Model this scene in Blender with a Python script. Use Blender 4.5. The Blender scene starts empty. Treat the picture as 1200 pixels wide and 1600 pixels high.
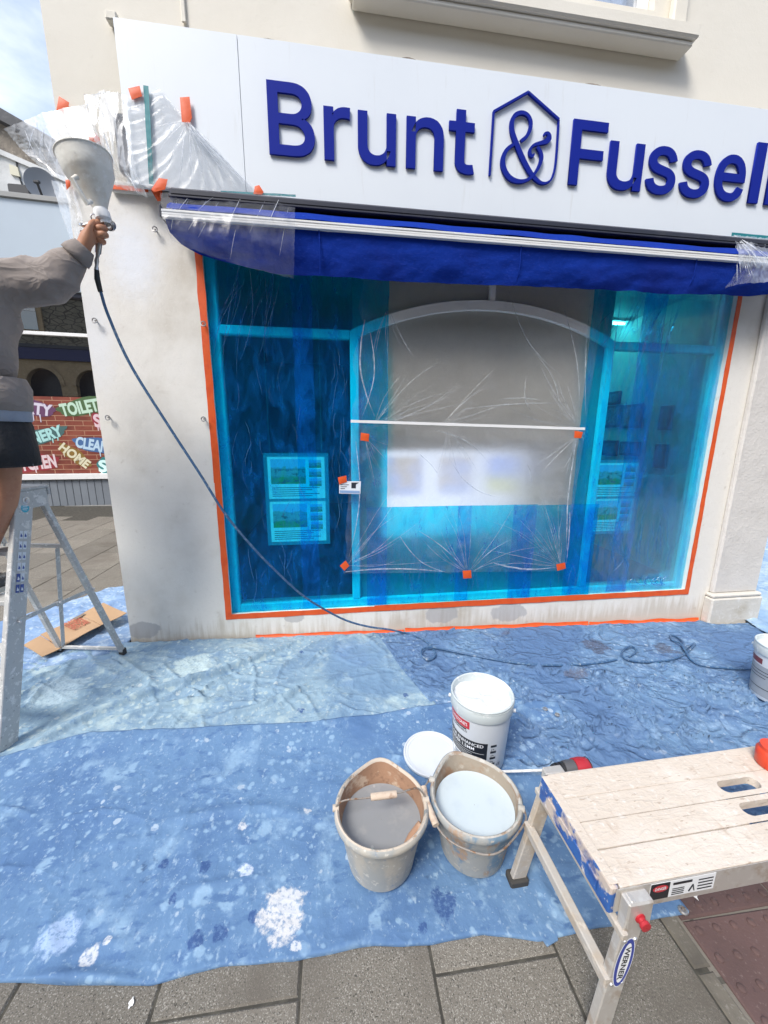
import bpy, bmesh, math, random
import numpy as np
from mathutils import Vector, Matrix
R_ = math.radians
scene = bpy.context.scene
COL = scene.collection
random.seed(7)

# ------------------------------------------------------------------ camera
PITCH, YAW, ROLL, FPX = R_(11.789), R_(7.79), R_(.388), 588.35
CAM = np.array([0., -2.78, 1.6])
_fw = np.array([math.sin(YAW)*math.cos(PITCH), math.cos(YAW)*math.cos(PITCH), -math.sin(PITCH)])
_r0 = np.array([math.cos(YAW), -math.sin(YAW), 0.]); _u0 = np.cross(_r0, _fw)
_r = _r0*math.cos(ROLL)+_u0*math.sin(ROLL); _u = -_r0*math.sin(ROLL)+_u0*math.cos(ROLL)
cd = bpy.data.cameras.new('camera'); cam = bpy.data.objects.new('camera', cd); COL.objects.link(cam)
cd.sensor_fit = 'HORIZONTAL'; cd.sensor_width = 36; cd.lens = 36*FPX/1200
cd.clip_start = .02; cd.clip_end = 900
cam.matrix_world = Matrix(((_r[0], _u[0], -_fw[0], CAM[0]), (_r[1], _u[1], -_fw[1], CAM[1]), (_r[2], _u[2], -_fw[2], CAM[2]), (0, 0, 0, 1)))
scene.camera = cam

# ------------------------------------------------------------------ light
SUN_EL, SUN_AZ = R_(50), R_(222)          # azimuth clockwise from +Y: behind the viewer, a little to the left
w = bpy.data.worlds.new('World'); scene.world = w; w.use_nodes = True
nt = w.node_tree; nt.nodes.clear()
sky = nt.nodes.new('ShaderNodeTexSky'); sky.sky_type = 'NISHITA'; sky.sun_disc = False
sky.sun_elevation = SUN_EL; sky.sun_rotation = SUN_AZ; sky.air_density = 1.0; sky.dust_density = 1.5
tc = nt.nodes.new('ShaderNodeTexCoord'); mp = nt.nodes.new('ShaderNodeMapping'); mp.inputs['Scale'].default_value = (1, 1, 2.2)
ns = nt.nodes.new('ShaderNodeTexNoise'); ns.inputs['Scale'].default_value = 2.3; ns.inputs['Detail'].default_value = 7; ns.inputs['Roughness'].default_value = .55
rp = nt.nodes.new('ShaderNodeValToRGB'); rp.color_ramp.elements[0].position = .42; rp.color_ramp.elements[1].position = .72
mx = nt.nodes.new('ShaderNodeMix'); mx.data_type = 'RGBA'; mx.inputs[7].default_value = (5.2, 5.4, 5.7, 1)
bg = nt.nodes.new('ShaderNodeBackground'); bg.inputs['Strength'].default_value = .145
wo = nt.nodes.new('ShaderNodeOutputWorld'); L = nt.links.new
L(tc.outputs['Generated'], mp.inputs['Vector']); L(mp.outputs[0], ns.inputs['Vector']); L(ns.outputs['Fac'], rp.inputs[0])
L(rp.outputs[0], mx.inputs[0]); L(sky.outputs[0], mx.inputs[6]); L(mx.outputs[2], bg.inputs[0]); L(bg.outputs[0], wo.inputs[0])
sd = bpy.data.lights.new('sun', 'SUN'); sd.energy = 1.9; sd.angle = R_(20); sd.color = (1, .96, .9)
sun = bpy.data.objects.new('sun', sd); COL.objects.link(sun)
_sd = Vector((math.sin(SUN_AZ)*math.cos(SUN_EL), math.cos(SUN_AZ)*math.cos(SUN_EL), math.sin(SUN_EL)))
sun.rotation_euler = _sd.to_track_quat('Z', 'Y').to_euler(); sun.location = (0, -6, 12)
vs = scene.view_settings; vs.view_transform = 'Standard'; vs.look = 'None'; vs.gamma = 1; vs.use_curve_mapping = False; vs.exposure = .98
scene.cycles.transparent_max_bounces = 24

# ------------------------------------------------------------------ measuring: a photo pixel to a point on a real surface
GX = -.0265                                # the pavement falls gently to the right
def gz(x): return GX*(np.clip(x, -9, 14)-.9)
def ray(x, y): return _fw*FPX+_r*(x-600)-_u*(y-800)
def W(x, y, Y=0.):
    d = ray(x, y); return CAM+d*((Y-CAM[1])/d[1])
def G(x, y, h=0.):
    d = ray(x, y); t = (h+GX*(-.9)-CAM[2])/(d[2]-GX*d[0]); return CAM+d*t
def V(p): return Vector((float(p[0]), float(p[1]), float(p[2])))

# ------------------------------------------------------------------ noise for geometry
def _hash(ix, iy, s):
    h = (ix.astype(np.int64)*374761393+iy.astype(np.int64)*668265263+s*974711) & 0x7fffffff
    h = ((h ^ (h >> 13))*1274126177) & 0x7fffffff
    return ((h ^ (h >> 16)) & 0xffff)/65535.*2*np.pi
def perlin(x, y, s=0):
    x = np.asarray(x, float); y = np.asarray(y, float)
    ix = np.floor(x); iy = np.floor(y); fx = x-ix; fy = y-iy
    def g(a, b):
        t = _hash(ix+a, iy+b, s); return np.cos(t)*(fx-a)+np.sin(t)*(fy-b)
    u = fx*fx*fx*(fx*(fx*6-15)+10); v = fy*fy*fy*(fy*(fy*6-15)+10)
    return ((g(0, 0)*(1-u)+g(1, 0)*u)*(1-v)+(g(0, 1)*(1-u)+g(1, 1)*u)*v)*1.4
def fbm(x, y, s=0, o=4):
    r = 0; a = .5
    for k in range(o):
        r = r+a*perlin(x*2**k, y*2**k, s+k*17); a *= .5
    return r
def ridged(x, y, s=0, o=3):
    r = 0; a = .6
    for k in range(o):
        r = r+a*(1-np.abs(perlin(x*2**k, y*2**k, s+k*31))*1.8)**3; a *= .45
    return r
def sstep(a, b, x):
    t = np.clip((x-a)/(b-a), 0, 1); return t*t*(3-2*t)

# ------------------------------------------------------------------ mesh helpers
class MB:
    def __init__(s): s.v = []; s.f = []; s.m = []; s.mi = 0
    def add(s, vs, fs):
        o = len(s.v); s.v += [tuple(map(float, p)) for p in vs]; s.f += [tuple(i+o for i in f) for f in fs]; s.m += [s.mi]*len(fs); return s
    def box(s, x0, y0, z0, x1, y1, z1, M=None):
        vs = [(x0, y0, z0), (x1, y0, z0), (x1, y1, z0), (x0, y1, z0), (x0, y0, z1), (x1, y0, z1), (x1, y1, z1), (x0, y1, z1)]
        if M is not None: vs = [M @ Vector(p) for p in vs]
        return s.add(vs, [(3, 2, 1, 0), (4, 5, 6, 7), (0, 1, 5, 4), (1, 2, 6, 5), (2, 3, 7, 6), (3, 0, 4, 7)])
    def cbox(s, x0, y0, z0, x1, y1, z1, c=.004, M=None):     # box with chamfered edges
        bm = bmesh.new(); bmesh.ops.create_cube(bm, size=1)
        for v in bm.verts: v.co = Vector(((x0+x1)/2+v.co.x*(x1-x0), (y0+y1)/2+v.co.y*(y1-y0), (z0+z1)/2+v.co.z*(z1-z0)))
        bmesh.ops.bevel(bm, geom=bm.edges[:], offset=c, segments=1, affect='EDGES')
        bm.verts.index_update()
        s.add([(M @ v.co) if M is not None else v.co for v in bm.verts], [[v.index for v in f.verts] for f in bm.faces]); bm.free(); return s
    def beam(s, a, b, wx, wy, up=(0, 0, 1), c=0):             # rectangular bar from a to b; wx across, wy along 'up'
        a = Vector(a); b = Vector(b); d = (b-a); n = d.length; d.normalize(); upv = Vector(up)
        sx = d.cross(upv); sx.normalize(); sy = sx.cross(d)
        M = Matrix(((sx.x, d.x, sy.x, a.x), (sx.y, d.y, sy.y, a.y), (sx.z, d.z, sy.z, a.z), (0, 0, 0, 1)))
        return s.cbox(-wx/2, 0, -wy/2, wx/2, n, wy/2, c, M) if c else s.box(-wx/2, 0, -wy/2, wx/2, n, wy/2, M)
    def tube(s, pts, r, n=10, cap=True, flat=1.0):
        P = [Vector(p) for p in pts]; rs = r if hasattr(r, '__len__') else [r]*len(P)
        rings = []; prev = None
        for i, p in enumerate(P):
            d = (P[min(i+1, len(P)-1)]-P[max(i-1, 0)]).normalized()
            if prev is None: a = d.orthogonal().normalized()
            else: a = (prev-d*prev.dot(d)).normalized()
            prev = a; b = d.cross(a)
            rings.append([p+(a*math.cos(t)+b*math.sin(t)*flat)*rs[i] for t in (2*math.pi*k/n for k in range(n))])
        fs = []
        for i in range(len(P)-1):
            for k in range(n): fs.append((i*n+k, i*n+(k+1) % n, (i+1)*n+(k+1) % n, (i+1)*n+k))
        if cap: fs.append(tuple(range(n))[::-1]); fs.append(tuple((len(P)-1)*n+k for k in range(n)))
        return s.add([q for g in rings for q in g], fs)
    def lathe(s, prof, n=40, c=(0, 0, 0), fn=None, cap=False):
        vs = []; fs = []
        for i, (r, z) in enumerate(prof):
            for k in range(n):
                t = 2*math.pi*k/n; rr, zz = (r, z) if fn is None else fn(i, r, z, t)
                vs.append((c[0]+rr*math.cos(t), c[1]+rr*math.sin(t), c[2]+zz))
        for i in range(len(prof)-1):
            for k in range(n): fs.append((i*n+k, i*n+(k+1) % n, (i+1)*n+(k+1) % n, (i+1)*n+k))
        if cap: fs.append(tuple(range(n))[::-1]); fs.append(tuple((len(prof)-1)*n+k for k in range(n)))
        return s.add(vs, fs)
    def prism(s, poly, ext):                                   # poly: 3D points, ext: vector
        e = Vector(ext); n = len(poly); P = [Vector(V(p)) for p in poly]
        return s.add(P+[p+e for p in P], [tuple(range(n))[::-1], tuple(range(n, 2*n))]+[(k, (k+1) % n, n+(k+1) % n, n+k) for k in range(n)])
    def grid(s, A, closed=False):                              # A: (nv,nu,3)
        nv, nu, _ = A.shape; o = len(s.v); s.v += [tuple(p) for p in A.reshape(-1, 3).tolist()]
        for j in range(nv-1):
            for i in range(nu-1):
                a = o+j*nu+i; s.f.append((a, a+nu, a+nu+1, a+1)); s.m.append(s.mi)
        return s
    def mesh(s, name, mats, smooth=True, angle=35):
        me = bpy.data.meshes.new(name); me.from_pydata(s.v, [], s.f)
        mats = mats if isinstance(mats, (list, tuple)) else [mats]
        for m in mats: me.materials.append(m)
        if len(mats) > 1: me.polygons.foreach_set('material_index', s.m)
        bm = bmesh.new(); bm.from_mesh(me); bmesh.ops.recalc_face_normals(bm, faces=bm.faces); bm.to_mesh(me); bm.free()
        if smooth:
            me.polygons.foreach_set('use_smooth', [True]*len(me.polygons))
            if angle: me.set_sharp_from_angle(angle=R_(angle))
        me.update(); return me

def tag(o, label=None, cat=None, group=None, kind=None):
    if label: o['label'] = label
    if cat: o['category'] = cat
    if group: o['group'] = group
    if kind: o['kind'] = kind
    return o
def obj(name, mb, mat, parent=None, label=None, smooth=True, angle=35, local=False):
    """link a mesh builder (in world space, or in the parent's space when local) as one object"""
    me = mb if isinstance(mb, bpy.types.Mesh) else mb.mesh(name, mat, smooth, angle)
    o = bpy.data.objects.new(name, me); COL.objects.link(o)
    if parent is not None:
        o.parent = parent
        if not local:
            q = parent; off = Vector((0, 0, 0))
            while q is not None: off += q.location; q = q.parent
            if off.length > 0: me.transform(Matrix.Translation(-off))
    if label: o['label'] = label
    return o
def solo(name, mb, mat, label, cat, group=None, smooth=True, angle=35, kind=None):
    """a thing of one mesh, its origin moved to its base"""
    o = obj(name, mb, mat, None, None, smooth, angle)
    n = len(o.data.vertices); a = np.empty(n*3); o.data.vertices.foreach_get('co', a); a = a.reshape(-1, 3)
    c = Vector(((a[:, 0].min()+a[:, 0].max())/2, (a[:, 1].min()+a[:, 1].max())/2, a[:, 2].min()))
    o.data.transform(Matrix.Translation(-c)); o.location = c
    return tag(o, label, cat, group, kind)
def thing(name, label, cat, loc=(0, 0, 0), rotz=0, group=None):
    o = bpy.data.objects.new(name, None); COL.objects.link(o); o.empty_display_size = .1
    o.location = loc; o.rotation_euler = (0, 0, rotz); return tag(o, label, cat, group)
def struct(name, mb, mat, smooth=False):
    return tag(obj(name, mb, mat, None, None, smooth), kind='structure')
def txt(body, size=1., offset=0., shear=0., res=3):
    cu = bpy.data.curves.new('lettering', 'FONT'); cu.body = body; cu.size = size; cu.offset = offset; cu.shear = shear; cu.resolution_u = res
    o = bpy.data.objects.new('lettering', cu); COL.objects.link(o)
    dg = bpy.context.evaluated_depsgraph_get(); dg.update(); me = o.evaluated_get(dg).to_mesh()
    vs = np.array([v.co[:2] for v in me.vertices]); fs = [tuple(p.vertices) for p in me.polygons]
    bpy.data.objects.remove(o); bpy.data.curves.remove(cu); return vs, fs
def txt_into(mb, body, p0, p1, up, n, off=.002, hfac=1., offset=.02, shear=0., height=None):
    """flat lettering: baseline from p0 to p1, drawn 'off' in front of the surface along n"""
    vs, fs = txt(body, 1., offset, shear); p0 = Vector(V(p0)); p1 = Vector(V(p1)); u = (p1-p0); L_ = u.length; u.normalize()
    up = Vector(V(up)); n = Vector(V(n)); x0, x1 = vs[:, 0].min(), vs[:, 0].max(); sc = L_/(x1-x0)
    sy = sc*hfac if height is None else height/.7
    return mb.add([p0+u*((x-x0)*sc)+up*(y*sy)+n*off for x, y in vs], fs)

# ------------------------------------------------------------------ material helpers
def new(nt, typ, ins=None, **props):
    n = nt.nodes.new('ShaderNode'+typ)
    for k, v in props.items(): setattr(n, k, v)
    for k, v in (ins or {}).items():
        s = n.inputs[k]
        if isinstance(v, bpy.types.NodeSocket): nt.links.new(v, s)
        elif hasattr(v, '__len__') and s.type == 'RGBA' and len(v) == 3: s.default_value = (*v, 1)
        else: s.default_value = v
    return n
def math_(nt, op, a, b=0., c=0.):
    n = new(nt, 'Math', operation=op); 
    for i, v in enumerate((a, b, c)):
        if isinstance(v, bpy.types.NodeSocket): nt.links.new(v, n.inputs[i])
        else: n.inputs[i].default_value = v
    return n.outputs[0]
def smooth_(nt, x, lo, hi):
    return new(nt, 'MapRange', {0: x, 1: lo, 2: hi, 3: 0., 4: 1.}, interpolation_type='SMOOTHSTEP').outputs[0]
def mixc(nt, f, a, b, blend='MIX'):
    return new(nt, 'Mix', {0: f, 6: a, 7: b}, data_type='RGBA', blend_type=blend).outputs[2]
def coords(nt, kind='Object', scale=None, rot=None):
    s = new(nt, 'TexCoord').outputs[kind] if kind != 'World' else new(nt, 'NewGeometry').outputs['Position']
    if scale or rot: s = new(nt, 'Mapping', {'Vector': s, 'Scale': scale or (1, 1, 1), 'Rotation': rot or (0, 0, 0)}).outputs[0]
    return s
def noise(nt, scale, detail=4, co=None, rough=.55, dist=0):
    return new(nt, 'TexNoise', {'Vector': co, 'Scale': scale, 'Detail': detail, 'Roughness': rough, 'Distortion': dist}).outputs['Fac']
def blob(nt, co, c, rad, wob=.5, sc=9, stretch=(1, 1, 1)):
    """mask of one ragged mark of radius rad round point c (a spill, a patch of spray)"""
    v = new(nt, 'VectorMath', {0: co, 1: tuple(map(float, c))}, operation='SUBTRACT').outputs[0]
    v = new(nt, 'VectorMath', {0: v, 1: stretch}, operation='MULTIPLY').outputs[0]
    d = new(nt, 'VectorMath', {0: v}, operation='LENGTH').outputs['Value']
    n = noise(nt, sc, 6, co, .65)
    return math_(nt, 'ADD', math_(nt, 'DIVIDE', d, rad), math_(nt, 'MULTIPLY', math_(nt, 'SUBTRACT', n, .5), wob*2))
def surf(name, col, rough=.6, metal=0., layers=(), bumps=(), co='Object', spec=.5, extra=None, rand=0., trans=0., coat=0.):
    """Principled material. layers: (kind, scale, colour, lo, hi[, stretch]); bumps: (scale, strength, distance[, stretch])"""
    m = bpy.data.materials.new(name); m.use_nodes = True; nt = m.node_tree; nt.nodes.clear()
    P = new(nt, 'BsdfPrincipled', {'Roughness': rough, 'Metallic': metal, 'Specular IOR Level': spec})
    if coat: P.inputs['Coat Weight'].default_value = coat; P.inputs['Coat Roughness'].default_value = .1
    out = new(nt, 'OutputMaterial'); nt.links.new(P.outputs[0], out.inputs[0])
    c = new(nt, 'RGB').outputs[0]; c.default_value = (*col, 1)
    for ly in layers:
        kind, sc, c2, lo, hi = ly[:5]; st = ly[5] if len(ly) > 5 else None; q = coords(nt, co, st)
        if kind == 'n': f = smooth_(nt, noise(nt, sc, 5, q, .6), lo, hi)
        elif kind == 's':                        # round-ish splashes
            v = new(nt, 'TexVoronoi', {'Vector': q, 'Scale': sc, 'Randomness': 1.}).outputs['Distance']
            v2 = math_(nt, 'ADD', v, math_(nt, 'MULTIPLY', math_(nt, 'SUBTRACT', noise(nt, sc*.45, 2, q), .5), 1.5))
            v2 = math_(nt, 'ADD', v2, math_(nt, 'MULTIPLY', math_(nt, 'SUBTRACT', noise(nt, sc*4, 2, q), .5), .25))
            f = math_(nt, 'SUBTRACT', 1., smooth_(nt, v2, lo, hi))
        elif kind == 'b':
            f = math_(nt, 'SUBTRACT', 1., smooth_(nt, blob(nt, q, sc[0], sc[1], *(sc[2:])), lo, hi+.15))
            f = math_(nt, 'MULTIPLY', f, math_(nt, 'ADD', .25, math_(nt, 'MULTIPLY', .7, smooth_(nt, noise(nt, 75, 5, q, .7), .36, .54))))
        c = mixc(nt, f, c, c2)
    if rand:
        oi = new(nt, 'ObjectInfo').outputs['Random']
        c = mixc(nt, 1., c, new(nt, 'CombineColor', {0: (k := math_(nt, 'ADD', 1-rand, math_(nt, 'MULTIPLY', oi, 2*rand))), 1: k, 2: k}).outputs[0], 'MULTIPLY')
    nt.links.new(c, P.inputs['Base Color'])
    if bumps:
        prev = None
        for b in bumps:
            q = coords(nt, co, b[3] if len(b) > 3 else None)
            hgt = noise(nt, b[0], 4, q, .6)
            if len(b) > 4: hgt = math_(nt, 'POWER', math_(nt, 'MAXIMUM', math_(nt, 'SUBTRACT', 1., math_(nt, 'MULTIPLY', math_(nt, 'ABSOLUTE', math_(nt, 'SUBTRACT', noise(nt, b[0], 2.5, q, .5, .6), .5)), 6.)), 0.), 2.)
            bn = new(nt, 'Bump', {'Height': hgt, 'Strength': b[1], 'Distance': b[2]})
            if prev: nt.links.new(prev, bn.inputs['Normal'])
            prev = bn.outputs[0]
        nt.links.new(prev, P.inputs['Normal'])
    if extra: extra(nt, P, c)
    return m
def film(name, tint, milk, fac, rough=.15, gloss=.12, bscale=22, bstr=.5, cling=None, stretch=(1, 1, 1)):
    """thin plastic sheet: tinted see-through, a little milky, glossy; cling = (scale, lo, hi) where it lies flat on the glass it is clearer"""
    m = bpy.data.materials.new(name); m.use_nodes = True; nt = m.node_tree; nt.nodes.clear(); q = coords(nt, 'World', stretch)
    bn = new(nt, 'Bump', {'Height': noise(nt, bscale, 5, q, .65, .8), 'Strength': bstr, 'Distance': .006}).outputs[0]
    T = new(nt, 'BsdfTransparent', {'Color': tint}).outputs[0]
    D = new(nt, 'BsdfDiffuse', {'Color': milk, 'Normal': bn}).outputs[0]
    TL = new(nt, 'BsdfTranslucent', {'Color': milk, 'Normal': bn}).outputs[0]
    Gl = new(nt, 'BsdfGlossy', {'Color': (1, 1, 1), 'Roughness': rough, 'Normal': bn}).outputs[0]
    DD = new(nt, 'MixShader', {0: .45, 1: D, 2: TL}).outputs[0]
    fn = noise(nt, bscale*.5, 5, q, .7, .6); f = math_(nt, 'MULTIPLY', smooth_(nt, fn, .3, .75), fac*1.2)
    f = math_(nt, 'ADD', f, fac*.35)
    if cling: f = math_(nt, 'MULTIPLY', f, math_(nt, 'ADD', .62, math_(nt, 'MULTIPLY', .38, smooth_(nt, noise(nt, cling[0], 6, q, .7), cling[1], cling[2]))))
    A = new(nt, 'MixShader', {0: f, 1: T, 2: DD}).outputs[0]
    fr = new(nt, 'Fresnel', {'IOR': 1.5, 'Normal': bn}).outputs[0]
    B = new(nt, 'MixShader', {0: math_(nt, 'MINIMUM', math_(nt, 'MULTIPLY', fr, gloss*6.), .35), 1: A, 2: Gl}).outputs[0]
    nt.links.new(B, new(nt, 'OutputMaterial').inputs[0]); return m
def emit(name, col, st):
    m = bpy.data.materials.new(name); m.use_nodes = True; nt = m.node_tree; nt.nodes.clear()
    nt.links.new(new(nt, 'Emission', {'Color': col, 'Strength': st}).outputs[0], new(nt, 'OutputMaterial').inputs[0]); return m

def polyline(pts, n):
    P = np.array(pts, float); d = np.r_[0, np.cumsum(np.linalg.norm(np.diff(P, axis=0), axis=1))]; t = np.linspace(0, d[-1], n)
    return np.stack([np.interp(t, d, P[:, k]) for k in range(P.shape[1])], 1)
def spline(pts, n):                       # Catmull-Rom through the points
    P = np.array(pts, float); P = np.vstack([2*P[0]-P[1], P, 2*P[-1]-P[-2]]); out = []
    m = len(P)-3
    for t in np.linspace(0, m-1e-6, n):
        i = int(t); f = t-i; a, b, c, d = P[i:i+4]
        out.append(.5*((2*b)+(-a+c)*f+(2*a-5*b+4*c-d)*f*f+(-a+3*b-3*c+d)*f**3))
    return np.array(out)
def coons(top, right, bottom, left, nu, nv):
    T, B = polyline(top, nu), polyline(bottom, nu); Lf, Rt = polyline(left, nv), polyline(right, nv)
    u = np.linspace(0, 1, nu)[None, :, None]; v = np.linspace(0, 1, nv)[:, None, None]
    S = (1-v)*T[None]+v*B[None]+(1-u)*Lf[:, None]+u*Rt[:, None]
    return S-((1-u)*(1-v)*T[0]+u*(1-v)*T[-1]+(1-u)*v*B[0]+u*v*B[-1])
# ------------------------------------------------------------------ materials of the setting
def wall_extra(nt, P, c):
    q = coords(nt, 'World')
    # fresh white spray patch where the gun points, with soft speckled edges
    a = blob(nt, q, W(207, 402), .34, .28, 30, (1.5, 1, .95)); f = math_(nt, 'MULTIPLY', math_(nt, 'SUBTRACT', 1., smooth_(nt, a, .1, 1.)), .85)
    c = mixc(nt, f, c, (.80, .83, .88))
    b = blob(nt, q, W(150, 520), .30, .3, 30, (2, 1, .6)); c = mixc(nt, math_(nt, 'MULTIPLY', math_(nt, 'SUBTRACT', 1., smooth_(nt, b, .1, 1.)), .5), c, (.78, .81, .86))
    # splash dirt above the pavement, in streaks
    z = new(nt, 'SeparateXYZ', {0: q}).outputs[2]
    s = noise(nt, 1, 5, coords(nt, 'World', (26, 26, 2.2)), .6); s2 = noise(nt, 3, 4, q)
    h = math_(nt, 'ADD', z, math_(nt, 'MULTIPLY', math_(nt, 'SUBTRACT', s, .5), -.55)); h = math_(nt, 'ADD', h, math_(nt, 'MULTIPLY', math_(nt, 'SUBTRACT', s2, .5), -.3))
    f = math_(nt, 'MULTIPLY', math_(nt, 'SUBTRACT', 1., smooth_(nt, h, .0, .2)), .45)
    c = mixc(nt, f, c, (.40, .33, .22))
    for p, r in (((225, 985), .11), ((690, 960), .13), ((795, 957), .14), ((460, 965), .07)):   # grey filler patches
        k = blob(nt, q, W(*p), r, .45, 12, (.8, 1, 1.5)); c = mixc(nt, math_(nt, 'MULTIPLY', math_(nt, 'SUBTRACT', 1., smooth_(nt, k, .8, .95)), .6), c, (.36, .36, .37))
    nt.links.new(c, P.inputs['Base Color'])
M_wall = surf('cream_render', (.78, .755, .70), .85, layers=[('n', 1.6, (.60, .56, .49), .45, .75), ('n', 14, (.56, .52, .46), .6, .82), ('n', 60, (.73, .70, .65), .5, .8)],
              bumps=[(140, .35, .004), (18, .25, .01)], co='World', extra=wall_extra)
M_wall_up = surf('cream_paint_upper', (.76, .725, .64), .8, layers=[('n', 1.2, (.72, .68, .59), .4, .75), ('n', 9, (.64, .60, .51), .64, .85)], bumps=[(120, .25, .003), (10, .2, .01)], co='World')
M_pil = surf('cream_roughcast', (.66, .63, .59), .9, layers=[('n', 3, (.60, .57, .53), .45, .7)], bumps=[(55, .5, .010), (140, .4, .004), (9, .3, .02)], co='World')
M_plinth = surf('plinth_paint', (.60, .57, .51), .85, layers=[('n', 5, (.44, .39, .30), .5, .75), ('n', 20, (.68, .66, .62), .5, .7)], bumps=[(40, .5, .01)], co='World')
M_dirt = surf('old_mortar', (.20, .17, .14), .95, layers=[('n', 20, (.32, .28, .23), .4, .6)], bumps=[(60, .8, .01)], co='World')
M_pvc = surf('white_frame', (.84, .84, .83), .35, layers=[('n', 6, (.70, .70, .69), .5, .8)], co='World')
M_sign = surf('sign_panel', (.73, .775, .815), .4, layers=[('n', .9, (.70, .745, .79), .4, .7), ('n', 5, (.62, .64, .65), .60, .88, (6, 1, .5))], co='World')
M_letter = surf('letter_blue', (.008, .020, .26), .6, spec=.1)
M_dark = surf('dark_metal', (.028, .030, .045), .4, layers=[('n', 8, (.05, .05, .06), .5, .8)], co='World')
M_awn = surf('awning_canvas', (.004, .030, .27), .9, spec=.12, layers=[('n', 3, (.008, .028, .25), .4, .7), ('n', 40, (.02, .05, .35), .5, .8, (1, 1, 4))], bumps=[(9, .5, .02), (300, .2, .001)], co='World')
M_alu = surf('aluminium', (.72, .72, .72), .42, .85, layers=[('n', 10, (.60, .60, .60), .45, .7)], co='World')
M_white = surf('white_paint', (.80, .80, .79), .5, layers=[('n', 7, (.72, .71, .68), .5, .8)], co='World')
M_slab = surf('paving_slab', (.165, .150, .125), .9, layers=[('n', 260, (.36, .34, .30), .55, .62), ('n', 210, (.045, .042, .035), .56, .64), ('n', 3, (.13, .115, .095), .45, .75), ('n', 420, (.40, .36, .30), .62, .70)],
              bumps=[(150, .6, .004)], co='World', rand=.14)
M_joint = surf('joint_dirt', (.045, .042, .035), 1., layers=[('n', 30, (.08, .075, .06), .4, .7)], co='World')
M_tact = surf('maroon_tactile', (.125, .075, .070), .85, layers=[('n', 4, (.10, .062, .058), .4, .7), ('n', 90, (.19, .14, .13), .58, .75), ('n', 60, (.07, .045, .045), .6, .75)], bumps=[(120, .4, .003)], co='World', rand=.08)
M_kerb = surf('edging_stone', (.15, .135, .11), .9, layers=[('n', 90, (.24, .22, .19), .55, .7), ('n', 6, (.10, .09, .075), .5, .7)], bumps=[(100, .4, .003)], co='World', rand=.08)
M_asph = surf('asphalt', (.055, .054, .056), .92, layers=[('n', 200, (.10, .10, .10), .55, .7)], bumps=[(200, .5, .004)], co='World')
M_orange = surf('orange_tape', (.74, .105, .018), .5, layers=[('n', 14, (.66, .08, .015), .45, .7)], bumps=[(30, .3, .004)], co='World')
M_teal = surf('teal_tape', (.01, .20, .23), .5)

# ------------------------------------------------------------------ ground
def sloped(mb, x0, y0, x1, y1, dz, nx=24):
    xs = np.linspace(x0, x1, nx); A = np.array([[(x, y, float(gz(x))+dz) for x in xs] for y in (y0, y1)]); return mb.grid(A)
def _paver(nt, P, c):
    br = new(nt, 'TexBrick', {'Vector': coords(nt, 'World', None, (0, 0, R_(90))), 'Color1': (.15, .135, .115), 'Color2': (.19, .175, .15), 'Mortar': (.05, .047, .04), 'Scale': 1., 'Mortar Size': .008, 'Brick Width': .6, 'Row Height': .393})
    nt.links.new(mixc(nt, math_(nt, 'MULTIPLY', noise(nt, 120, 4, coords(nt, 'World')), .4), br.outputs[0], (.28, .26, .22)), P.inputs['Base Color'])
M_pave_far = surf('paving_far', (.16, .145, .12), .9, extra=_paver, bumps=[(150, .5, .004)], co='World')
mb = MB(); sloped(mb, -300, -300, 300, 300, -.17, 80); struct('road', mb, M_asph)
mb = MB(); A = MB(); sloped(mb, -40, -7.5, 9.9, 40, -.007, 60); struct('pavement', mb, M_pave_far)
mb = MB(); sloped(mb, 9.9, -7.5, 10.05, 40, .0, 3); xs = 10.05
mb.add([(9.9, -7.5, gz(9.9)-.3), (9.9, 40, gz(9.9)-.3), (9.9, 40, gz(9.9)), (9.9, -7.5, gz(9.9))], [(0, 1, 2, 3)]); mb.add([(xs, -7.5, gz(xs)-.3), (xs, 40, gz(xs)-.3), (xs, 40, gz(xs)), (xs, -7.5, gz(xs))], [(0, 1, 2, 3)]); struct('kerb', mb, M_kerb)
mb = MB(); lx = 16.1; mb.add([(lx, -3, gz(14)-.164), (lx+.12, -3, gz(14)-.164), (lx+.12, 40, gz(14)-.164), (lx, 40, gz(14)-.164)], [(0, 1, 2, 3)])
struct('road_line', mb, surf('road_paint', (.7, .7, .68), .7, layers=[('n', 12, (.5, .5, .5), .5, .7)], co='World'))
# joint bed under the single slabs, then the slabs, each one an object
mb = MB(); sloped(mb, -7.4, -3.3, 1.115, 6, -.004, 20); bed = struct('joint_bed', mb, M_joint)
paving = tag(bpy.data.objects.new('paving', None), kind='structure'); COL.objects.link(paving)
def slab_mesh(name, lx, ly, h, mat, blister=False):
    bm = MB(); c = .005; a, b = lx/2, ly/2
    vs = [(-a, -b, -h), (a, -b, -h), (a, b, -h), (-a, b, -h), (-a, -b, -c), (a, -b, -c), (a, b, -c), (-a, b, -c), (-a+c, -b+c, 0), (a-c, -b+c, 0), (a-c, b-c, 0), (-a+c, b-c, 0)]
    fs = [(0, 1, 5, 4), (1, 2, 6, 5), (2, 3, 7, 6), (3, 0, 4, 7), (4, 5, 9, 8), (5, 6, 10, 9), (6, 7, 11, 10), (7, 4, 8, 11), (8, 9, 10, 11)]
    bm.add(vs, fs)
    if blister:
        for i in range(6):
            for j in range(6):
                bm.lathe([(.0125, -.0005), (.0115, .003), (.0085, .0052), (.004, .006), (.0005, .0062)], 10, ((i-2.5)*.0667, (j-2.5)*.0667, 0))
    return bm.mesh(name, mat, blister, 30)
tilt = math.atan(-GX)
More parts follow.
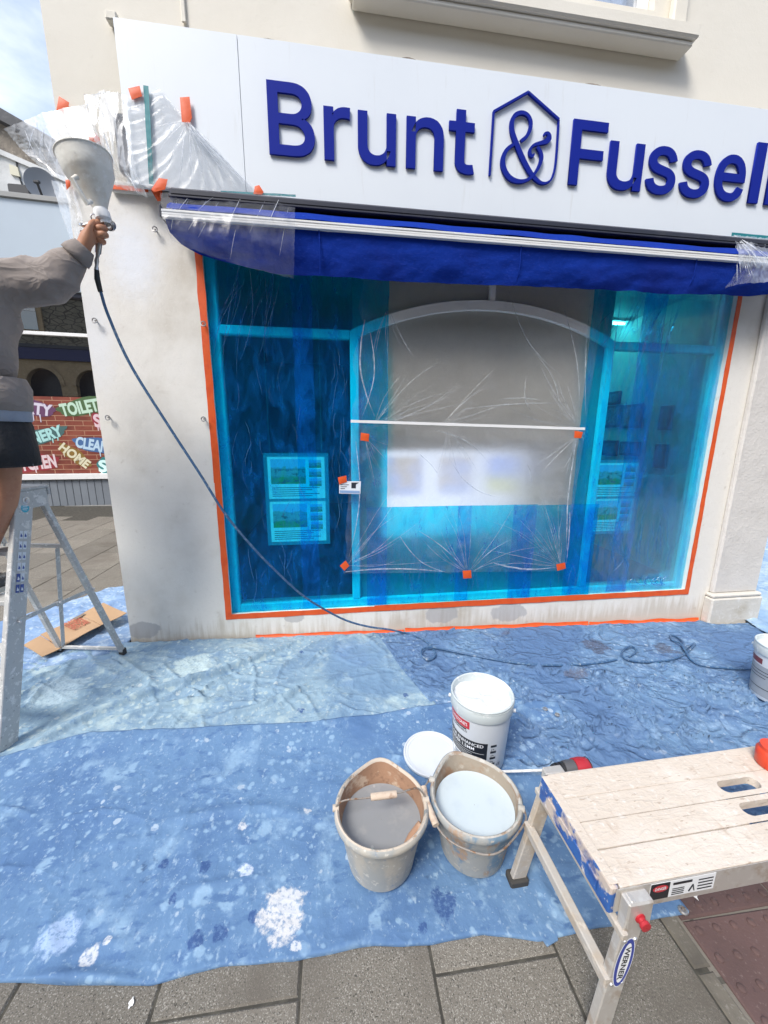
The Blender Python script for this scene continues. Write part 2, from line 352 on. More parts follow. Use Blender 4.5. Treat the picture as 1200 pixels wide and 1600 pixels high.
def put_slab(me, name, x, y, dz, sw=0):
    o = bpy.data.objects.new(name, me); COL.objects.link(o); o.parent = paving
    o.location = (x, y, float(gz(x))+dz); o.rotation_euler = (random.gauss(0, .003), tilt+random.gauss(0, .003), random.gauss(0, .004)); return o
SL = slab_mesh('paving_slab', .393, .595, .05, M_slab); SH = slab_mesh('paving_slab', .385, .292, .05, M_slab)
for i in range(-18, 3):
    xc = -.126+.398*i+.199
    for j in range(-3, 11):
        yc = -1.99+.6*j+(.3 if i % 2 == 0 else 0)-.3
        if yc > 5.6 or yc < -2.9: continue
        front = yc < -1.45 and xc > -2.3
        left = xc < -1.55 and yc > -.6 and not (xc > -1.9 and yc > 4)
        if front or left: put_slab(SL, 'paving_slab', xc, yc, random.uniform(-.002, .002))
TS = slab_mesh('tactile_slab', .393, .393, .05, M_tact, True)
for i in range(4):
    for j in range(3):
        put_slab(TS, 'tactile_slab', 1.137+.2+.4*i, -1.96-.2-.4*(j-1), random.uniform(-.001, .002))
KS = slab_mesh('edging_stone', .056, .9, .05, M_kerb)
for j in range(2): put_slab(KS, 'edging_stone', 1.100, -2.53+.91*j, .001)

# ------------------------------------------------------------------ the shop building
BL, BR, TOP = -1.515, 3.79, 7.2
OX0, OX1, OZ0, OZ1 = -.79, 3.115, .235, 2.86       # shop window opening
UX0, UX1, UZ0, UZ1 = .80, 2.12, 4.285, 5.7          # first-floor window opening
shop = thing('shop_building', 'cream rendered corner shop with a wide window under a white fascia sign', 'building', (1.14, 0, 0))
def holed(xs, zs, holes, y0, y1):
    mb = MB()
    inside = lambda x, z: any(a < x < b and c < z < d for a, b, c, d in holes)
    for i in range(len(xs)-1):
        for k in range(len(zs)-1):
            a, b, c, d = xs[i], xs[i+1], zs[k], zs[k+1]
            if inside((a+b)/2, (c+d)/2): continue
            mb.add([(a, y0, c), (b, y0, c), (b, y0, d), (a, y0, d)], [(0, 1, 2, 3)]); mb.add([(a, y1, c), (b, y1, c), (b, y1, d), (a, y1, d)], [(3, 2, 1, 0)])
    for a, b, c, d in holes:
        mb.add([(a, y0, c), (b, y0, c), (b, y1, c), (a, y1, c)], [(0, 1, 2, 3)]); mb.add([(a, y0, d), (b, y0, d), (b, y1, d), (a, y1, d)], [(3, 2, 1, 0)])
        mb.add([(a, y0, c), (a, y1, c), (a, y1, d), (a, y0, d)], [(0, 1, 2, 3)]); mb.add([(b, y0, c), (b, y1, c), (b, y1, d), (b, y0, d)], [(3, 2, 1, 0)])
    return mb
mb = holed([BL, OX0, OX1, BR], [-.4, OZ0, OZ1, 3.0], [(OX0, OX1, OZ0, OZ1)], 0, .28)
mb.add([(BL, 0, -.4), (BL, .28, -.4), (BL, .28, 3), (BL, 0, 3)], [(0, 1, 2, 3)]); mb.add([(BR, 0, -.4), (BR, .28, -.4), (BR, .28, 3), (BR, 0, 3)], [(0, 1, 2, 3)])
obj('wall', mb, M_wall, shop, smooth=False)
mb = holed([BL, UX0, UX1, BR], [3.0, UZ0, UZ1, TOP], [(UX0, UX1, UZ0, UZ1)], 0.004, .284)
for x in (BL, BR): mb.add([(x, .004, 3), (x, .284, 3), (x, .284, TOP), (x, .004, TOP)], [(0, 1, 2, 3)])
obj('upper_wall', mb, M_wall_up, shop, smooth=False)
mb = MB(); mb.box(BL, .286, -.4, BL+.25, 9, TOP); obj('side_wall', mb, M_wall, shop, smooth=False)
mb = MB(); mb.box(BR-.25, .286, -.4, BR, 9, TOP); obj('side_wall', mb, M_wall, shop, smooth=False)
mb = MB(); mb.box(BL, 0, TOP+.002, BR, 9, TOP+.2); obj('roof', mb, M_dark, shop, smooth=False)
mb = MB(); mb.box(BL+.25, 8.8, -.4, BR-.25, 9, TOP); obj('back_wall', mb, M_wall, shop, smooth=False)
# vertical joint and short ledge at the top of the corner
mb = MB(); a = W(283, -30); b = W(290, 38); mb.cbox(a[0]-.012, -.012, b[2], a[0]+.012, .0, 7.1, .004); obj('render_bead', mb, M_wall_up, shop)
mb = MB(); a = W(170, 25); b = W(184, 45); mb.cbox(a[0], -.05, b[2], b[0]+.02, .0, a[2]-.01, .006); obj('ledge', mb, M_wall_up, shop)
a = W(180, 297); b = W(240, 312); mb = MB(); mb.cbox(BL+.25, -.035, a[2]-.02, -.98, .0, a[2]+.035, .01); obj('cornice', mb, M_wall, shop)
# pilaster and plinth on the right
px = W(1108, 915)[0]
mb = MB(); mb.cbox(px, -.045, .21, BR+.03, .0, 3.2, .012); obj('pilaster', mb, M_pil, shop)
mb = MB(); mb.cbox(px-.035, -.085, -.2, BR+.06, .0, .175, .012); obj('plinth', mb, M_plinth, shop)
mb = MB(); mb.cbox(px-.03, -.08, .176, BR+.05, .0, .212, .012); obj('plinth_cap', mb, M_plinth, shop)
# first-floor window sill, frame and curtain
sz = W(1090, 85, -.13)[2]+.06; sx0, sx1 = .15, W(1090, 85, -.13)[0]
mb = MB(); mb.cbox(sx0+.02, -.105, sz, sx1-.02, .0, sz+.028, .006); mb.cbox(sx0, -.13, sz+.029, sx1, .0, sz+.105, .010); obj('window_sill', mb, M_wall_up, shop)
mb = MB(); mb.cbox(UX1+.10, -.05, sz+.106, UX1+.20, .0, 6, .01); obj('architrave', mb, M_wall_up, shop); mb = MB(); mb.cbox(UX0-.20, -.05, sz+.106, UX0-.10, .0, 6, .01); obj('architrave', mb, M_wall_up, shop)
up = obj('upper_window', (lambda m: (m.cbox(UX0, .06, UZ0, UX0+.07, .12, UZ1, .006), m.cbox(UX1-.07, .06, UZ0, UX1, .12, UZ1, .006), m.cbox(UX0+.07, .06, UZ0, UX1-.07, .12, UZ0+.06, .006), m.cbox(UX0+.07, .06, UZ1-.06, UX1-.07, .12, UZ1, .006)) and m)(MB()), M_pvc, shop)
M_curt = surf('net_curtain', (.50, .60, .74), .9, layers=[('n', 4, (.42, .52, .68), .4, .7, (8, 1, .5))], co='World')
xs = np.linspace(UX0+.03, UX1-.03, 160); A = np.array([[(x, .22+.028*math.sin(x*62+z)+.02*float(perlin(x*9, z, 3)), z) for x in xs] for z in np.linspace(UZ0, UZ1, 4)])
mb = MB(); mb.grid(A); obj('curtain', mb, M_curt, up)
def glass(name, rough=0., tint=(1, 1, 1), g=.07):
    m = bpy.data.materials.new(name); m.use_nodes = True; nt = m.node_tree; nt.nodes.clear()
    fr = new(nt, 'Fresnel', {'IOR': 1.5}).outputs[0]; f = math_(nt, 'MINIMUM', math_(nt, 'ADD', math_(nt, 'MULTIPLY', fr, .6), 0.0), .95)
    s = new(nt, 'MixShader', {0: f, 1: new(nt, 'BsdfTransparent', {'Color': tint}).outputs[0], 2: new(nt, 'BsdfGlossy', {'Roughness': rough, 'Color': (1, 1, 1)}).outputs[0]}).outputs[0]
    nt.links.new(s, new(nt, 'OutputMaterial').inputs[0]); return m
M_glass = glass('window_glass')
mb = MB(); mb.box(UX0+.07, .085, UZ0+.06, UX1-.07, .091, UZ1-.06); obj('pane', mb, M_glass, up, smooth=False)

# ------------------------------------------------------------------ shop window: frame, mullions, arch, panes (set back in the wall)
FY0, FY1 = .045, .105
fw_ = .062
mb = MB(); mb.cbox(OX0, FY0, OZ0, OX0+fw_, FY1, OZ1, .006); mb.cbox(OX1-fw_, FY0, OZ0, OX1, FY1, OZ1, .006); mb.cbox(OX0+fw_, FY0, OZ0, OX1-fw_, FY1, OZ0+fw_, .006); mb.cbox(OX0+fw_, FY0, OZ1-fw_, OX1-fw_, FY1, OZ1, .006)
win = obj('shop_window', mb, M_pvc, shop)
mxl = (W(556, 800, FY0)[0]-.031, W(556, 800, FY0)[0]+.031); mxr = (W(936, 700, FY0)[0]-.033, W(936, 700, FY0)[0]+.031)
TZ = W(337, 514, FY0)[2]                                  # transom height
for m_ in (mxl, mxr):
    mb = MB(); mb.cbox(m_[0], FY0-.004, OZ0+fw_+.001, m_[1], FY1, TZ+.03, .006); obj('mullion', mb, M_pvc, win)
for a, b in ((OX0+fw_, mxl[0]), (mxr[1], OX1-fw_)):
    mb = MB(); mb.cbox(a+.001, FY0-.002, TZ-.03, b-.001, FY1, TZ+.03, .006); obj('transom', mb, M_pvc, win)
az = W(768, 470, FY0)[2]; xa, xb = mxl[0]+.01, mxr[1]-.01; xm = (xa+xb)/2
def archz(x, base, top): return top-(top-base)*((x-xm)/((xb-xa)/2))**2*1.0
ab = TZ+.03
# segment of a circle through both ends and the crown
hh = az-ab; cc_ = (xb-xa)/2; Rad = (cc_**2+hh**2)/(2*hh); zc = az-Rad
mb = MB(); pts = []
for t in np.linspace(-math.asin(cc_/Rad), math.asin(cc_/Rad), 49): pts.append((math.sin(t), math.cos(t)))
fs = []; vs = []
for s_, c_ in pts:
    for rr, yy in ((Rad, FY0-.006), (Rad-.062, FY0-.006), (Rad-.062, FY1), (Rad, FY1)): vs.append((xm+rr*s_, yy, zc+rr*c_))
for i in range(48):
    for k in range(4): fs.append((i*4+k, i*4+(k+1) % 4, i*4+4+(k+1) % 4, i*4+4+k))
mb.add(vs, fs); obj('arch_bar', mb, M_pvc, win)
ux = W(771, 450, FY0)[0]; mb = MB(); mb.cbox(ux-.022, FY0, az-.003, ux+.022, FY1, OZ1-fw_, .005); obj('mullion', mb, M_pvc, win)
GY = .075
def pane(x0, z0, x1, z1, mat, th=.006):
    mb = MB(); mb.box(x0, GY, z0, x1, GY+th, z1); return obj('pane', mb, mat, win, smooth=False)
pane(OX0+fw_, OZ0+fw_, mxl[0], TZ-.03, M_glass); pane(OX0+fw_, TZ+.03, mxl[0]+.02, OZ1-fw_, M_glass)
pane(mxr[1], OZ0+fw_, OX1-fw_, TZ-.03, M_glass); pane(mxr[1]-.02, TZ+.03, OX1-fw_, OZ1-fw_, M_glass)
def frosted():
    m = bpy.data.materials.new('frosted_glass'); m.use_nodes = True; nt = m.node_tree; nt.nodes.clear()
    Rf = new(nt, 'BsdfRefraction', {'Color': (.93, .94, .95), 'IOR': 1.42, 'Roughness': .46}).outputs[0]
    D = new(nt, 'BsdfDiffuse', {'Color': (.60, .575, .52)}).outputs[0]; T = new(nt, 'BsdfTranslucent', {'Color': (.6, .6, .6)}).outputs[0]
    a = new(nt, 'MixShader', {0: .35, 1: D, 2: T}).outputs[0]; a = new(nt, 'MixShader', {0: .52, 1: Rf, 2: a}).outputs[0]
    g = new(nt, 'BsdfGlossy', {'Roughness': .5}).outputs[0]; a = new(nt, 'MixShader', {0: new(nt, 'Fresnel', {'IOR': 1.3}).outputs[0], 1: a, 2: g}).outputs[0]
    nt.links.new(a, new(nt, 'OutputMaterial').inputs[0]); return m
M_frost = frosted()
def arch_pane(x0, x1, zfun0, zfun1, name='pane'):
    xs = np.linspace(x0, x1, 33); mb = MB()
    f = [(x, GY, zfun0(x)) for x in xs]+[(x, GY, zfun1(x)) for x in xs[::-1]]; n = len(xs)
    for y, flip in ((GY, 0), (GY+.006, 1)):
        vs = [(x, y, zfun0(x)) for x in xs]+[(x, y, zfun1(x)) for x in xs]
        mb.add(vs, [(i, i+1, n+i+1, n+i) if not flip else (n+i, n+i+1, i+1, i) for i in range(n-1)])
    vs = [(x, GY, z(x)) for z in (zfun0, zfun1) for x in xs]+[(x, GY+.006, z(x)) for z in (zfun0, zfun1) for x in xs]
    mb.add(vs, [(i, i+1, 2*n+i+1, 2*n+i) for i in range(n-1)]+[(n+i, n+i+1, 3*n+i+1, 3*n+i) for i in range(n-1)]+[(0, n, 3*n, 2*n), (n-1, 2*n-1, 4*n-1, 3*n-1)])
    return obj('pane', mb, M_frost, win, smooth=False)
circ = lambda r: (lambda x: zc+math.sqrt(max(r*r-(x-xm)**2, 0)))
arch_pane(mxl[1], mxr[0], lambda x: OZ0+fw_, circ(Rad-.062))
arch_pane(mxl[0]+.021, ux-.022, circ(Rad-.002), lambda x: OZ1-fw_); arch_pane(ux+.022, mxr[1]-.021, circ(Rad-.002), lambda x: OZ1-fw_)

# ------------------------------------------------------------------ the room behind the glass
M_in = surf('inside_wall', (.55, .60, .58), .8, co='World'); M_floor = surf('inside_floor', (.10, .09, .085), .6, layers=[('n', 20, (.13, .12, .11), .4, .7)], co='World')
mb = MB(); mb.box(BL+.26, .285, -.05, BR-.26, 5.2, .14); obj('inside_floor', mb, M_floor, shop, smooth=False)
mb = MB(); mb.box(BL+.26, .285, 2.93, BR-.26, 5.2, 2.98); obj('ceiling', mb, M_in, shop, smooth=False)
mb = MB(); mb.box(BL+.251, 5.2, .0, BR-.251, 5.3, 3.0); obj('inside_wall', mb, M_in, shop, smooth=False)
mb = MB(); mb.box(BL+.251, .29, .14, BL+.27, 5.2, 2.93); obj('inside_wall', mb, M_in, shop, smooth=False)
mb = MB(); mb.box(BR-.27, .29, .14, BR-.251, 5.2, 2.93); obj('inside_wall', mb, M_in, shop, smooth=False)
mb = MB(); mb.box(1.90, .40, .141, 1.98, 5.19, 2.92); obj('blocking_partition', mb, M_in, shop, smooth=False)  # wall added and run forward to keep tube light off the frosted pane
M_tube = emit('lit_tube', (1, .97, .9), 24)
for k, (x, y) in enumerate(((2.85, 1.6), (2.75, 3.2))):
    t = thing('ceiling_light', ('lit ceiling tube nearest the glass inside the right pane', 'lit ceiling tube far back inside the right pane')[k], 'ceiling light', (x, y, 2.88), 0, 'tube lights on the shop ceiling')
    mb = MB(); mb.cbox(x-.65, y-.05, 2.90, x+.65, y+.05, 2.928, .004); obj('housing', mb, M_white, t)
    mb = MB(); mb.tube([(x-.6, y, 2.885), (x+.6, y, 2.885)], .014, 10); obj('tube', mb, M_tube, t)
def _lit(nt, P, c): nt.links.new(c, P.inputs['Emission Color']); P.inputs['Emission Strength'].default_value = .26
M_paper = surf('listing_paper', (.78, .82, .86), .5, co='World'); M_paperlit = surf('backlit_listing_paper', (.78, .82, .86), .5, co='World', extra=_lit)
M_frame_dk = surf('black_frame', (.03, .035, .05), .4)
def photo_mat(name, seed, sky_=(.35, .5, .75), mid=(.35, .36, .33), low=(.12, .28, .06)):
    m = surf(name, mid, .35, co='Generated'); nt = m.node_tree; P = next(n for n in nt.nodes if n.type == 'BSDF_PRINCIPLED')
    q = new(nt, 'Mapping', {'Vector': coords(nt, 'Generated'), 'Location': (seed*3.1, 0, seed*1.7)}).outputs[0]; z = new(nt, 'SeparateXYZ', {0: coords(nt, 'Generated')}).outputs[2]
    n = noise(nt, 4.5, 6, q, .7); zz = math_(nt, 'ADD', z, math_(nt, 'MULTIPLY', math_(nt, 'SUBTRACT', n, .5), .45))
    c = mixc(nt, smooth_(nt, zz, .22, .34), low, mid); c = mixc(nt, smooth_(nt, n, .5, .62), c, (.10, .11, .09)); c = mixc(nt, smooth_(nt, zz, .62, .7), c, sky_)
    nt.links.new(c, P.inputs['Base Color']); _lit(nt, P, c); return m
PH = [photo_mat('house_photo', k) for k in range(4)]
PD = [surf('dim_print', (.10+.02*k, .13, .16), .4, co='Generated', layers=[('n', 6, (.22, .24, .25), .5, .6), ('n', 9+k, (.04, .05, .06), .52, .6)]) for k in range(4)]
M_ink = surf('ink', (.05, .06, .09), .6)
def listing(parent, x0, z0, x1, z1, y, k, extra_small=True):
    """one property sheet: paper, big photo, small photos, lines of text"""
    wd, ht = x1-x0, z1-z0
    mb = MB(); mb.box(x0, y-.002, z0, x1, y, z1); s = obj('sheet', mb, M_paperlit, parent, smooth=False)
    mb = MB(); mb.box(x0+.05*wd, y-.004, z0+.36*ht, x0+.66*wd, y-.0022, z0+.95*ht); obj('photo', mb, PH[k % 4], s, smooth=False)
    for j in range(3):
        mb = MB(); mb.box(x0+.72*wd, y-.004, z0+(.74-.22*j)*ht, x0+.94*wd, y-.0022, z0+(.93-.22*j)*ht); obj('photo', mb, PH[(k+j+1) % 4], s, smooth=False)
    mb = MB()
    for j in range(5): mb.box(x0+.06*wd, y-.0035, z0+(.26-.05*j)*ht, x0+(.9-.13*(j*7 % 3))*wd, y-.0022, z0+(.275-.05*j)*ht)
    obj('text_lines', mb, M_ink, s, smooth=False)
# acrylic listing holder behind the left pane: two sheets one above the other
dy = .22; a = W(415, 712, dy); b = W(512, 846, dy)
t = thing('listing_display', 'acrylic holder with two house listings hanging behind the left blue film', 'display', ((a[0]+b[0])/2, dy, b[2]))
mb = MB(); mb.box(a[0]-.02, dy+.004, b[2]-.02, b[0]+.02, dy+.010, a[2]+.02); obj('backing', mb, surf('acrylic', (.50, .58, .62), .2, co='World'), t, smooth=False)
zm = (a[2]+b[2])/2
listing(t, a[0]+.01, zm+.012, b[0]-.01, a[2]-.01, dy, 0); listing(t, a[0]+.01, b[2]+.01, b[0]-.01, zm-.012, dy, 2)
mb = MB(); mb.tube([(a[0]+.03, dy+.006, a[2]+.02), (a[0]+.03, dy+.006, 2.9)], .0015, 6); mb.tube([(b[0]-.03, dy+.006, a[2]+.02), (b[0]-.03, dy+.006, 2.9)], .0015, 6); obj('wire', mb, M_alu, t)
# lit display close behind the frosted pane
dy = .22; a = W(603, 706, dy); b = W(843, 838, dy)
t = thing('lit_display', 'wide lit display of listings glowing blurred behind the frosted middle pane', 'display', ((a[0]+b[0])/2, dy, b[2]))
def lit_mat():
    m = bpy.data.materials.new('backlit_print'); m.use_nodes = True; nt = m.node_tree; nt.nodes.clear(); g = coords(nt, 'Generated')
    x, z = (lambda s: (s.outputs[0], s.outputs[2]))(new(nt, 'SeparateXYZ', {0: g})); c = new(nt, 'RGB').outputs[0]; c.default_value = (.72, .82, 1, 1)
    fx = math_(nt, 'FRACT', math_(nt, 'MULTIPLY', x, 3.)); inx = math_(nt, 'MULTIPLY', smooth_(nt, fx, .06, .1), math_(nt, 'SUBTRACT', 1., smooth_(nt, fx, .72, .78)))
    inz = math_(nt, 'MULTIPLY', smooth_(nt, z, .48, .52), math_(nt, 'SUBTRACT', 1., smooth_(nt, z, .92, .95))); n = noise(nt, 5, 4, g)
    ph = mixc(nt, smooth_(nt, n, .4, .6), (.42, .40, .40), (.30, .42, .80)); ph = mixc(nt, smooth_(nt, x, .6, .75), ph, mixc(nt, smooth_(nt, z, .62, .75), (.55, .62, .25), (.22, .38, .95)))
    c = mixc(nt, math_(nt, 'MULTIPLY', inx, inz), c, ph)
    lo = math_(nt, 'MULTIPLY', inx, math_(nt, 'SUBTRACT', 1., smooth_(nt, z, .2, .28))); c = mixc(nt, math_(nt, 'MULTIPLY', lo, .5), c, (.5, .55, .75))
    nt.links.new(new(nt, 'Emission', {'Color': c, 'Strength': 1.9}).outputs[0], new(nt, 'OutputMaterial').inputs[0]); return m
mb = MB(); mb.box(a[0], dy, b[2]-.02, b[0], dy+.02, a[2]); obj('screen', mb, lit_mat(), t, smooth=False)
mb = MB(); mb.cbox(a[0], dy+.021, b[2]-.02, b[0], dy+.05, a[2], .004); obj('case', mb, M_white, t)
dy = .20; b2 = W(843, 905, dy)
mb = MB(); mb.box(a[0]+.05, dy+.03, OZ0+.02, b[0]-.05, dy+.33, .62); solo('low_cupboard', mb, surf('blue_laminate', (.05, .07, .16), .5), 'dark blue low cupboard standing under the lit display behind the glass', 'cupboard', smooth=False)
# right: second listing holder, framed pictures on the wall, a desk and a chair
dy = .30; a = W(925, 722, dy); b = W(985, 830, dy)
t = thing('listing_display', 'acrylic holder with listings hanging behind the right blue film', 'display', ((a[0]+b[0])/2, dy, b[2]))
mb = MB(); mb.box(a[0]-.02, dy+.004, b[2]-.02, b[0]+.02, dy+.010, a[2]+.02); obj('backing', mb, surf('acrylic_right', (.55, .63, .66), .2, co='World'), t, smooth=False)
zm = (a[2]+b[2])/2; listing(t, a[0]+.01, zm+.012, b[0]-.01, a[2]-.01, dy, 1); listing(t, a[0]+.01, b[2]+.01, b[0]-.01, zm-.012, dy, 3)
mb = MB(); mb.tube([(a[0]+.03, dy+.006, a[2]+.02), (a[0]+.03, dy+.006, 2.9)], .0015, 6); mb.tube([(b[0]-.03, dy+.006, a[2]+.02), (b[0]-.03, dy+.006, 2.9)], .0015, 6); obj('wire', mb, M_alu, t)
# pictures hang on the inside of the right-hand wall, seen at a slant
XW = BR-.272
def WX(x, y, X):
    d = ray(x, y); return CAM+d*((X-CAM[0])/d[0])
pics = [(952, 612, 970, 632), (947, 634, 970, 668), (976, 632, 1004, 669), (945, 688, 965, 712), (972, 690, 1000, 712), (1036, 634, 1050, 672), (1028, 694, 1042, 732)]
names = ['small dark notice above the row of framed listings inside', 'framed listing beside the right mullion, upper row inside', 'larger framed listing in the upper row, under the notice', 'framed listing beside the right mullion, lower row inside', 'framed listing in the lower row, left of the narrow frames', 'narrow upper framed listing nearest the right jamb inside', 'narrow lower framed listing nearest the right jamb inside']
for k, (x0, y0, x1, y1) in enumerate(pics):
    a = WX(x0, y0, XW); b = WX(x1, y1, XW); yb, ya = float(a[1]), float(b[1]); z1, z0 = float((a[2]+WX(x1, y0, XW)[2])/2), float((b[2]+WX(x0, y1, XW)[2])/2)
    t = thing('framed_listing', names[k], 'picture', (XW, (ya+yb)/2, z0), 0, 'framed listings on the inside wall')
    mb = MB(); mb.cbox(XW-.03, ya, z0, XW-.001, yb, z1, .005); obj('frame', mb, M_frame_dk, t)
    mb = MB(); mb.box(XW-.034, ya+.03, z0+.03, XW-.031, yb-.03, z1-.03); obj('print', mb, PD[k % 4], t, smooth=False)
t = thing('office_chair', 'dark office chair with a curved arm behind the right pane', 'chair', (2.75, 1.3, .14))
mb = MB(); mb.cbox(2.52, 1.08, .56, 2.98, 1.52, .64, .03); obj('seat', mb, M_frame_dk, t)
mb = MB(); mb.cbox(2.52, 1.53, .66, 2.98, 1.59, 1.22, .025); obj('backrest', mb, M_frame_dk, t)
mb = MB(); mb.tube([(2.75, 1.3, .2), (2.75, 1.3, .56)], .03, 12)
for k in range(5): mb.tube([(2.75, 1.3, .22), (2.75+.28*math.cos(k*1.2566), 1.3+.28*math.sin(k*1.2566), .165)], .018, 8)
obj('base', mb, M_frame_dk, t)
for sx_ in (-.27, .27): mb = MB(); mb.tube(spline([(2.75+sx_, 1.5, .6), (2.75+sx_, 1.5, .8), (2.75+sx_, 1.3, .83), (2.75+sx_, 1.12, .79), (2.75+sx_, 1.1, .6)], 14), .018, 8); obj('arm', mb, M_frame_dk, t)
t = thing('office_desk', 'pale desk standing deep in the shop behind the right pane', 'desk', (2.5, 2.1, .14))
mb = MB(); mb.cbox(1.9, 1.8, .84, 2.95, 2.4, .88, .006); obj('desktop', mb, M_white, t)
for x in (1.92, 2.9): mb = MB(); mb.cbox(x, 1.82, .14, x+.03, 2.38, .839, .004); obj('side_panel', mb, M_white, t)

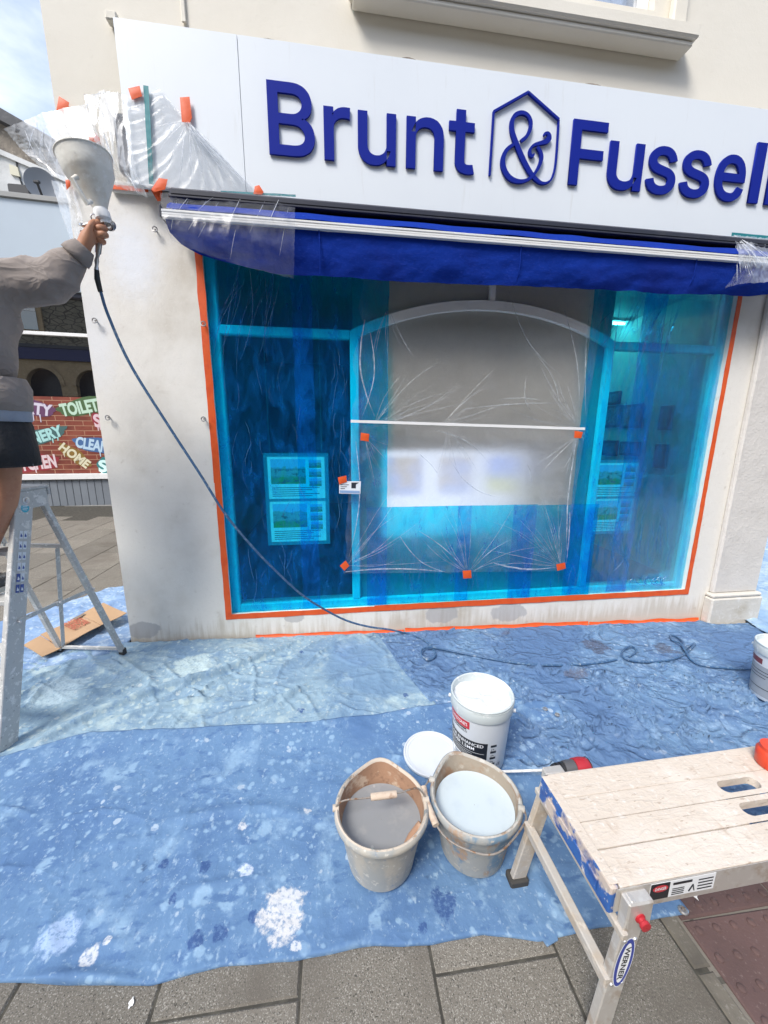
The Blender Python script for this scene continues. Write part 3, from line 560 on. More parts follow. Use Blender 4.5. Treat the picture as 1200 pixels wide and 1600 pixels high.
# ------------------------------------------------------------------ fascia sign
SY = -.10
GLY = {"B":[[[0.06,0.0],[0.06,0.509],[0.241,0.509],[0.261,0.508],[0.28,0.506],[0.298,0.502],[0.314,0.497],[0.329,0.491],[0.342,0.483],[0.354,0.474],[0.364,0.464],[0.373,0.454],[0.381,0.442],[0.387,0.429],[0.392,0.416],[0.395,0.403],[0.397,0.389],[0.398,0.374],[0.398,0.361],[0.396,0.35],[0.394,0.339],[0.391,0.329],[0.387,0.32],[0.382,0.312],[0.376,0.304],[0.37,0.298],[0.364,0.291],[0.356,0.286],[0.349,0.281],[0.341,0.277],[0.332,0.273],[0.324,0.269],[0.315,0.267],[0.315,0.262],[0.325,0.261],[0.334,0.259],[0.344,0.255],[0.354,0.251],[0.363,0.245],[0.372,0.239],[0.381,0.231],[0.389,0.223],[0.396,0.214],[0.402,0.203],[0.408,0.192],[0.412,0.179],[0.415,0.166],[0.417,0.152],[0.418,0.136],[0.417,0.121],[0.415,0.107],[0.411,0.093],[0.407,0.079],[0.4,0.067],[0.392,0.055],[0.383,0.044],[0.372,0.034],[0.359,0.026],[0.344,0.018],[0.328,0.011],[0.311,0.006],[0.291,0.003],[0.27,0.001],[0.247,0.0]],[[0.125,0.057],[0.245,0.057],[0.267,0.058],[0.287,0.061],[0.304,0.065],[0.318,0.072],[0.33,0.08],[0.339,0.089],[0.346,0.1],[0.351,0.111],[0.354,0.123],[0.355,0.137],[0.355,0.147],[0.353,0.157],[0.351,0.166],[0.347,0.175],[0.342,0.184],[0.337,0.192],[0.33,0.2],[0.323,0.206],[0.315,0.213],[0.306,0.218],[0.296,0.223],[0.285,0.226],[0.273,0.229],[0.261,0.23],[0.248,0.231],[0.125,0.231]],[[0.125,0.285],[0.238,0.285],[0.249,0.286],[0.259,0.287],[0.269,0.289],[0.279,0.292],[0.288,0.296],[0.297,0.301],[0.304,0.306],[0.311,0.312],[0.318,0.319],[0.323,0.326],[0.328,0.334],[0.331,0.343],[0.334,0.352],[0.335,0.362],[0.336,0.372],[0.335,0.385],[0.332,0.397],[0.328,0.409],[0.321,0.419],[0.313,0.429],[0.302,0.437],[0.29,0.443],[0.275,0.448],[0.259,0.451],[0.24,0.452],[0.125,0.452]]],"r":[[[0.053,0.0],[0.053,0.379],[0.112,0.379],[0.112,0.321],[0.115,0.321],[0.12,0.332],[0.126,0.342],[0.134,0.351],[0.142,0.36],[0.152,0.367],[0.163,0.374],[0.175,0.378],[0.187,0.382],[0.2,0.384],[0.213,0.385],[0.216,0.385],[0.219,0.385],[0.222,0.385],[0.226,0.385],[0.229,0.384],[0.233,0.384],[0.236,0.384],[0.239,0.384],[0.241,0.384],[0.243,0.384],[0.243,0.322],[0.242,0.323],[0.24,0.323],[0.237,0.323],[0.234,0.324],[0.23,0.324],[0.226,0.325],[0.221,0.325],[0.216,0.325],[0.212,0.326],[0.207,0.326],[0.196,0.325],[0.186,0.324],[0.177,0.322],[0.168,0.319],[0.159,0.315],[0.151,0.31],[0.144,0.304],[0.137,0.298],[0.131,0.291],[0.126,0.284],[0.121,0.275],[0.118,0.267],[0.116,0.257],[0.114,0.247],[0.114,0.237],[0.114,0.0]]],"u":[[[0.182,-0.005],[0.167,-0.004],[0.153,-0.003],[0.14,0.001],[0.127,0.005],[0.115,0.011],[0.104,0.018],[0.094,0.026],[0.084,0.036],[0.076,0.047],[0.069,0.059],[0.063,0.072],[0.059,0.087],[0.055,0.103],[0.053,0.12],[0.053,0.139],[0.053,0.379],[0.114,0.379],[0.114,0.144],[0.115,0.127],[0.117,0.112],[0.122,0.098],[0.129,0.086],[0.137,0.075],[0.147,0.066],[0.158,0.059],[0.171,0.054],[0.185,0.051],[0.2,0.05],[0.211,0.051],[0.221,0.052],[0.231,0.054],[0.24,0.058],[0.249,0.062],[0.257,0.067],[0.265,0.073],[0.272,0.08],[0.278,0.088],[0.283,0.097],[0.288,0.106],[0.291,0.117],[0.294,0.128],[0.296,0.14],[0.296,0.153],[0.296,0.379],[0.357,0.379],[0.357,0.0],[0.298,0.0],[0.298,0.092],[0.307,0.092],[0.3,0.072],[0.291,0.054],[0.281,0.039],[0.269,0.027],[0.257,0.017],[0.244,0.009],[0.23,0.003],[0.215,-0.002],[0.199,-0.004]]],"n":[[[0.114,0.227],[0.114,0.0],[0.053,0.0],[0.053,0.379],[0.112,0.379],[0.112,0.287],[0.102,0.287],[0.11,0.307],[0.119,0.324],[0.129,0.339],[0.14,0.352],[0.152,0.362],[0.165,0.37],[0.18,0.376],[0.195,0.381],[0.211,0.384],[0.227,0.384],[0.242,0.384],[0.257,0.382],[0.27,0.379],[0.283,0.374],[0.295,0.369],[0.306,0.362],[0.316,0.353],[0.325,0.344],[0.333,0.333],[0.341,0.321],[0.347,0.307],[0.351,0.293],[0.354,0.276],[0.356,0.259],[0.357,0.24],[0.357,0.0],[0.296,0.0],[0.296,0.235],[0.295,0.252],[0.292,0.268],[0.288,0.281],[0.281,0.294],[0.273,0.304],[0.263,0.313],[0.252,0.32],[0.239,0.325],[0.225,0.328],[0.21,0.329],[0.199,0.329],[0.189,0.327],[0.179,0.325],[0.17,0.322],[0.161,0.317],[0.152,0.312],[0.145,0.306],[0.138,0.299],[0.132,0.291],[0.126,0.283],[0.122,0.273],[0.118,0.263],[0.116,0.252],[0.114,0.24]]],"t":[[[0.0913,0.0213],[0.1041,0.0117],[0.1172,0.0048],[0.15,-0.0032],[0.1836,-0.004],[0.1964,-0.0024],[0.2132,0.0024],[0.2017,0.0533],[0.1804,0.0504],[0.1588,0.0504],[0.1468,0.0536],[0.1401,0.0573],[0.1329,0.0645],[0.126,0.0872],[0.126,0.3264],[0.2044,0.328],[0.2041,0.3789],[0.1428,0.3792],[0.126,0.38],[0.1257,0.4709],[0.066,0.4712],[0.0649,0.3795],[0.006,0.3784],[0.0063,0.3275],[0.0652,0.3264],[0.066,0.0736],[0.0684,0.0608],[0.0732,0.0488],[0.0825,0.0309]]],"F":[[[0.06,0.0],[0.06,0.509],[0.369,0.509],[0.369,0.452],[0.125,0.452],[0.125,0.278],[0.346,0.278],[0.346,0.221],[0.125,0.221],[0.125,0.0]]],"s":[[[0.182,-0.008],[0.167,-0.008],[0.152,-0.006],[0.138,-0.004],[0.125,-0.001],[0.112,0.003],[0.1,0.009],[0.089,0.015],[0.079,0.021],[0.07,0.029],[0.062,0.038],[0.054,0.047],[0.048,0.058],[0.043,0.069],[0.039,0.081],[0.036,0.094],[0.094,0.107],[0.098,0.095],[0.102,0.084],[0.108,0.075],[0.116,0.067],[0.124,0.06],[0.134,0.055],[0.144,0.051],[0.156,0.048],[0.168,0.046],[0.181,0.045],[0.196,0.046],[0.21,0.048],[0.223,0.051],[0.234,0.056],[0.244,0.062],[0.253,0.069],[0.26,0.077],[0.264,0.085],[0.267,0.094],[0.268,0.103],[0.267,0.11],[0.266,0.118],[0.263,0.124],[0.259,0.13],[0.254,0.136],[0.248,0.141],[0.241,0.145],[0.232,0.149],[0.223,0.152],[0.212,0.155],[0.149,0.17],[0.13,0.175],[0.112,0.182],[0.097,0.19],[0.083,0.198],[0.072,0.208],[0.063,0.219],[0.056,0.231],[0.051,0.244],[0.048,0.258],[0.047,0.274],[0.048,0.287],[0.05,0.299],[0.053,0.31],[0.058,0.321],[0.065,0.332],[0.073,0.341],[0.082,0.35],[0.092,0.357],[0.103,0.364],[0.115,0.37],[0.128,0.375],[0.142,0.379],[0.156,0.382],[0.171,0.384],[0.187,0.384],[0.202,0.384],[0.216,0.383],[0.23,0.38],[0.242,0.377],[0.254,0.372],[0.265,0.367],[0.274,0.361],[0.283,0.355],[0.292,0.347],[0.299,0.339],[0.305,0.33],[0.311,0.321],[0.316,0.311],[0.32,0.301],[0.324,0.29],[0.268,0.277],[0.265,0.286],[0.261,0.294],[0.256,0.301],[0.25,0.309],[0.243,0.316],[0.234,0.322],[0.225,0.326],[0.214,0.33],[0.201,0.332],[0.187,0.333],[0.174,0.332],[0.162,0.33],[0.151,0.327],[0.14,0.322],[0.131,0.317],[0.123,0.31],[0.117,0.303],[0.112,0.295],[0.109,0.286],[0.109,0.277],[0.109,0.269],[0.111,0.262],[0.114,0.255],[0.118,0.249],[0.124,0.243],[0.131,0.238],[0.139,0.234],[0.149,0.23],[0.159,0.226],[0.172,0.223],[0.229,0.209],[0.249,0.204],[0.267,0.197],[0.282,0.19],[0.295,0.181],[0.306,0.171],[0.315,0.161],[0.322,0.149],[0.327,0.136],[0.33,0.122],[0.331,0.107],[0.33,0.093],[0.328,0.081],[0.324,0.069],[0.319,0.058],[0.312,0.047],[0.304,0.037],[0.295,0.028],[0.284,0.02],[0.273,0.013],[0.26,0.006],[0.246,0.001],[0.231,-0.003],[0.216,-0.006],[0.199,-0.008]]],"e":[[[0.0865,0.0405],[0.1137,0.0181],[0.1348,0.0072],[0.166,-0.0032],[0.1908,-0.0072],[0.2292,-0.008],[0.2564,-0.004],[0.2812,0.0032],[0.3151,0.0221],[0.3327,0.0365],[0.3471,0.0533],[0.358,0.072],[0.3644,0.0912],[0.3068,0.1048],[0.2919,0.0797],[0.2695,0.0597],[0.2388,0.048],[0.2276,0.0464],[0.2028,0.0464],[0.1724,0.052],[0.1527,0.0603],[0.1409,0.0677],[0.1297,0.0781],[0.1201,0.0901],[0.1113,0.1037],[0.1044,0.1192],[0.098,0.1448],[0.0972,0.1688],[0.2628,0.1688],[0.3708,0.1696],[0.3708,0.2192],[0.366,0.2512],[0.3556,0.2856],[0.3367,0.3219],[0.3183,0.3419],[0.2887,0.3643],[0.2532,0.3784],[0.2308,0.3832],[0.198,0.384],[0.1652,0.38],[0.1324,0.3688],[0.1009,0.3499],[0.0753,0.3227],[0.0641,0.3075],[0.0548,0.2896],[0.042,0.2528],[0.0348,0.2104],[0.034,0.1952],[0.0348,0.1632],[0.0372,0.1464],[0.0412,0.1248],[0.0476,0.104],[0.0649,0.0677]],[[0.0967,0.2211],[0.0972,0.232],[0.1036,0.2584],[0.1209,0.2899],[0.1457,0.3131],[0.1668,0.324],[0.1956,0.3296],[0.2316,0.328],[0.2532,0.32],[0.2623,0.3147],[0.2785,0.2997],[0.2863,0.2899],[0.2988,0.2672],[0.3084,0.2304],[0.3076,0.2208]]],"l":[[[0.139,-0.002],[0.123,-0.001],[0.108,0.001],[0.095,0.006],[0.083,0.012],[0.074,0.02],[0.066,0.03],[0.06,0.041],[0.056,0.054],[0.053,0.068],[0.053,0.084],[0.053,0.509],[0.114,0.509],[0.114,0.099],[0.114,0.089],[0.115,0.08],[0.116,0.073],[0.118,0.067],[0.12,0.062],[0.123,0.059],[0.127,0.056],[0.133,0.054],[0.139,0.052],[0.146,0.052],[0.15,0.052],[0.153,0.052],[0.156,0.052],[0.158,0.052],[0.16,0.053],[0.162,0.053],[0.164,0.053],[0.166,0.054],[0.168,0.054],[0.17,0.054],[0.181,0.003],[0.177,0.002],[0.174,0.001],[0.17,0.0],[0.166,-0.0],[0.162,-0.001],[0.157,-0.001],[0.153,-0.002],[0.148,-0.002],[0.144,-0.002]]]}
sz0 = (W(207, 285, SY)[2]+W(1200, 378, SY)[2])/2; sz1 = (W(183, 28, SY)[2]+W(1200, 170, SY)[2])/2
sx0 = W(190, 150, SY)[0]; seam = W(370, 50, SY)[0]; sx1 = 3.74
sign = thing('shop_sign', 'long white fascia sign reading Brunt & Fussell in raised blue letters', 'sign', ((sx0+sx1)/2, SY, sz0))
for a, b in ((sx0, seam-.0012), (seam+.0012, sx1)):
    mb = MB(); mb.cbox(a, SY, sz0, b, SY+.035, sz1, .0015); obj('panel', mb, M_sign, sign)
mb = MB(); mb.box(sx0+.03, SY+.036, sz0+.03, sx1-.02, -.001, sz1-.02); obj('batten_frame', mb, M_dark, sign, smooth=False)
def place_letter(ch, xl, xr, zb, zt=None, yd=.013):
    """raised letter: outline filled and extruded"""
    cu = bpy.data.curves.new('letter', 'CURVE'); cu.dimensions = '2D'; cu.fill_mode = 'BOTH'; cu.extrude = yd/2; cu.bevel_depth = 0
    lo = GLY[ch]; X = [p[0] for l in lo for p in l]; x0, x1 = min(X), max(X); s = (xr-xl)/(x1-x0); sv = LS
    LO = []
    for l in lo:
        P = np.array([((q[0]-x0)*s, q[1]*sv) for q in l], float); hole = ch in 'Be' and len(lo) > 1 and l is not max(lo, key=lambda k: max(p[0] for p in k)-min(p[0] for p in k))
        if np.sum(P[:, 0]*np.roll(P[:, 1], -1)-np.roll(P[:, 0], -1)*P[:, 1]) < 0: P = P[::-1]
        e = np.roll(P, -1, 0)-P; e /= np.maximum(np.linalg.norm(e, axis=1), 1e-9)[:, None]; n1 = np.stack([e[:, 1], -e[:, 0]], 1); n0 = np.roll(n1, 1, 0); m = n0+n1; m /= np.maximum((m*n1).sum(1), .5)[:, None]*1.0
        P = P+m*BOLD*(-1 if hole else 1); LO.append(P)
    al = np.vstack(LO); lo_, hi_ = al.min(0), al.max(0); H0 = max(p[1] for l in lo for p in l)*sv; L0 = min(p[1] for l in lo for p in l)*sv
    LO = [np.stack([(P[:, 0]-lo_[0])*(xr-xl)/(hi_[0]-lo_[0]), L0+(P[:, 1]-lo_[1])*(H0-L0)/(hi_[1]-lo_[1])], 1) for P in LO]
    for l in LO:
        sp = cu.splines.new('POLY'); sp.points.add(len(l)-1); sp.use_cyclic_u = True
        for p, q in zip(sp.points, l): p.co = (q[0], q[1], 0, 1)
    o = bpy.data.objects.new('letter', cu); COL.objects.link(o); dg = bpy.context.evaluated_depsgraph_get(); dg.update()
    me = bpy.data.meshes.new_from_object(o.evaluated_get(dg)); bpy.data.objects.remove(o)
    me.transform(Matrix(((1, 0, 0, xl), (0, 0, -1, SY-.004-yd/2), (0, 1, 0, zb), (0, 0, 0, 1)))); me.materials.clear(); me.materials.append(M_letter)
    for p in me.polygons: p.material_index = 0
    return obj('letter', me, None, sign)
BOLD = .0075
GLY['l'] = [[(0, 0), (.08, 0), (.08, .509), (0, .509)]]
zb = W(421, 243, SY)[2]; LS = (W(418, 128, SY)[2]-zb)/.509
Xp = lambda px, py: W(px, py, SY)[0]
for ch, a, b in (('B', (419, 185), (492, 210)), ('r', (506, 210), (547, 190)), ('u', (559, 225), (618, 225)), ('n', (634, 235), (692, 235)), ('t', (701, 190), (743, 190)),
                 ('F', (890, 240), (948, 205)), ('u', (948, 260), (1002, 260)), ('s', (1008, 270), (1054, 270)), ('s', (1060, 280), (1106, 280)), ('e', (1114, 285), (1160, 285)), ('l', (1166, 312), (1181, 312))):
    place_letter(ch, Xp(*a), Xp(*b), zb)
xl = Xp(1191, 318); place_letter('l', xl, xl+Xp(1181, 312)-Xp(1166, 312), zb)
def ribbon(pts, widths, depth, y0, drift=.004):
    P = np.array(pts); n = len(P); d = np.gradient(P, axis=0); d /= np.linalg.norm(d, axis=1)[:, None]; nn = np.stack([-d[:, 1], d[:, 0]], 1)
    w_ = np.interp(np.linspace(0, 1, n), np.linspace(0, 1, len(widths)), widths)/2; mb = MB(); vs = []; fs = []
    for i in range(n):
        yy = y0-drift*i/n; a = P[i]+nn[i]*w_[i]; b = P[i]-nn[i]*w_[i]
        vs += [(a[0], yy-depth, a[1]), (b[0], yy-depth, b[1]), (b[0], yy, b[1]), (a[0], yy, a[1])]
    for i in range(n-1):
        for k in range(4): fs.append((i*4+k, i*4+(k+1) % 4, i*4+4+(k+1) % 4, i*4+4+k))
    fs += [(0, 1, 2, 3), (n*4-1, n*4-2, n*4-3, n*4-4)]
    return mb.add(vs, fs)
def emb(pts): return [(lambda p: (p[0], p[2]))(W(740+x/5.4545, 120+y/5.4545, SY)) for x, y in pts]
E1 = emb([(130, 852), (163, 312)]); E2 = emb([(163, 312), (458, 148)]); E3 = emb([(458, 148), (716, 382)]); E4 = emb([(716, 382), (700, 640), (684, 790), (655, 880), (615, 915), (570, 918), (525, 890), (480, 840), (430, 755), (385, 660), (345, 560), (318, 475), (318, 400), (345, 345), (398, 325), (448, 345), (476, 400), (470, 465), (440, 525), (390, 568)])
E5 = emb([(375, 572), (310, 605), (262, 655), (240, 735), (255, 810), (300, 875), (370, 905), (440, 895), (495, 855), (540, 790), (565, 720), (560, 665), (530, 615)]); E6 = emb([(508, 668), (490, 690), (470, 668), (476, 625), (510, 595), (570, 578), (615, 562), (632, 530), (620, 500), (595, 503), (590, 520)])
for E_, wd, sm in ((E1, [.012, .012], 0), (E2, [.013, .013], 0), (E3, [.013, .013], 0), (E4, [.010, .010, .012, .026, .032, .030, .024, .020, .022, .018], 120), (E5, [.016, .022, .032, .030, .018, .018, .024, .020], 90), (E6, [.010, .022, .014, .022, .034, .016, .010], 60)):
    pts = spline(E_, sm) if sm else [tuple(np.array(E_[0])*(1-t)+np.array(E_[1])*t) for t in (0, .5, 1)]
    obj('emblem_stroke', ribbon(pts, wd, .014, SY-.003), M_letter, sign)
# ragged old mortar along the top edge of the sign
n = 260; xs = np.linspace(sx0+.06, sx1, n); mb = MB(); vs = []; fs = []
for i, x in enumerate(xs):
    h = .012+.016*max(0, float(fbm(x*7, 1.3, 5)))+.03*max(0, float(perlin(x*3.1, 7.7, 9))-.45); yy = -.07-.03*float(perlin(x*5, 2, 4))
    vs += [(x, yy, sz1-.004), (x, yy, sz1+h), (x, -.001, sz1+h*1.6+.01), (x, -.001, sz1-.004)]
for i in range(n-1):
    for k in range(4): fs.append((i*4+k, i*4+(k+1) % 4, i*4+4+(k+1) % 4, i*4+4+k))
mb.add(vs, fs); obj('mortar_bed', mb, M_dirt, shop)

# ------------------------------------------------------------------ awning (rolled up under the sign)
awn = thing('awning', 'rolled up royal blue canvas awning with a white front bar under the sign', 'awning', (1.1, -.15, 2.53))
ax0, ax1 = -.90, 3.36
bz0, bz1 = W(700, 374, -.28)[2], W(700, 362, -.28)[2]
mb = MB(); mb.cbox(ax0+.02, -.20, 2.905, ax1-.02, -.0, 2.950, .012); mb.cbox(ax0+.02, -.215, 2.893, ax1-.02, -.0, 2.903, .002); obj('cassette', mb, M_dark, awn)
A = []
for t in np.linspace(0, 1, 9):
    y = -.11-.155*t; z = 2.892-.02*t-(2.872-bz1-.012)*t*t
    A.append([(x, y-.02*math.sin(t*3.14)+.004*float(perlin(x*5, t*3, 2)), z+.008*float(perlin(x*3, t*2, 8))) for x in np.linspace(ax0+.02, ax1-.02, 120)])
mb = MB(); mb.grid(np.array(A)); mb.tube([(ax0+.02, -.12, 2.835), (ax1-.02, -.12, 2.835)], .052, 24); obj('canvas', mb, M_awn, awn, angle=0)
mb = MB(); h3 = (bz1-bz0)/3
for k in range(3): mb.cbox(ax0, -.285+.002*(k == 1), bz0+k*h3+.0008, ax1, -.235, bz0+(k+1)*h3-.0008, .002)
mb.box(ax0+.001, -.279, bz0+.003, ax1-.001, -.236, bz1-.003); obj('front_bar', mb, surf('bar_white', (.74, .74, .73), .4, co='World'), awn)
zlow = lambda x: np.interp(x, [-.9, -.84, -.74, -.58, -.35, .5, 1.5, 2.6, 3.0, 3.4], [.19, .13, .075, .045, .01, .0, .02, .035, .05, .09])+W(640, 435, -.28)[2]
nu, nv = 320, 16; A = np.zeros((nv, nu, 3)); xs = np.linspace(ax0+.01, ax1-.01, nu)
for j in range(nv):
    t = j/(nv-1); zl = zlow(xs)+.010*perlin(xs*2.3, xs*0+1, 3)+.005*perlin(xs*9, xs*0, 5)
    A[j, :, 0] = xs; A[j, :, 2] = bz0+.004+(zl-bz0)*t
    A[j, :, 1] = -.262+.05*t*t+.020*t*perlin(xs*2.2, xs*0+t*.8, 11)+.012*t*perlin(xs*6, t*2+xs*0, 12)+.006*ridged(xs*3+t, t*3+xs*.6, 13)
mb = MB(); mb.grid(A); v = obj('valance', mb, M_awn, awn, angle=0)
for x in (-.05, 1.20, 2.45): mb = MB(); mb.tube([(x, -.268, bz0), (x+.004, -.262, (bz0+zlow(x))/2), (x, -.222, zlow(x)+.01)], .0035, 6); obj('seam', mb, M_awn, awn)
for x in (ax0-.012, ax1): mb = MB(); mb.cbox(x, -.285, bz0+.002, x+.012, -.06, bz1+.02, .003); obj('end_bracket', mb, M_dark, awn)
# dark box beside the sign's left edge
mb = MB(); a = W(196, 185, -.02); b = W(207, 282, -.02); mb.cbox(a[0]-.05, -.06, b[2]+.02, sx0+.0, -.002, a[2], .006); obj('dark_end_box', mb, M_dark, sign)
# ------------------------------------------------------------------ masking film, clear film and tape on the window
FYB = .032
M_blue = film('blue_masking_film', (.05, .84, 1.), (.006, .27, .88), .30, .2, .04, 16, .35, cling=(3.2, .42, .56), stretch=(1.6, 1, .6))
M_clear = film('clear_film', (.98, .983, .987), (.80, .83, .86), .10, .25, .07, 14, .3)
M_fold = film('film_pleat', (.88, .90, .93), (.85, .88, .92), .62, .3, .3, 40, .3)  # doubled film, whitened further so wrinkle highlights sit in its colour
def sheet_xz(x0, x1, z0, z1, y, amp=.003, seed=0, edge=.004, nu=70, nv=110, fan=0):
    u = np.linspace(0, 1, nu)[None]; v = np.linspace(0, 1, nv)[:, None]
    X = x0+(x1-x0)*u+0*v; Z = z1+(z0-z1)*v+0*u
    e = edge*fbm(Z*6, Z*0+seed, seed, 4)*2; X = X+e*((u > .5)*2-1)*np.maximum(0, np.abs(u-.5)*2-.8)/.2
    X = X+0*v; Z = Z+edge*fbm(X*6, X*0+seed+3, seed+5, 3)*np.maximum(0, np.abs(v-.5)*2-.9)/.1
    Yd = amp*(ridged(X*3+Z*.8, Z*1.4, seed, 3)*.8+.7*fbm(X*9, Z*4, seed+2, 3))
    return np.stack([X, y-np.abs(Yd), Z], 2)
fx = lambda px, py, Y=FYB: W(px, py, Y)[0]
fz = lambda px, py, Y=FYB: W(px, py, Y)[2]
zt, zb_ = OZ1-.012, OZ0+.006
film_specs = [
 ('blue masking film covering the left side pane from jamb to its dark overlap strip', fx(322, 500), fx(492, 640), zb_, zt, FYB, 1),
 ('blue masking film over the left mullion and the left end of the arch', fx(462, 640), fx(606, 640), zb_+.002, zt, FYB-.005, 2),
 ('blue masking film over the right mullion and the right end of the arch', fx(917, 560), fx(1018, 640), zb_+.002, zt, FYB-.005, 3),
 ('blue masking film covering the right side pane up to the right jamb', fx(985, 640), OX1-.004, zb_, zt, FYB, 4),
 ('low blue film on the frosted pane, left piece beside the left mullion', fx(573, 860), fx(733, 860), zb_+.006, fz(650, 791), FYB-.010, 5),
 ('low blue film on the frosted pane, middle piece under the lit display', fx(712, 860), fx(832, 860), zb_+.004, fz(760, 789), FYB-.014, 6),
 ('low blue film on the frosted pane, right piece beside the right mullion', fx(796, 860), fx(925, 860), zb_+.002, fz(870, 788), FYB-.018, 7)]
for lab, x0, x1, z0, z1, y, sd_ in film_specs:
    mb = MB(); mb.grid(sheet_xz(x0, x1, z0, z1, y, .003, sd_, .006 if sd_ < 5 else .003)); solo('masking_film', mb, M_blue, lab, 'plastic film', 'blue masking film on the shop window', angle=0)
def quad_sheet(tl, tr, br, bl, Y, nu, nv, amp, seed, ragged=0.):
    c = [np.array([p[0], p[2]]) for p in (W(*tl, Y), W(*tr, Y), W(*br, Y), W(*bl, Y))]
    u = np.linspace(0, 1, nu)[None, :, None]; v = np.linspace(0, 1, nv)[:, None, None]
    P = (1-v)*((1-u)*c[0]+u*c[1])+v*((1-u)*c[3]+u*c[2]); X, Z = P[..., 0], P[..., 1]
    if ragged:
        k = np.clip(1-u[..., 0]/.12, 0, 1); X = X+ragged*k*fbm(Z*5, Z*0+seed, seed, 5)*2
    return np.stack([X, Y-amp*np.abs(ridged(X*2.5, Z*2.5, seed, 3)*.6+fbm(X*8, Z*8, seed+1, 3)), Z], 2)
def pleat(mb, a, b, bend, Y, wd=.004, ht=.005, n=14):
    """a narrow pinched fold of film from pixel a to pixel b"""
    P0, P1 = W(*a, Y), W(*b, Y); d = P1-P0; L_ = math.hypot(d[0], d[2]); nx, nz = -d[2]/L_, d[0]/L_; vs = []; fs = []
    for i in range(n):
        t = i/(n-1); k = math.sin(math.pi*t)*bend*L_+.003*float(perlin(t*5+a[0], a[1]*.37, 3)); wv = wd*(.15+.85*math.sin(math.pi*min(1, t*1.05+.05))**.6)
        x, z = P0[0]+d[0]*t+nx*k, P0[2]+d[2]*t+nz*k; y = Y-.004
        vs += [(x-nx*wv/2, y, z-nz*wv/2), (x, y-ht*math.sin(math.pi*max(.06, min(.94, t))), z), (x+nx*wv/2, y, z+nz*wv/2)]
    for i in range(n-1):
        for k in range(2): fs.append((i*3+k, i*3+k+1, i*3+k+4, i*3+k+3))
    mb.add(vs, fs)
M_clearU = film('clear_film_taut', (.99, .99, .99), (.80, .83, .86), .05, .25, .06, 14, .3)
cu_ = solo('clear_film', (lambda m: m.grid(quad_sheet((566, 436), (948, 446), (914, 668), (550, 654), .008, 120, 80, .006, 21, .035)))(MB()), M_clearU, 'clear plastic film stretched over the upper frosted pane and arch', 'plastic film', 'clear plastic film on the window', angle=0)
cl_ = solo('clear_film', (lambda m: m.grid(quad_sheet((549, 656), (915, 668), (880, 892), (538, 896), -.004, 120, 80, .007, 23, .02)))(MB()), M_clear, 'clear plastic sheet over the lower frosted pane, taped at its corners with orange squares', 'plastic film', 'clear plastic film on the window', angle=0)
rnd = random.Random(5)
def pleats(anchor_list, Y, extra, parent):
    mb = MB()
    for (ax_, ay), angs, l0, l1, n in anchor_list:
        for k in range(n):
            an = R_(rnd.uniform(*angs)); s = rnd.uniform(2, 14); l = rnd.uniform(l0, l1)
            pleat(mb, (ax_+s*math.cos(an), ay-s*math.sin(an)), (ax_+l*math.cos(an), ay-l*math.sin(an)), rnd.uniform(-.08, .08), Y, rnd.uniform(.001, .003), rnd.uniform(.001, .004))
    for e in extra: pleat(mb, e[0], e[1], e[2], Y, e[3] if len(e) > 3 else .005)
    o = obj('pleats', mb, M_fold, parent, angle=0); o['kind'] = 'stuff'
pleats([((580, 668), (12, 60), 60, 200, 16), ((905, 668), (95, 170), 40, 150, 14), ((690, 664), (10, 60), 40, 160, 9), ((605, 480), (-110, -60), 40, 130, 7)], .004,
       [((795, 455), (880, 590), -.1), ((830, 545), (875, 660), .12), ((720, 640), (900, 630), .02), ((880, 480), (905, 640), .05, .006), ((925, 450), (915, 650), -.03, .006), ((570, 500), (585, 650), -.1, .01), ((578, 520), (566, 650), .1, .008), ((780, 625), (850, 626), .05), ((822, 590), (835, 650), -.15)], cu_)
pleats([((730, 895), (15, 165), 40, 130, 18), ((876, 884), (85, 185), 40, 150, 20), ((570, 682), (-85, -10), 30, 90, 8), ((905, 678), (180, 265), 30, 110, 10), ((541, 884), (-5, 60), 50, 170, 10), ((700, 670), (200, 345), 30, 110, 10)], -.010,
       [((703, 718), (782, 778), -.12, .008), ((648, 704), (690, 750), .06, .006), ((680, 672), (765, 725), .1, .006), ((540, 893), (694, 893), .03, .012), ((772, 880), (868, 886), -.06, .014), ((655, 830), (728, 893), .05, .006), ((625, 838), (705, 896), -.12, .006), ((900, 690), (885, 860), -.03, .012), ((890, 800), (884, 880), .02, .009), ((556, 690), (545, 870), .06, .008), ((820, 720), (830, 755), .1)], cl_)
# crinkled folds on the blue film
mbp = MB()
for k in range(46):
    x = rnd.uniform(330, 470) if k < 30 else rnd.uniform(520, 545); y = rnd.uniform(560, 900) if k < 30 else rnd.uniform(540, 840)
    l = rnd.uniform(20, 70); pleat(mbp, (x, y), (x+rnd.uniform(-12, 16), y+l), rnd.uniform(-.15, .15), FYB-.006, rnd.uniform(.002, .004), .004)
for k in range(20): x = rnd.uniform(325, 440); pleat(mbp, (x, rnd.uniform(400, 470)), (x-rnd.uniform(10, 50), rnd.uniform(500, 620)), rnd.uniform(-.1, .1), FYB-.006, rnd.uniform(.002, .005), .004)
M_bfold = film('blue_film_pleat', (.10, .60, .95), (.10, .45, .80), .45, .12, .35, 40, .3)
o = solo('film_creases', mbp, M_bfold, 'fine creases puckered across the blue film on the left side pane', 'plastic film', kind='stuff', angle=0)
mbp = MB()
for k in range(26):
    x = rnd.uniform(955, 1050); y = rnd.uniform(840, 900); pleat(mbp, (x, y), (x+rnd.uniform(-22, 22), y-rnd.uniform(20, 80)), rnd.uniform(-.12, .12), FYB-.012, rnd.uniform(.002, .005), .004)
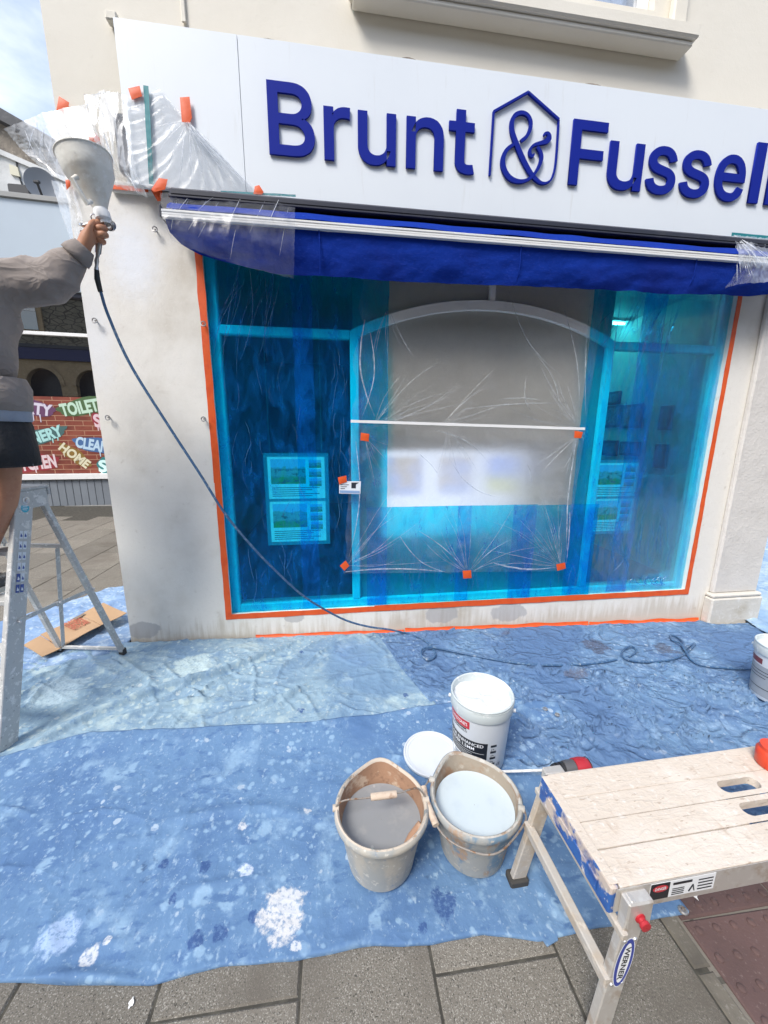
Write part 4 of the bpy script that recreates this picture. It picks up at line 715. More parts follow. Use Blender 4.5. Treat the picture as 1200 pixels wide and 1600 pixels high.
for k in range(24): x = rnd.uniform(960, 1060); pleat(mbp, (x+rnd.uniform(-5, 25), 460+rnd.uniform(0, 30)), (x-rnd.uniform(0, 40), rnd.uniform(510, 640)), rnd.uniform(-.08, .08), FYB-.012, rnd.uniform(.002, .005), .005)
for k in range(24): x = rnd.uniform(580, 900); pleat(mbp, (x, rnd.uniform(900, 925)), (x+rnd.uniform(-10, 10), rnd.uniform(850, 900)), rnd.uniform(-.1, .1), FYB-.022, rnd.uniform(.002, .004), .004)
for k in range(14): x = rnd.uniform(955, 1040); pleat(mbp, (x, 914), (x+rnd.uniform(-20, 20), 905-rnd.uniform(0, 8)), .2, FYB-.02, .008, .006)
solo('film_creases', mbp, M_bfold, 'fine creases puckered across the blue film on the right side pane and lower strip', 'plastic film', kind='stuff', angle=0)

# orange tape round the opening
def tape_strip(a, b, wd, Y, label, name='masking_tape', mat=None, grp='orange tape around the shop window', n=60, seed=0, wob=.0035):
    P0, P1 = np.array(a, float), np.array(b, float); d = P1-P0; L_ = np.linalg.norm(d); nn = np.array([-d[1], d[0]])/L_
    mb = MB(); vs = []; fs = []
    for i in range(n):
        t = i/(n-1); c = P0+d*t; q = wd/2*(1+.10*float(perlin(t*L_*9, seed, 1)))
        for k, s in enumerate((-1, -.33, .33, 1)):
            p = c+nn*(q*s+wob*float(perlin(t*L_*6, k+seed*7, 4))); vs.append((p[0], Y-.0015-.0022*abs(float(perlin(t*L_*22, k*3+seed, 8))), p[1]))
    for i in range(n-1):
        for k in range(3): fs.append((i*4+k, i*4+k+1, i*4+k+5, i*4+k+4))
    m = len(vs); vs += [(x, Y-.0005, z) for x, y, z in vs]; fs += [tuple(m+k for k in f[::-1]) for f in fs]
    mb.add(vs, fs); return solo(name, mb, mat or M_orange, label, 'tape', grp, angle=0)
lxo, rxo, bzo = OX0-.017, OX1+.020, OZ0-.012
tape_strip((lxo, OZ1), (lxo, 1.25), .046, -.001, 'orange tape down the upper left edge of the window opening', seed=1)
tape_strip((lxo+.002, 1.28), (lxo, bzo-.02), .044, -.003, 'orange tape down the lower left edge of the window opening', seed=2)
tape_strip((lxo-.02, bzo), (W(610, 945)[0], bzo), .044, -.001, 'orange tape along the left part of the window bottom', seed=3)
tape_strip((W(585, 945)[0], bzo+.006), (rxo+.02, bzo), .050, -.004, 'orange tape along the right part of the window bottom', seed=4)
tape_strip((rxo, OZ1), (rxo, 1.0), .040, -.001, 'orange tape down the upper right edge of the window opening', seed=5)
tape_strip((rxo, 1.03), (rxo, bzo-.02), .042, -.003, 'orange tape down the lower right edge of the window opening', seed=6)
a = W(455, 997); b = W(790, 975); c = W(1098, 966)
def gtape(x0, x1, h0, h1, lab, seed):
    n = 50; mb = MB(); vs = []; fs = []
    for i in range(n):
        x = x0+(x1-x0)*i/(n-1); z = float(gz(x)); k = .012*float(perlin(x*5, seed, 3))
        vs += [(x, -.005, z+h1+k), (x, -.007, z+h0-.004), (x, -.05-.01*float(perlin(x*4, seed, 6)), z+.006)]
    for i in range(n-1):
        for k in range(2): fs.append((i*3+k, i*3+k+1, i*3+k+4, i*3+k+3))
    mb.add(vs, fs); solo('masking_tape', mb, M_orange, lab, 'tape', 'orange tape along the foot of the wall', angle=0)
gtape(-.62, .55, .006, .022, 'orange tape along the wall foot left of the filler patch', 2)
gtape(.56, 2.2, .006, .030, 'orange tape along the wall foot under the middle of the window', 5)
gtape(2.21, px-.05, .006, .024, 'orange tape along the wall foot beside the plinth', 7)
# small tape squares
def tape_patch(poly, Y, label, mat=None, cat='tape', grp='small orange tape tabs', th=.0012, name='tape_tab'):
    P = [W(x, y, Y) for x, y in poly]; mb = MB(); n = len(P)
    c = sum(P)/n; inner = [(p-c)*.5+c-np.array([0, .003, 0]) for p in P]
    mb.add([tuple(p) for p in P]+[tuple(p) for p in inner], [(k, (k+1) % n, n+(k+1) % n, n+k) for k in range(n)]+[tuple(range(n, 2*n))])
    mb.add([tuple(p+np.array([0, th, 0])) for p in P], [tuple(range(n))[::-1]]); return solo(name, mb, mat or M_orange, label, cat, grp, angle=0)
tape_patch([(564, 676), (577, 678), (576, 690), (563, 688)], -.016, 'orange tab at the left end of the white tape strip')
tape_patch([(898, 673), (911, 675), (908, 685), (897, 684)], -.016, 'orange tab at the right end of the white tape strip')
tape_patch([(531, 884), (540, 876), (546, 884), (538, 892)], -.018, 'orange tab at the lower left corner of the clear sheet')
tape_patch([(723, 892), (736, 891), (737, 903), (724, 904)], -.018, 'orange tab at the middle of the clear sheet bottom')
tape_patch([(869, 882), (883, 879), (884, 888), (871, 892)], -.018, 'orange tab at the lower right corner of the clear sheet')
tape_patch([(528, 746), (541, 743), (542, 753), (530, 757)], -.022, 'orange tab holding the small printed card')
# white tape strip across and the small printed card
a = W(548, 658, -.012); b = W(914, 670, -.012)
tape_strip((a[0], a[2]), (b[0], b[2]), .020, -.012, 'white tape strip running across the middle pane', 'white_tape', M_white, None, 50, 9, .001)
t = thing('printed_card', 'small white printed card taped on the left mullion', 'card', V(W(547, 762, -.018)))
mb = MB(); mb.prism([W(530, 752, -.018), W(564, 752, -.018), W(563, 772, -.018), W(530, 771, -.018)], (0, .0015, 0)); obj('card', mb, M_paper, t, smooth=False)
mb = MB(); mb.prism([W(549, 754, -.0192), W(561, 754, -.0192), W(556, 757, -.0192), W(556, 763, -.0192), W(549, 763, -.0192)], (0, .0008, 0)); obj('emblem', mb, M_frame_dk, t, smooth=False)
mb = MB(); mb.prism([W(531, 766, -.0192), W(562, 767, -.0192), W(562, 771, -.0192), W(531, 770, -.0192)], (0, .0008, 0)); obj('band', mb, surf('card_band', (.25, .38, .62), .5), t, smooth=False)
mb = MB()
for k in range(3): mb.prism([W(532, 757+k*3, -.0192), W(545-3*k, 757+k*3, -.0192), W(545-3*k, 758+k*3, -.0192), W(532, 758+k*3, -.0192)], (0, .0008, 0))
obj('text_lines', mb, M_ink, t, smooth=False)

# clear plastic over the sign's left end, the awning ends and the wall corner
def px3(l): return [W(*p) for p in l]
def loose(label, top, right, bottom, left, nu, nv, amp, seed, freq=9., folds=None, mat=None, bulge=0., fan=None):
    S = coons(px3(top), px3(right), px3(bottom), px3(left), nu, nv); u = np.linspace(0, 1, nu)[None]+np.zeros((nv, 1)); v = np.linspace(0, 1, nv)[:, None]+np.zeros((1, nu))
    d = amp*(.8*fbm(u*freq*.5, v*freq*.5, seed, 4)+ridged(u*freq, v*freq*.35, seed+3, 3)*.9)
    if fan is not None:                  # gathers spreading from a pinned point (u,v)
        an = np.arctan2(v-fan[1], u-fan[0]); rr = np.hypot(v-fan[1], u-fan[0]); d = d+fan[2]*ridged(an*fan[3], rr*.7, seed+9, 2)*sstep(.0, .35, rr)
    d = d+bulge*np.sin(np.pi*u)*np.sin(np.pi*v); S[..., 1] -= d; S[..., 2] += .4*d*np.minimum(1, np.minimum(u, 1-u)*8)
    e = .006*fbm(u*18, v*18, seed+6, 3); S[..., 0] += e; S[..., 2] += e
    mb = MB(); mb.grid(S); return solo('clear_film', mb, mat or M_clear, label, 'plastic film', 'clear plastic film round the sign and wall corner', angle=0), S
M_clear2 = film('clear_film_crumpled', (.97, .975, .98), (.86, .89, .92), .34, .35, .03, 9, .3)
yS = SY-.004
o, S = loose('clear film hanging as a fan from the tall orange tab on the sign', [(199, 152, yS), (225, 150, yS), (250, 140, yS), (289, 188, yS-.01)], [(289, 188, yS-.01), (330, 222, yS-.005), (365, 262, yS), (406, 301, yS-.01)], [(207, 286, yS), (240, 296, yS-.02), (320, 299, yS-.02), (406, 301, yS-.01)], [(199, 152, yS), (203, 220, yS), (207, 286, yS)], 70, 60, .005, 31, 4, fan=(1., 0., .010, 9))
def wp(pl, lab=None, parent=None, mat=None):
    mb = MB()
    for a, b, wd in pl:
        P = np.array([W(*a)*(1-t)+W(*b)*t for t in np.linspace(0, 1, 12)]); P[:, 1] -= .006+.008*np.sin(np.linspace(0, np.pi, 12)); P[:, 2] += .004*perlin(np.linspace(0, 3, 12), a[0]*.7, 2)
        mb.tube(P, [wd*(.25+.75*math.sin(math.pi*t)) for t in np.linspace(.02, .98, 12)], 5)
    q = obj('pleats', mb, mat or M_fold, parent, angle=0); q['kind'] = 'stuff'
wp([((292+rnd.uniform(-4, 6), 192, yS-.012), (p, q, yS-.02), rnd.uniform(.001, .0032)) for p, q in ((395, 297), (370, 292), (345, 296), (322, 290), (300, 285), (282, 288), (262, 262), (380, 285), (330, 240), (345, 265), (310, 230), (360, 280), (335, 280), (250, 235), (240, 200))], parent=o)
tape_patch([(281, 152), (296, 151), (300, 184), (296, 193), (284, 190)], yS-.016, 'long orange tab on the white sign at the top of the clear film fan')
tape_patch([(200, 138), (218, 134), (222, 150), (206, 156)], yS-.010, 'square orange tab at the left edge of the white sign')
tape_patch([(398, 291), (405, 289), (412, 300), (409, 304), (396, 303)], yS-.03, 'orange tab at the right end of the film fan above the awning')
tape_patch([(248, 278), (262, 280), (258, 296), (241, 300), (236, 296)], yS-.03, 'crumpled orange tab at the sign foot above the awning end')
tape_patch([(235, 296), (254, 297), (251, 314), (246, 314)], -.06, 'orange tab folded down beside the awning end')
a, b, c = W(228, 134, yS-.012), W(234, 215, yS-.012), W(237, 288, yS-.012)
tape_strip((a[0], a[2]), (c[0], c[2]), .026, yS-.012, 'teal tape strip running down the left end of the white sign', 'teal_tape', M_teal, 'teal tape strips', 40, 11, .002)
a = W(345, 298, -.20); b = W(462, 305, -.24); tape_strip((W(345, 300, yS-.02)[0], W(345, 300, yS-.02)[2]), (W(462, 306, yS-.02)[0], W(462, 306, yS-.02)[2]), .012, yS-.02, 'teal tape edge along the top of the film on the left awning end', 'teal_tape', M_teal, 'teal tape strips', 30, 12, .001)
# film wrapped round the left end of the awning
Ya = -.30
o, S = loose('clear film wrapped round the left end of the blue awning', [(251, 303, -.2), (300, 299, yS-.03), (400, 302, yS-.03), (461, 306, yS-.03)], [(461, 306, yS-.03), (461, 345, Ya), (460, 390, Ya), (459, 436, -.26)], [(268, 376, -.31), (320, 398, -.31), (390, 420, -.31), (459, 437, -.29)], [(251, 303, -.2), (252, 335, -.31), (258, 355, -.32), (268, 376, -.31)], 90, 50, .008, 35, 4, mat=M_clear, bulge=.012)
wp([((p, 305, yS-.05), (p+r_, q, -.312), rnd.uniform(.0008, .002)) for p, q, r_ in ((300, 350, -20), (330, 360, -35), (350, 372, -40), (380, 345, -20), (420, 365, -30), (440, 350, -20), (455, 400, -18), (380, 405, -20), (300, 330, -20), (280, 360, -12), (340, 330, -30))], parent=o)
# film round the right end of the awning
a = W(1143, 366, yS-.02); b = W(1230, 374, yS-.02); tape_strip((a[0], a[2]), (b[0], b[2]), .022, yS-.02, 'teal tape along the sign foot above the right awning end', 'teal_tape', M_teal, 'teal tape strips', 30, 13, .001)
o, S = loose('clear film gathered round the right end of the blue awning', [(1144, 368, yS-.03), (1230, 376, yS-.03)], [(1230, 376, yS-.03), (1238, 440, -.30)], [(1132, 450, -.26), (1165, 443, -.30), (1238, 440, -.30)], [(1144, 368, yS-.03), (1153, 395, Ya), (1153, 420, Ya), (1132, 450, -.26)], 60, 50, .014, 37, 8, mat=M_clear2)
wp([((1146, 368, yS-.05), (p, q, -.315), rnd.uniform(.0015, .0035)) for p, q in ((1156, 430), (1165, 425), (1172, 436), (1182, 420), (1190, 415), (1198, 405), (1210, 410), (1178, 440), (1150, 440))], parent=o)
# crumpled film over the wall corner with a flap blowing out to the left
o, S = loose('crumpled clear film bunched over the wall corner between hopper and sign', [(133, 150, -.05), (165, 144, -.09), (198, 150, -.11)], [(198, 150, -.11), (205, 220, -.12), (212, 270, -.12), (232, 309, -.10)], [(152, 236, -.05), (178, 290, -.06), (232, 309, -.10)], [(133, 150, -.05), (142, 190, -.08), (152, 236, -.05)], 60, 60, .016, 41, 2.4, mat=M_clear2)
wp([((a_, b_, -.12), (c_, d_, -.14), rnd.uniform(.001, .003)) for a_, b_, c_, d_ in ((140, 160, 135, 185), (145, 150, 175, 146), (150, 180, 170, 230), (165, 165, 180, 240), (178, 160, 190, 255), (160, 200, 185, 270), (192, 265, 222, 306), (200, 270, 218, 307), (150, 150, 165, 190))], parent=o)
o, S = loose('clear film flap blowing out to the left of the wall corner', [(8, 203, .06), (45, 187, .03), (92, 172, -.01), (135, 165, -.03)], [(135, 165, -.03), (150, 215, -.05), (165, 250, -.04)], [(60, 258, .05), (102, 285, -.02), (130, 280, -.04), (165, 250, -.04)], [(8, 203, .06), (35, 235, .07), (60, 258, .05)], 70, 50, .012, 43, 2., mat=M_clear2)
wp([((a_, b_, .02), (c_, d_, .02), rnd.uniform(.001, .003)) for a_, b_, c_, d_ in ((60, 190, 45, 240), (75, 185, 62, 250), (90, 178, 75, 262), (95, 178, 90, 275), (50, 215, 85, 270), (70, 220, 95, 270), (40, 205, 60, 250))], parent=o)
o, S = loose('narrow clear film tail hanging below the flap behind the hopper', [(80, 282, .03), (100, 288, -.01), (112, 286, -.02)], [(112, 286, -.02), (126, 330, -.02), (140, 384, -.02)], [(112, 380, .02), (125, 384, -.01), (140, 384, -.02)], [(80, 282, .03), (95, 330, .03), (112, 380, .02)], 30, 50, .008, 45, 2.4, mat=M_clear2)
tape_patch([(92, 150), (108, 160), (105, 175), (88, 172)], -.012, 'orange tab on the bare wall corner above the blowing film flap')
tape_patch([(139, 200), (155, 215), (156, 220), (144, 226), (138, 216)], -.02, 'orange tab seen through the crumpled film above the hopper')
tape_patch([(102, 281), (110, 280), (110, 290), (104, 297)], -.03, 'orange tab at the flap corner beside the hopper handle')
a = W(180, 298); mb = MB(); mb.cbox(W(176, 298)[0], -.038, a[2]-.012, W(236, 300)[0], -.0355, a[2]+.012, .001); solo('masking_tape', mb, M_orange, 'orange tape along the cornice left of the sign', 'tape')

# ------------------------------------------------------------------ screw eyes in the wall
M_zinc = surf('zinc', (.42, .41, .40), .45, .8, layers=[('n', 60, (.25, .2, .16), .5, .7)], co='World')
for (x, y), nm in zip(((152, 503), (172, 653), (320, 508), (320, 655), (245, 362)), ('upper screw eye near the wall corner', 'lower screw eye near the wall corner', 'upper screw eye beside the left window edge', 'lower screw eye beside the left window edge', 'small screw eye on the wall below the awning end')):
    p = W(x, y, 0); t = .014; mb = MB(); c = [(p[0]+t*math.sin(k*.5236), -.03-.003*math.cos(k), p[2]+t*math.cos(k*.5236)) for k in range(13)]
    mb.tube(c, .0038, 8, False); mb.tube([(p[0], .005, p[2]+.001), (p[0], -.022, p[2]+.001)], .0045, 8); 
    solo('screw_eye', mb, M_zinc, nm, 'screw eye', 'screw eyes in the cream wall')
# ------------------------------------------------------------------ dust sheets
def cloth_mat(name, base, dark, pale, white_amt=.5, spots=(), extra_layers=(), cr=1.):
    ly = [('n', 2.2, dark, .42, .68), ('n', 7, pale, .52, .72), ('n', 38, pale, .55, .8), ('s', 26, pale, .02, .22), ('s', 11, pale, .0, .16), ('s', 17, tuple(np.array(pale)*.7+.18), -.06, .03*white_amt*2), ('n', 90, tuple(np.array(pale)*.8+.12), .62, .72), ('n', 5, tuple(np.array(dark)*.62), .66, .72)]
    ly += [('n', 15, dark, .55, .68, (1, 1.6, 1)), ('n', 28, tuple(np.array(pale)*.85+.08), .58, .72, (1.5, 1, 1)), ('n', .9, dark, .5, .62)]
    ly += list(extra_layers)
    for c, r, wob, sc, col, lo in spots: ly.append(('b', (c, r, wob, sc), col, lo, lo+.12))
    return surf(name, base, .82, layers=ly, bumps=[(5, .22*cr, .022, (1, 1.5, 1), 'r'), (14, .10*cr, .010, (1.4, .8, 1), 'r'), (40, .4, .006), (700, .2, .001)], co='World')
WB = lambda x, y: tuple(G(x, y, .012))
white = (.56, .585, .62); wet = (.035, .085, .23)
# the mottling: each sheet keeps its own weave colour; spills and drips are paint
M_sA = cloth_mat('blue_dust_sheet', (.115, .218, .375), (.078, .162, .32), (.225, .355, .505), .12, cr=.5, spots=[
    (WB(440, 1428), .10, .8, 22, (.60, .60, .60), .55), (WB(450, 1408), .055, .9, 30, white, .6), (WB(140, 1492), .03, .7, 30, white, .7), (WB(168, 1470), .014, .7, 40, white, .7), (WB(462, 1478), .022, 1.1, 40, white, .5),
    (WB(385, 1360), .035, .9, 30, (.55, .62, .74), .6), (WB(95, 1460), .07, .6, 25, (.34, .46, .66), .6), (WB(380, 1290), .03, .9, 35, white, .4),
    (WB(695, 1415), .055, 1.1, 26, wet, .6), (WB(256, 1350), .018, .8, 40, wet, .8), (WB(305, 1470), .03, 1.0, 30, wet, .6), (WB(345, 1455), .035, 1.0, 30, wet, .55), (WB(320, 1355), .03, 1.2, 40, wet, .5), (WB(270, 1405), .02, 1., 40, wet, .6), (WB(395, 1430), .02, 1., 40, wet, .6), (WB(660, 1450), .02, 1., 40, wet, .6),
    (WB(575, 1265), .02, .9, 40, white, .6), (WB(480, 1268), .022, 1, 40, white, .5), (WB(1000, 1370), .03, 1.1, 40, white, .35), (WB(700, 1290), .05, .9, 30, wet, .4)])
M_sB = cloth_mat('pale_dust_sheet', (.235, .345, .43), (.15, .25, .37), (.365, .465, .49), .5, spots=[(WB(655, 1112), .06, 1., 24, wet, .6), (WB(470, 1020), .03, 1.2, 50, wet, .45), (WB(470, 1110), .035, 1.2, 50, wet, .4), (WB(635, 1085), .025, 1., 40, wet, .6), (WB(630, 1108), .02, 1.1, 40, white, .5), (WB(300, 1040), .2, .7, 12, (.44, .55, .56), .5), (WB(90, 1080), .2, .7, 12, (.42, .54, .60), .5)],
    extra_layers=[('n', 3.2, (.42, .53, .54), .56, .75), ('n', 1.5, (.16, .27, .46), .55, .78)])
M_sC = cloth_mat('creased_blue_dust_sheet', (.122, .218, .355), (.085, .16, .30), (.215, .325, .47), .2, cr=3., spots=[(WB(930, 1010), .13, 1., 9, (.075, .09, .14), .6), (WB(900, 1055), .10, 1., 12, (.09, .11, .17), .5), (WB(1040, 1015), .12, 1., 10, (.09, .11, .16), .5), (WB(790, 990), .06, 1., 14, (.09, .12, .2), .5)])
M_sD = cloth_mat('pale_sheet_by_alley', (.38, .50, .60), (.24, .37, .54), (.52, .62, .68), .4)
M_sE = cloth_mat('bunched_blue_sheet', (.24, .36, .54), (.15, .25, .44), (.42, .53, .64), .5)
def seg_d(X, Y, a, b):
    ax_, ay = a[:2]; bx, by = b[:2]; dx, dy = bx-ax_, by-ay; L2 = dx*dx+dy*dy; t = np.clip(((X-ax_)*dx+(Y-ay)*dy)/L2, 0, 1)
    ex, ey = X-ax_-t*dx, Y-ay-t*dy; return np.hypot(ex, ey)*np.sign(dx*(Y-ay)-dy*(X-ax_)), t
def fold_h(X, Y, pts, h, wd, asym):
    best = np.full(X.shape, 9.); n = len(pts)-1; tt = np.zeros(X.shape)
    for i in range(n):
        d, t = seg_d(X, Y, pts[i], pts[i+1]); m = np.abs(d) < np.abs(best); best = np.where(m, d, best); tt = np.where(m, (i+t)/n, tt)
    s = np.where(best > 0, wd, wd/asym); return h*np.exp(-(best/s)**2)*np.sin(np.pi*np.clip(tt*.92+.06, 0, 1))**.6
from mathutils.bvhtree import BVHTree
SHEETS = []
def on_sheet(x, y, lift):
    """where the line of sight through a photo pixel meets the top sheet, lifted along the vertical"""
    d = V(ray(x, y)).normalized(); best = None
    for b in SHEETS:
        h = b.ray_cast(V(CAM), d)
        if h[0] is not None and (best is None or h[3] < best[1]): best = (h[0], h[3])
    return G(x, y, lift) if best is None else np.array(best[0])+np.array([0, 0, lift])
def dust_sheet(label, top, right, bottom, left, nu, nv, mat, base=.006, crump=(.010, 4., 1.), folds=(), seed=0, edge_lift=None, big=.0, stretch=(1, 1), hem=.012, fine=.3, gf=()):
    S = coons(top, right, bottom, left, nu, nv); X, Y = S[..., 0], S[..., 1]
    e = .010*fbm(X*3, Y*3, seed+50, 3); X = X+e; Y = Y+.012*fbm(X*3.1+9, Y*3, seed+60, 3)
    wx, wy = X*stretch[0]+.08*fbm(X*2, Y*2, seed+1, 3), Y*stretch[1]+.08*fbm(X*2+5, Y*2, seed+2, 3)
    k = crump[1]; h = crump[0]*(ridged(wx*k, wy*k, seed, 3)*.9)+crump[0]*fine*ridged(wx*k*3.1, wy*k*3.1, seed+8, 2)+big*np.maximum(0, fbm(X*1.3, Y*1.3, seed+4, 2))
    for f in folds: h = h+fold_h(X, Y, [G(*q)[:2] for q in f[0]], f[1], f[2], f[3] if len(f) > 3 else 2.5)
    for f in gf: h = np.maximum(h, 0)*(1-.0)+fold_h(X, Y, *f)
    h = np.maximum(h, 0)
    u = np.linspace(0, 1, nu)[None]; v = np.linspace(0, 1, nv)[:, None]
    if edge_lift is not None: h = h+edge_lift(u, v)
    Z = gz(X)+base+h; S = np.stack([X, Y, Z], 2)
    Sk = np.concatenate([S[:1], S, S[-1:]], 0); Sk = np.concatenate([Sk[:, :1], Sk, Sk[:, -1:]], 1)     # hem turned down to the ground
    for sl in (np.s_[0], np.s_[-1], np.s_[:, 0], np.s_[:, -1]): Sk[sl][..., 2] = np.maximum(gz(Sk[sl][..., 0])+.001, Sk[sl][..., 2]-hem-.02)
    mb = MB(); mb.grid(Sk); SHEETS.append(BVHTree.FromPolygons(mb.v, mb.f)); return solo('dust_sheet', mb, mat, label, 'dust sheet', 'dust sheets on the pavement', angle=0)
def rand_folds(n, box, ang, spread, ln, hh, wd, seed):
    r = random.Random(seed); out = []
    for k in range(n):
        x, y = r.uniform(box[0], box[2]), r.uniform(box[1], box[3]); a = R_(ang+r.gauss(0, spread)); l = r.uniform(*ln); pts = [(x, y)]
        for j in range(4): a += r.gauss(0, .28); x += l/4*math.cos(a); y += l/4*math.sin(a); pts.append((x, y))
        out.append((pts, r.uniform(*hh), r.uniform(*wd), r.choice((1.5, 2.5, 3.5))))
    return out
g2 = lambda l: [tuple(G(*p)[:2]) for p in l]
# E: bunched behind the cardboard, round the corner
tl, tr, br, bl = (-2.75, -.05), (-1.98, 1.15), (-1.53, .95), (-1.55, -.12)
dust_sheet('bunched pale blue dust sheet under the cardboard by the wall corner', [(-3.0, -.15), (-2.75, .30), (-2.45, .62), (-2.25, .95), (-1.95, 1.22)], [(-1.95, 1.22), (-1.54, 1.1)], [(-2.6, -.45), (-2.0, -.35), (-1.535, -.14), (-1.522, .4), (-1.54, 1.1)], [(-3.0, -.15), (-2.6, -.45)], 90, 60, M_sE, .006, (.030, 5., 1), seed=71, big=.03)
# B: pale, back left
dust_sheet('pale wrinkled dust sheet laid along the wall foot, left of the hose loop', [(-2.7, -.22), (-2.1, -.16), (-1.56, -.026), (-1.3, -.022), (-.3, -.028), (.36, -.03)], [(.36, -.03), (.40, -.25), (.47, -.55), (.60, -.93)], [(-2.6, -1.45), (-1.65, -1.10), (-1.0, -.98), (-.2, -1.02), (.60, -.93)], [(-2.7, -.22), (-2.65, -.9), (-2.6, -1.45)], 300, 130, M_sB, .006, (.014, 3.4, 1), seed=11, gf=rand_folds(56, (-2.3, -1.0, .3, -.1), 20, 40, (.15, .7), (.008, .020), (.008, .02), 6),
    folds=[([(60, 1165), (150, 1120), (250, 1085), (330, 1062), (410, 1030), (470, 1003)], .055, .05, 3.5), ([(180, 1130), (250, 1110), (320, 1098), (300, 1080)], .038, .035, 3), ([(330, 1128), (410, 1108), (470, 1085), (530, 1060)], .032, .03, 3), ([(130, 1015), (150, 1045), (185, 1060)], .018, .03, 3), ([(160, 1010), (200, 1040), (250, 1080)], .016, .025, 3), ([(400, 1135), (470, 1100), (540, 1050)], .010, .02, 2), ([(560, 990), (600, 1020), (610, 1060)], .01, .02, 2), ([(45, 1100), (100, 1060), (120, 1020)], .016, .03, 2)])
# C: creased blue, back right
dust_sheet('creased blue dust sheet along the wall foot, right of the pale sheet', [(.33, -.035), (1.2, -.030), (2.3, -.04), (px-.06, -.05), (px-.02, -.11), (3.80, -.12)], [(3.80, -.12), (3.45, -.55), (3.25, -.9), (3.2, -1.9)], [(.62, -1.25), (1.2, -1.5), (1.36, -1.80), (1.55, -1.83), (2.2, -1.86), (3.2, -1.9)], [(.33, -.035), (.38, -.25), (.45, -.55), (.58, -.93), (.62, -1.25)], 330, 200, M_sC, .010, (.016, 4., 1), seed=23, stretch=(.75, 1.15), fine=.3, gf=rand_folds(70, (.4, -1.5, 3.0, -.08), -25, 32, (.15, .6), (.012, .030), (.008, .016), 3)+rand_folds(40, (.9, -1.6, 2.4, -.5), -48, 14, (.15, .5), (.014, .034), (.008, .013), 4),
    folds=[([(860, 1112), (900, 1150), (950, 1200)], .02, .02, 1.5), ([(880, 1110), (930, 1160), (990, 1200)], .018, .018, 1.5), ([(910, 1150), (960, 1175), (1000, 1200)], .014, .016, 1.5), ([(1060, 1145), (1110, 1165), (1150, 1170)], .016, .02, 2), ([(1140, 1085), (1170, 1083), (1200, 1080)], .018, .02, 2), ([(1060, 1090), (1130, 1100), (1180, 1120)], .014, .02, 2), ([(690, 1030), (740, 1060), (800, 1075)], .01, .02, 2)])
# D: pale sheet round the right end
dust_sheet('pale blue dust sheet running round the right end of the shop', [(4.1, 1.2), (6.4, 2.05), (7.6, 2.7)], [(7.6, 2.7), (8.0, 0.5)], [(3.83, -.28), (3.55, -.55), (3.62, -.85), (5., -1.2), (8.0, 0.5)], [(4.1, 1.2), (3.86, .4), (3.83, -.28)], 130, 90, M_sD, .022, (.035, 3.2, 1), seed=37, big=.05)
# A: the front sheet, splattered
dust_sheet('large blue paint splattered dust sheet in front, under the two mortar buckets', [(-2.3, -1.35), (-1.59, -1.06), (-1.25, -.93), (-.85, -.95), (-.17, -.97), (.2, -.95), (.61, -.90), (.95, -.885), (1.32, -.95)], [(1.32, -.95), (1.22, -1.3), (1.16, -1.62), (1.18, -1.945)], [(-2.3, -1.90), (-1.0, -1.86), (-.55, -1.915), (-.36, -1.898), (-.15, -1.915), (.1, -1.905), (.28, -1.925), (.45, -1.92), (.62, -1.955), (.9, -1.95), (1.18, -1.945)], [(-2.3, -1.35), (-2.3, -1.90)], 330, 110, M_sA, .007, (.010, 2.2, 1), seed=5, fine=.15, gf=rand_folds(26, (-1.6, -1.85, 1., -1.), 15, 50, (.15, .5), (.004, .010), (.008, .02), 9),
    folds=[([(220, 1300), (300, 1280), (410, 1265), (520, 1290)], .012, .03, 2.5), ([(80, 1420), (75, 1460), (85, 1500)], .006, .02, 2), ([(150, 1325), (250, 1310)], .008, .03, 2), ([(300, 1230), (350, 1215)], .008, .02, 3), ([(620, 1440), (560, 1470), (480, 1500)], .006, .025, 2), ([(820, 1330), (850, 1400), (880, 1440)], .01, .025, 2), ([(20, 1545), (120, 1530), (220, 1540)], .014, .02, 2)],
    edge_lift=lambda u, v: .026*(1-sstep(.0, .22, v))+0*u)
# grommets and the turned-down corner tabs of the front sheet
for k, ((x, y), nm) in enumerate((((1067, 1423), 'brass eyelet in the near right corner of the front sheet'), ((852, 1108), 'left of two eyelets behind the white tub'), ((871, 1117), 'right of two eyelets behind the white tub'))):
    p = on_sheet(x, y, .001); mb = MB(); mb.lathe([(.006, 0), (.0065, .004), (.010, .005), (.014, .003), (.015, 0)], 20, tuple(p)); mb.lathe([(.0004, -.001), (.006, -.0005)], 20, tuple(p))
    solo('eyelet', mb, M_zinc, nm, 'eyelet', 'eyelets in the dust sheets')
t = [G(842, 1462, .004), G(868, 1458, .006), G(872, 1470, .005), G(855, 1480, .004)]
mb = MB(); mb.prism([tuple(p) for p in t], (0, 0, .004)); solo('sheet_tab', mb, M_sA, 'small blue corner tab poking out of the front sheet edge', 'tab', smooth=False)

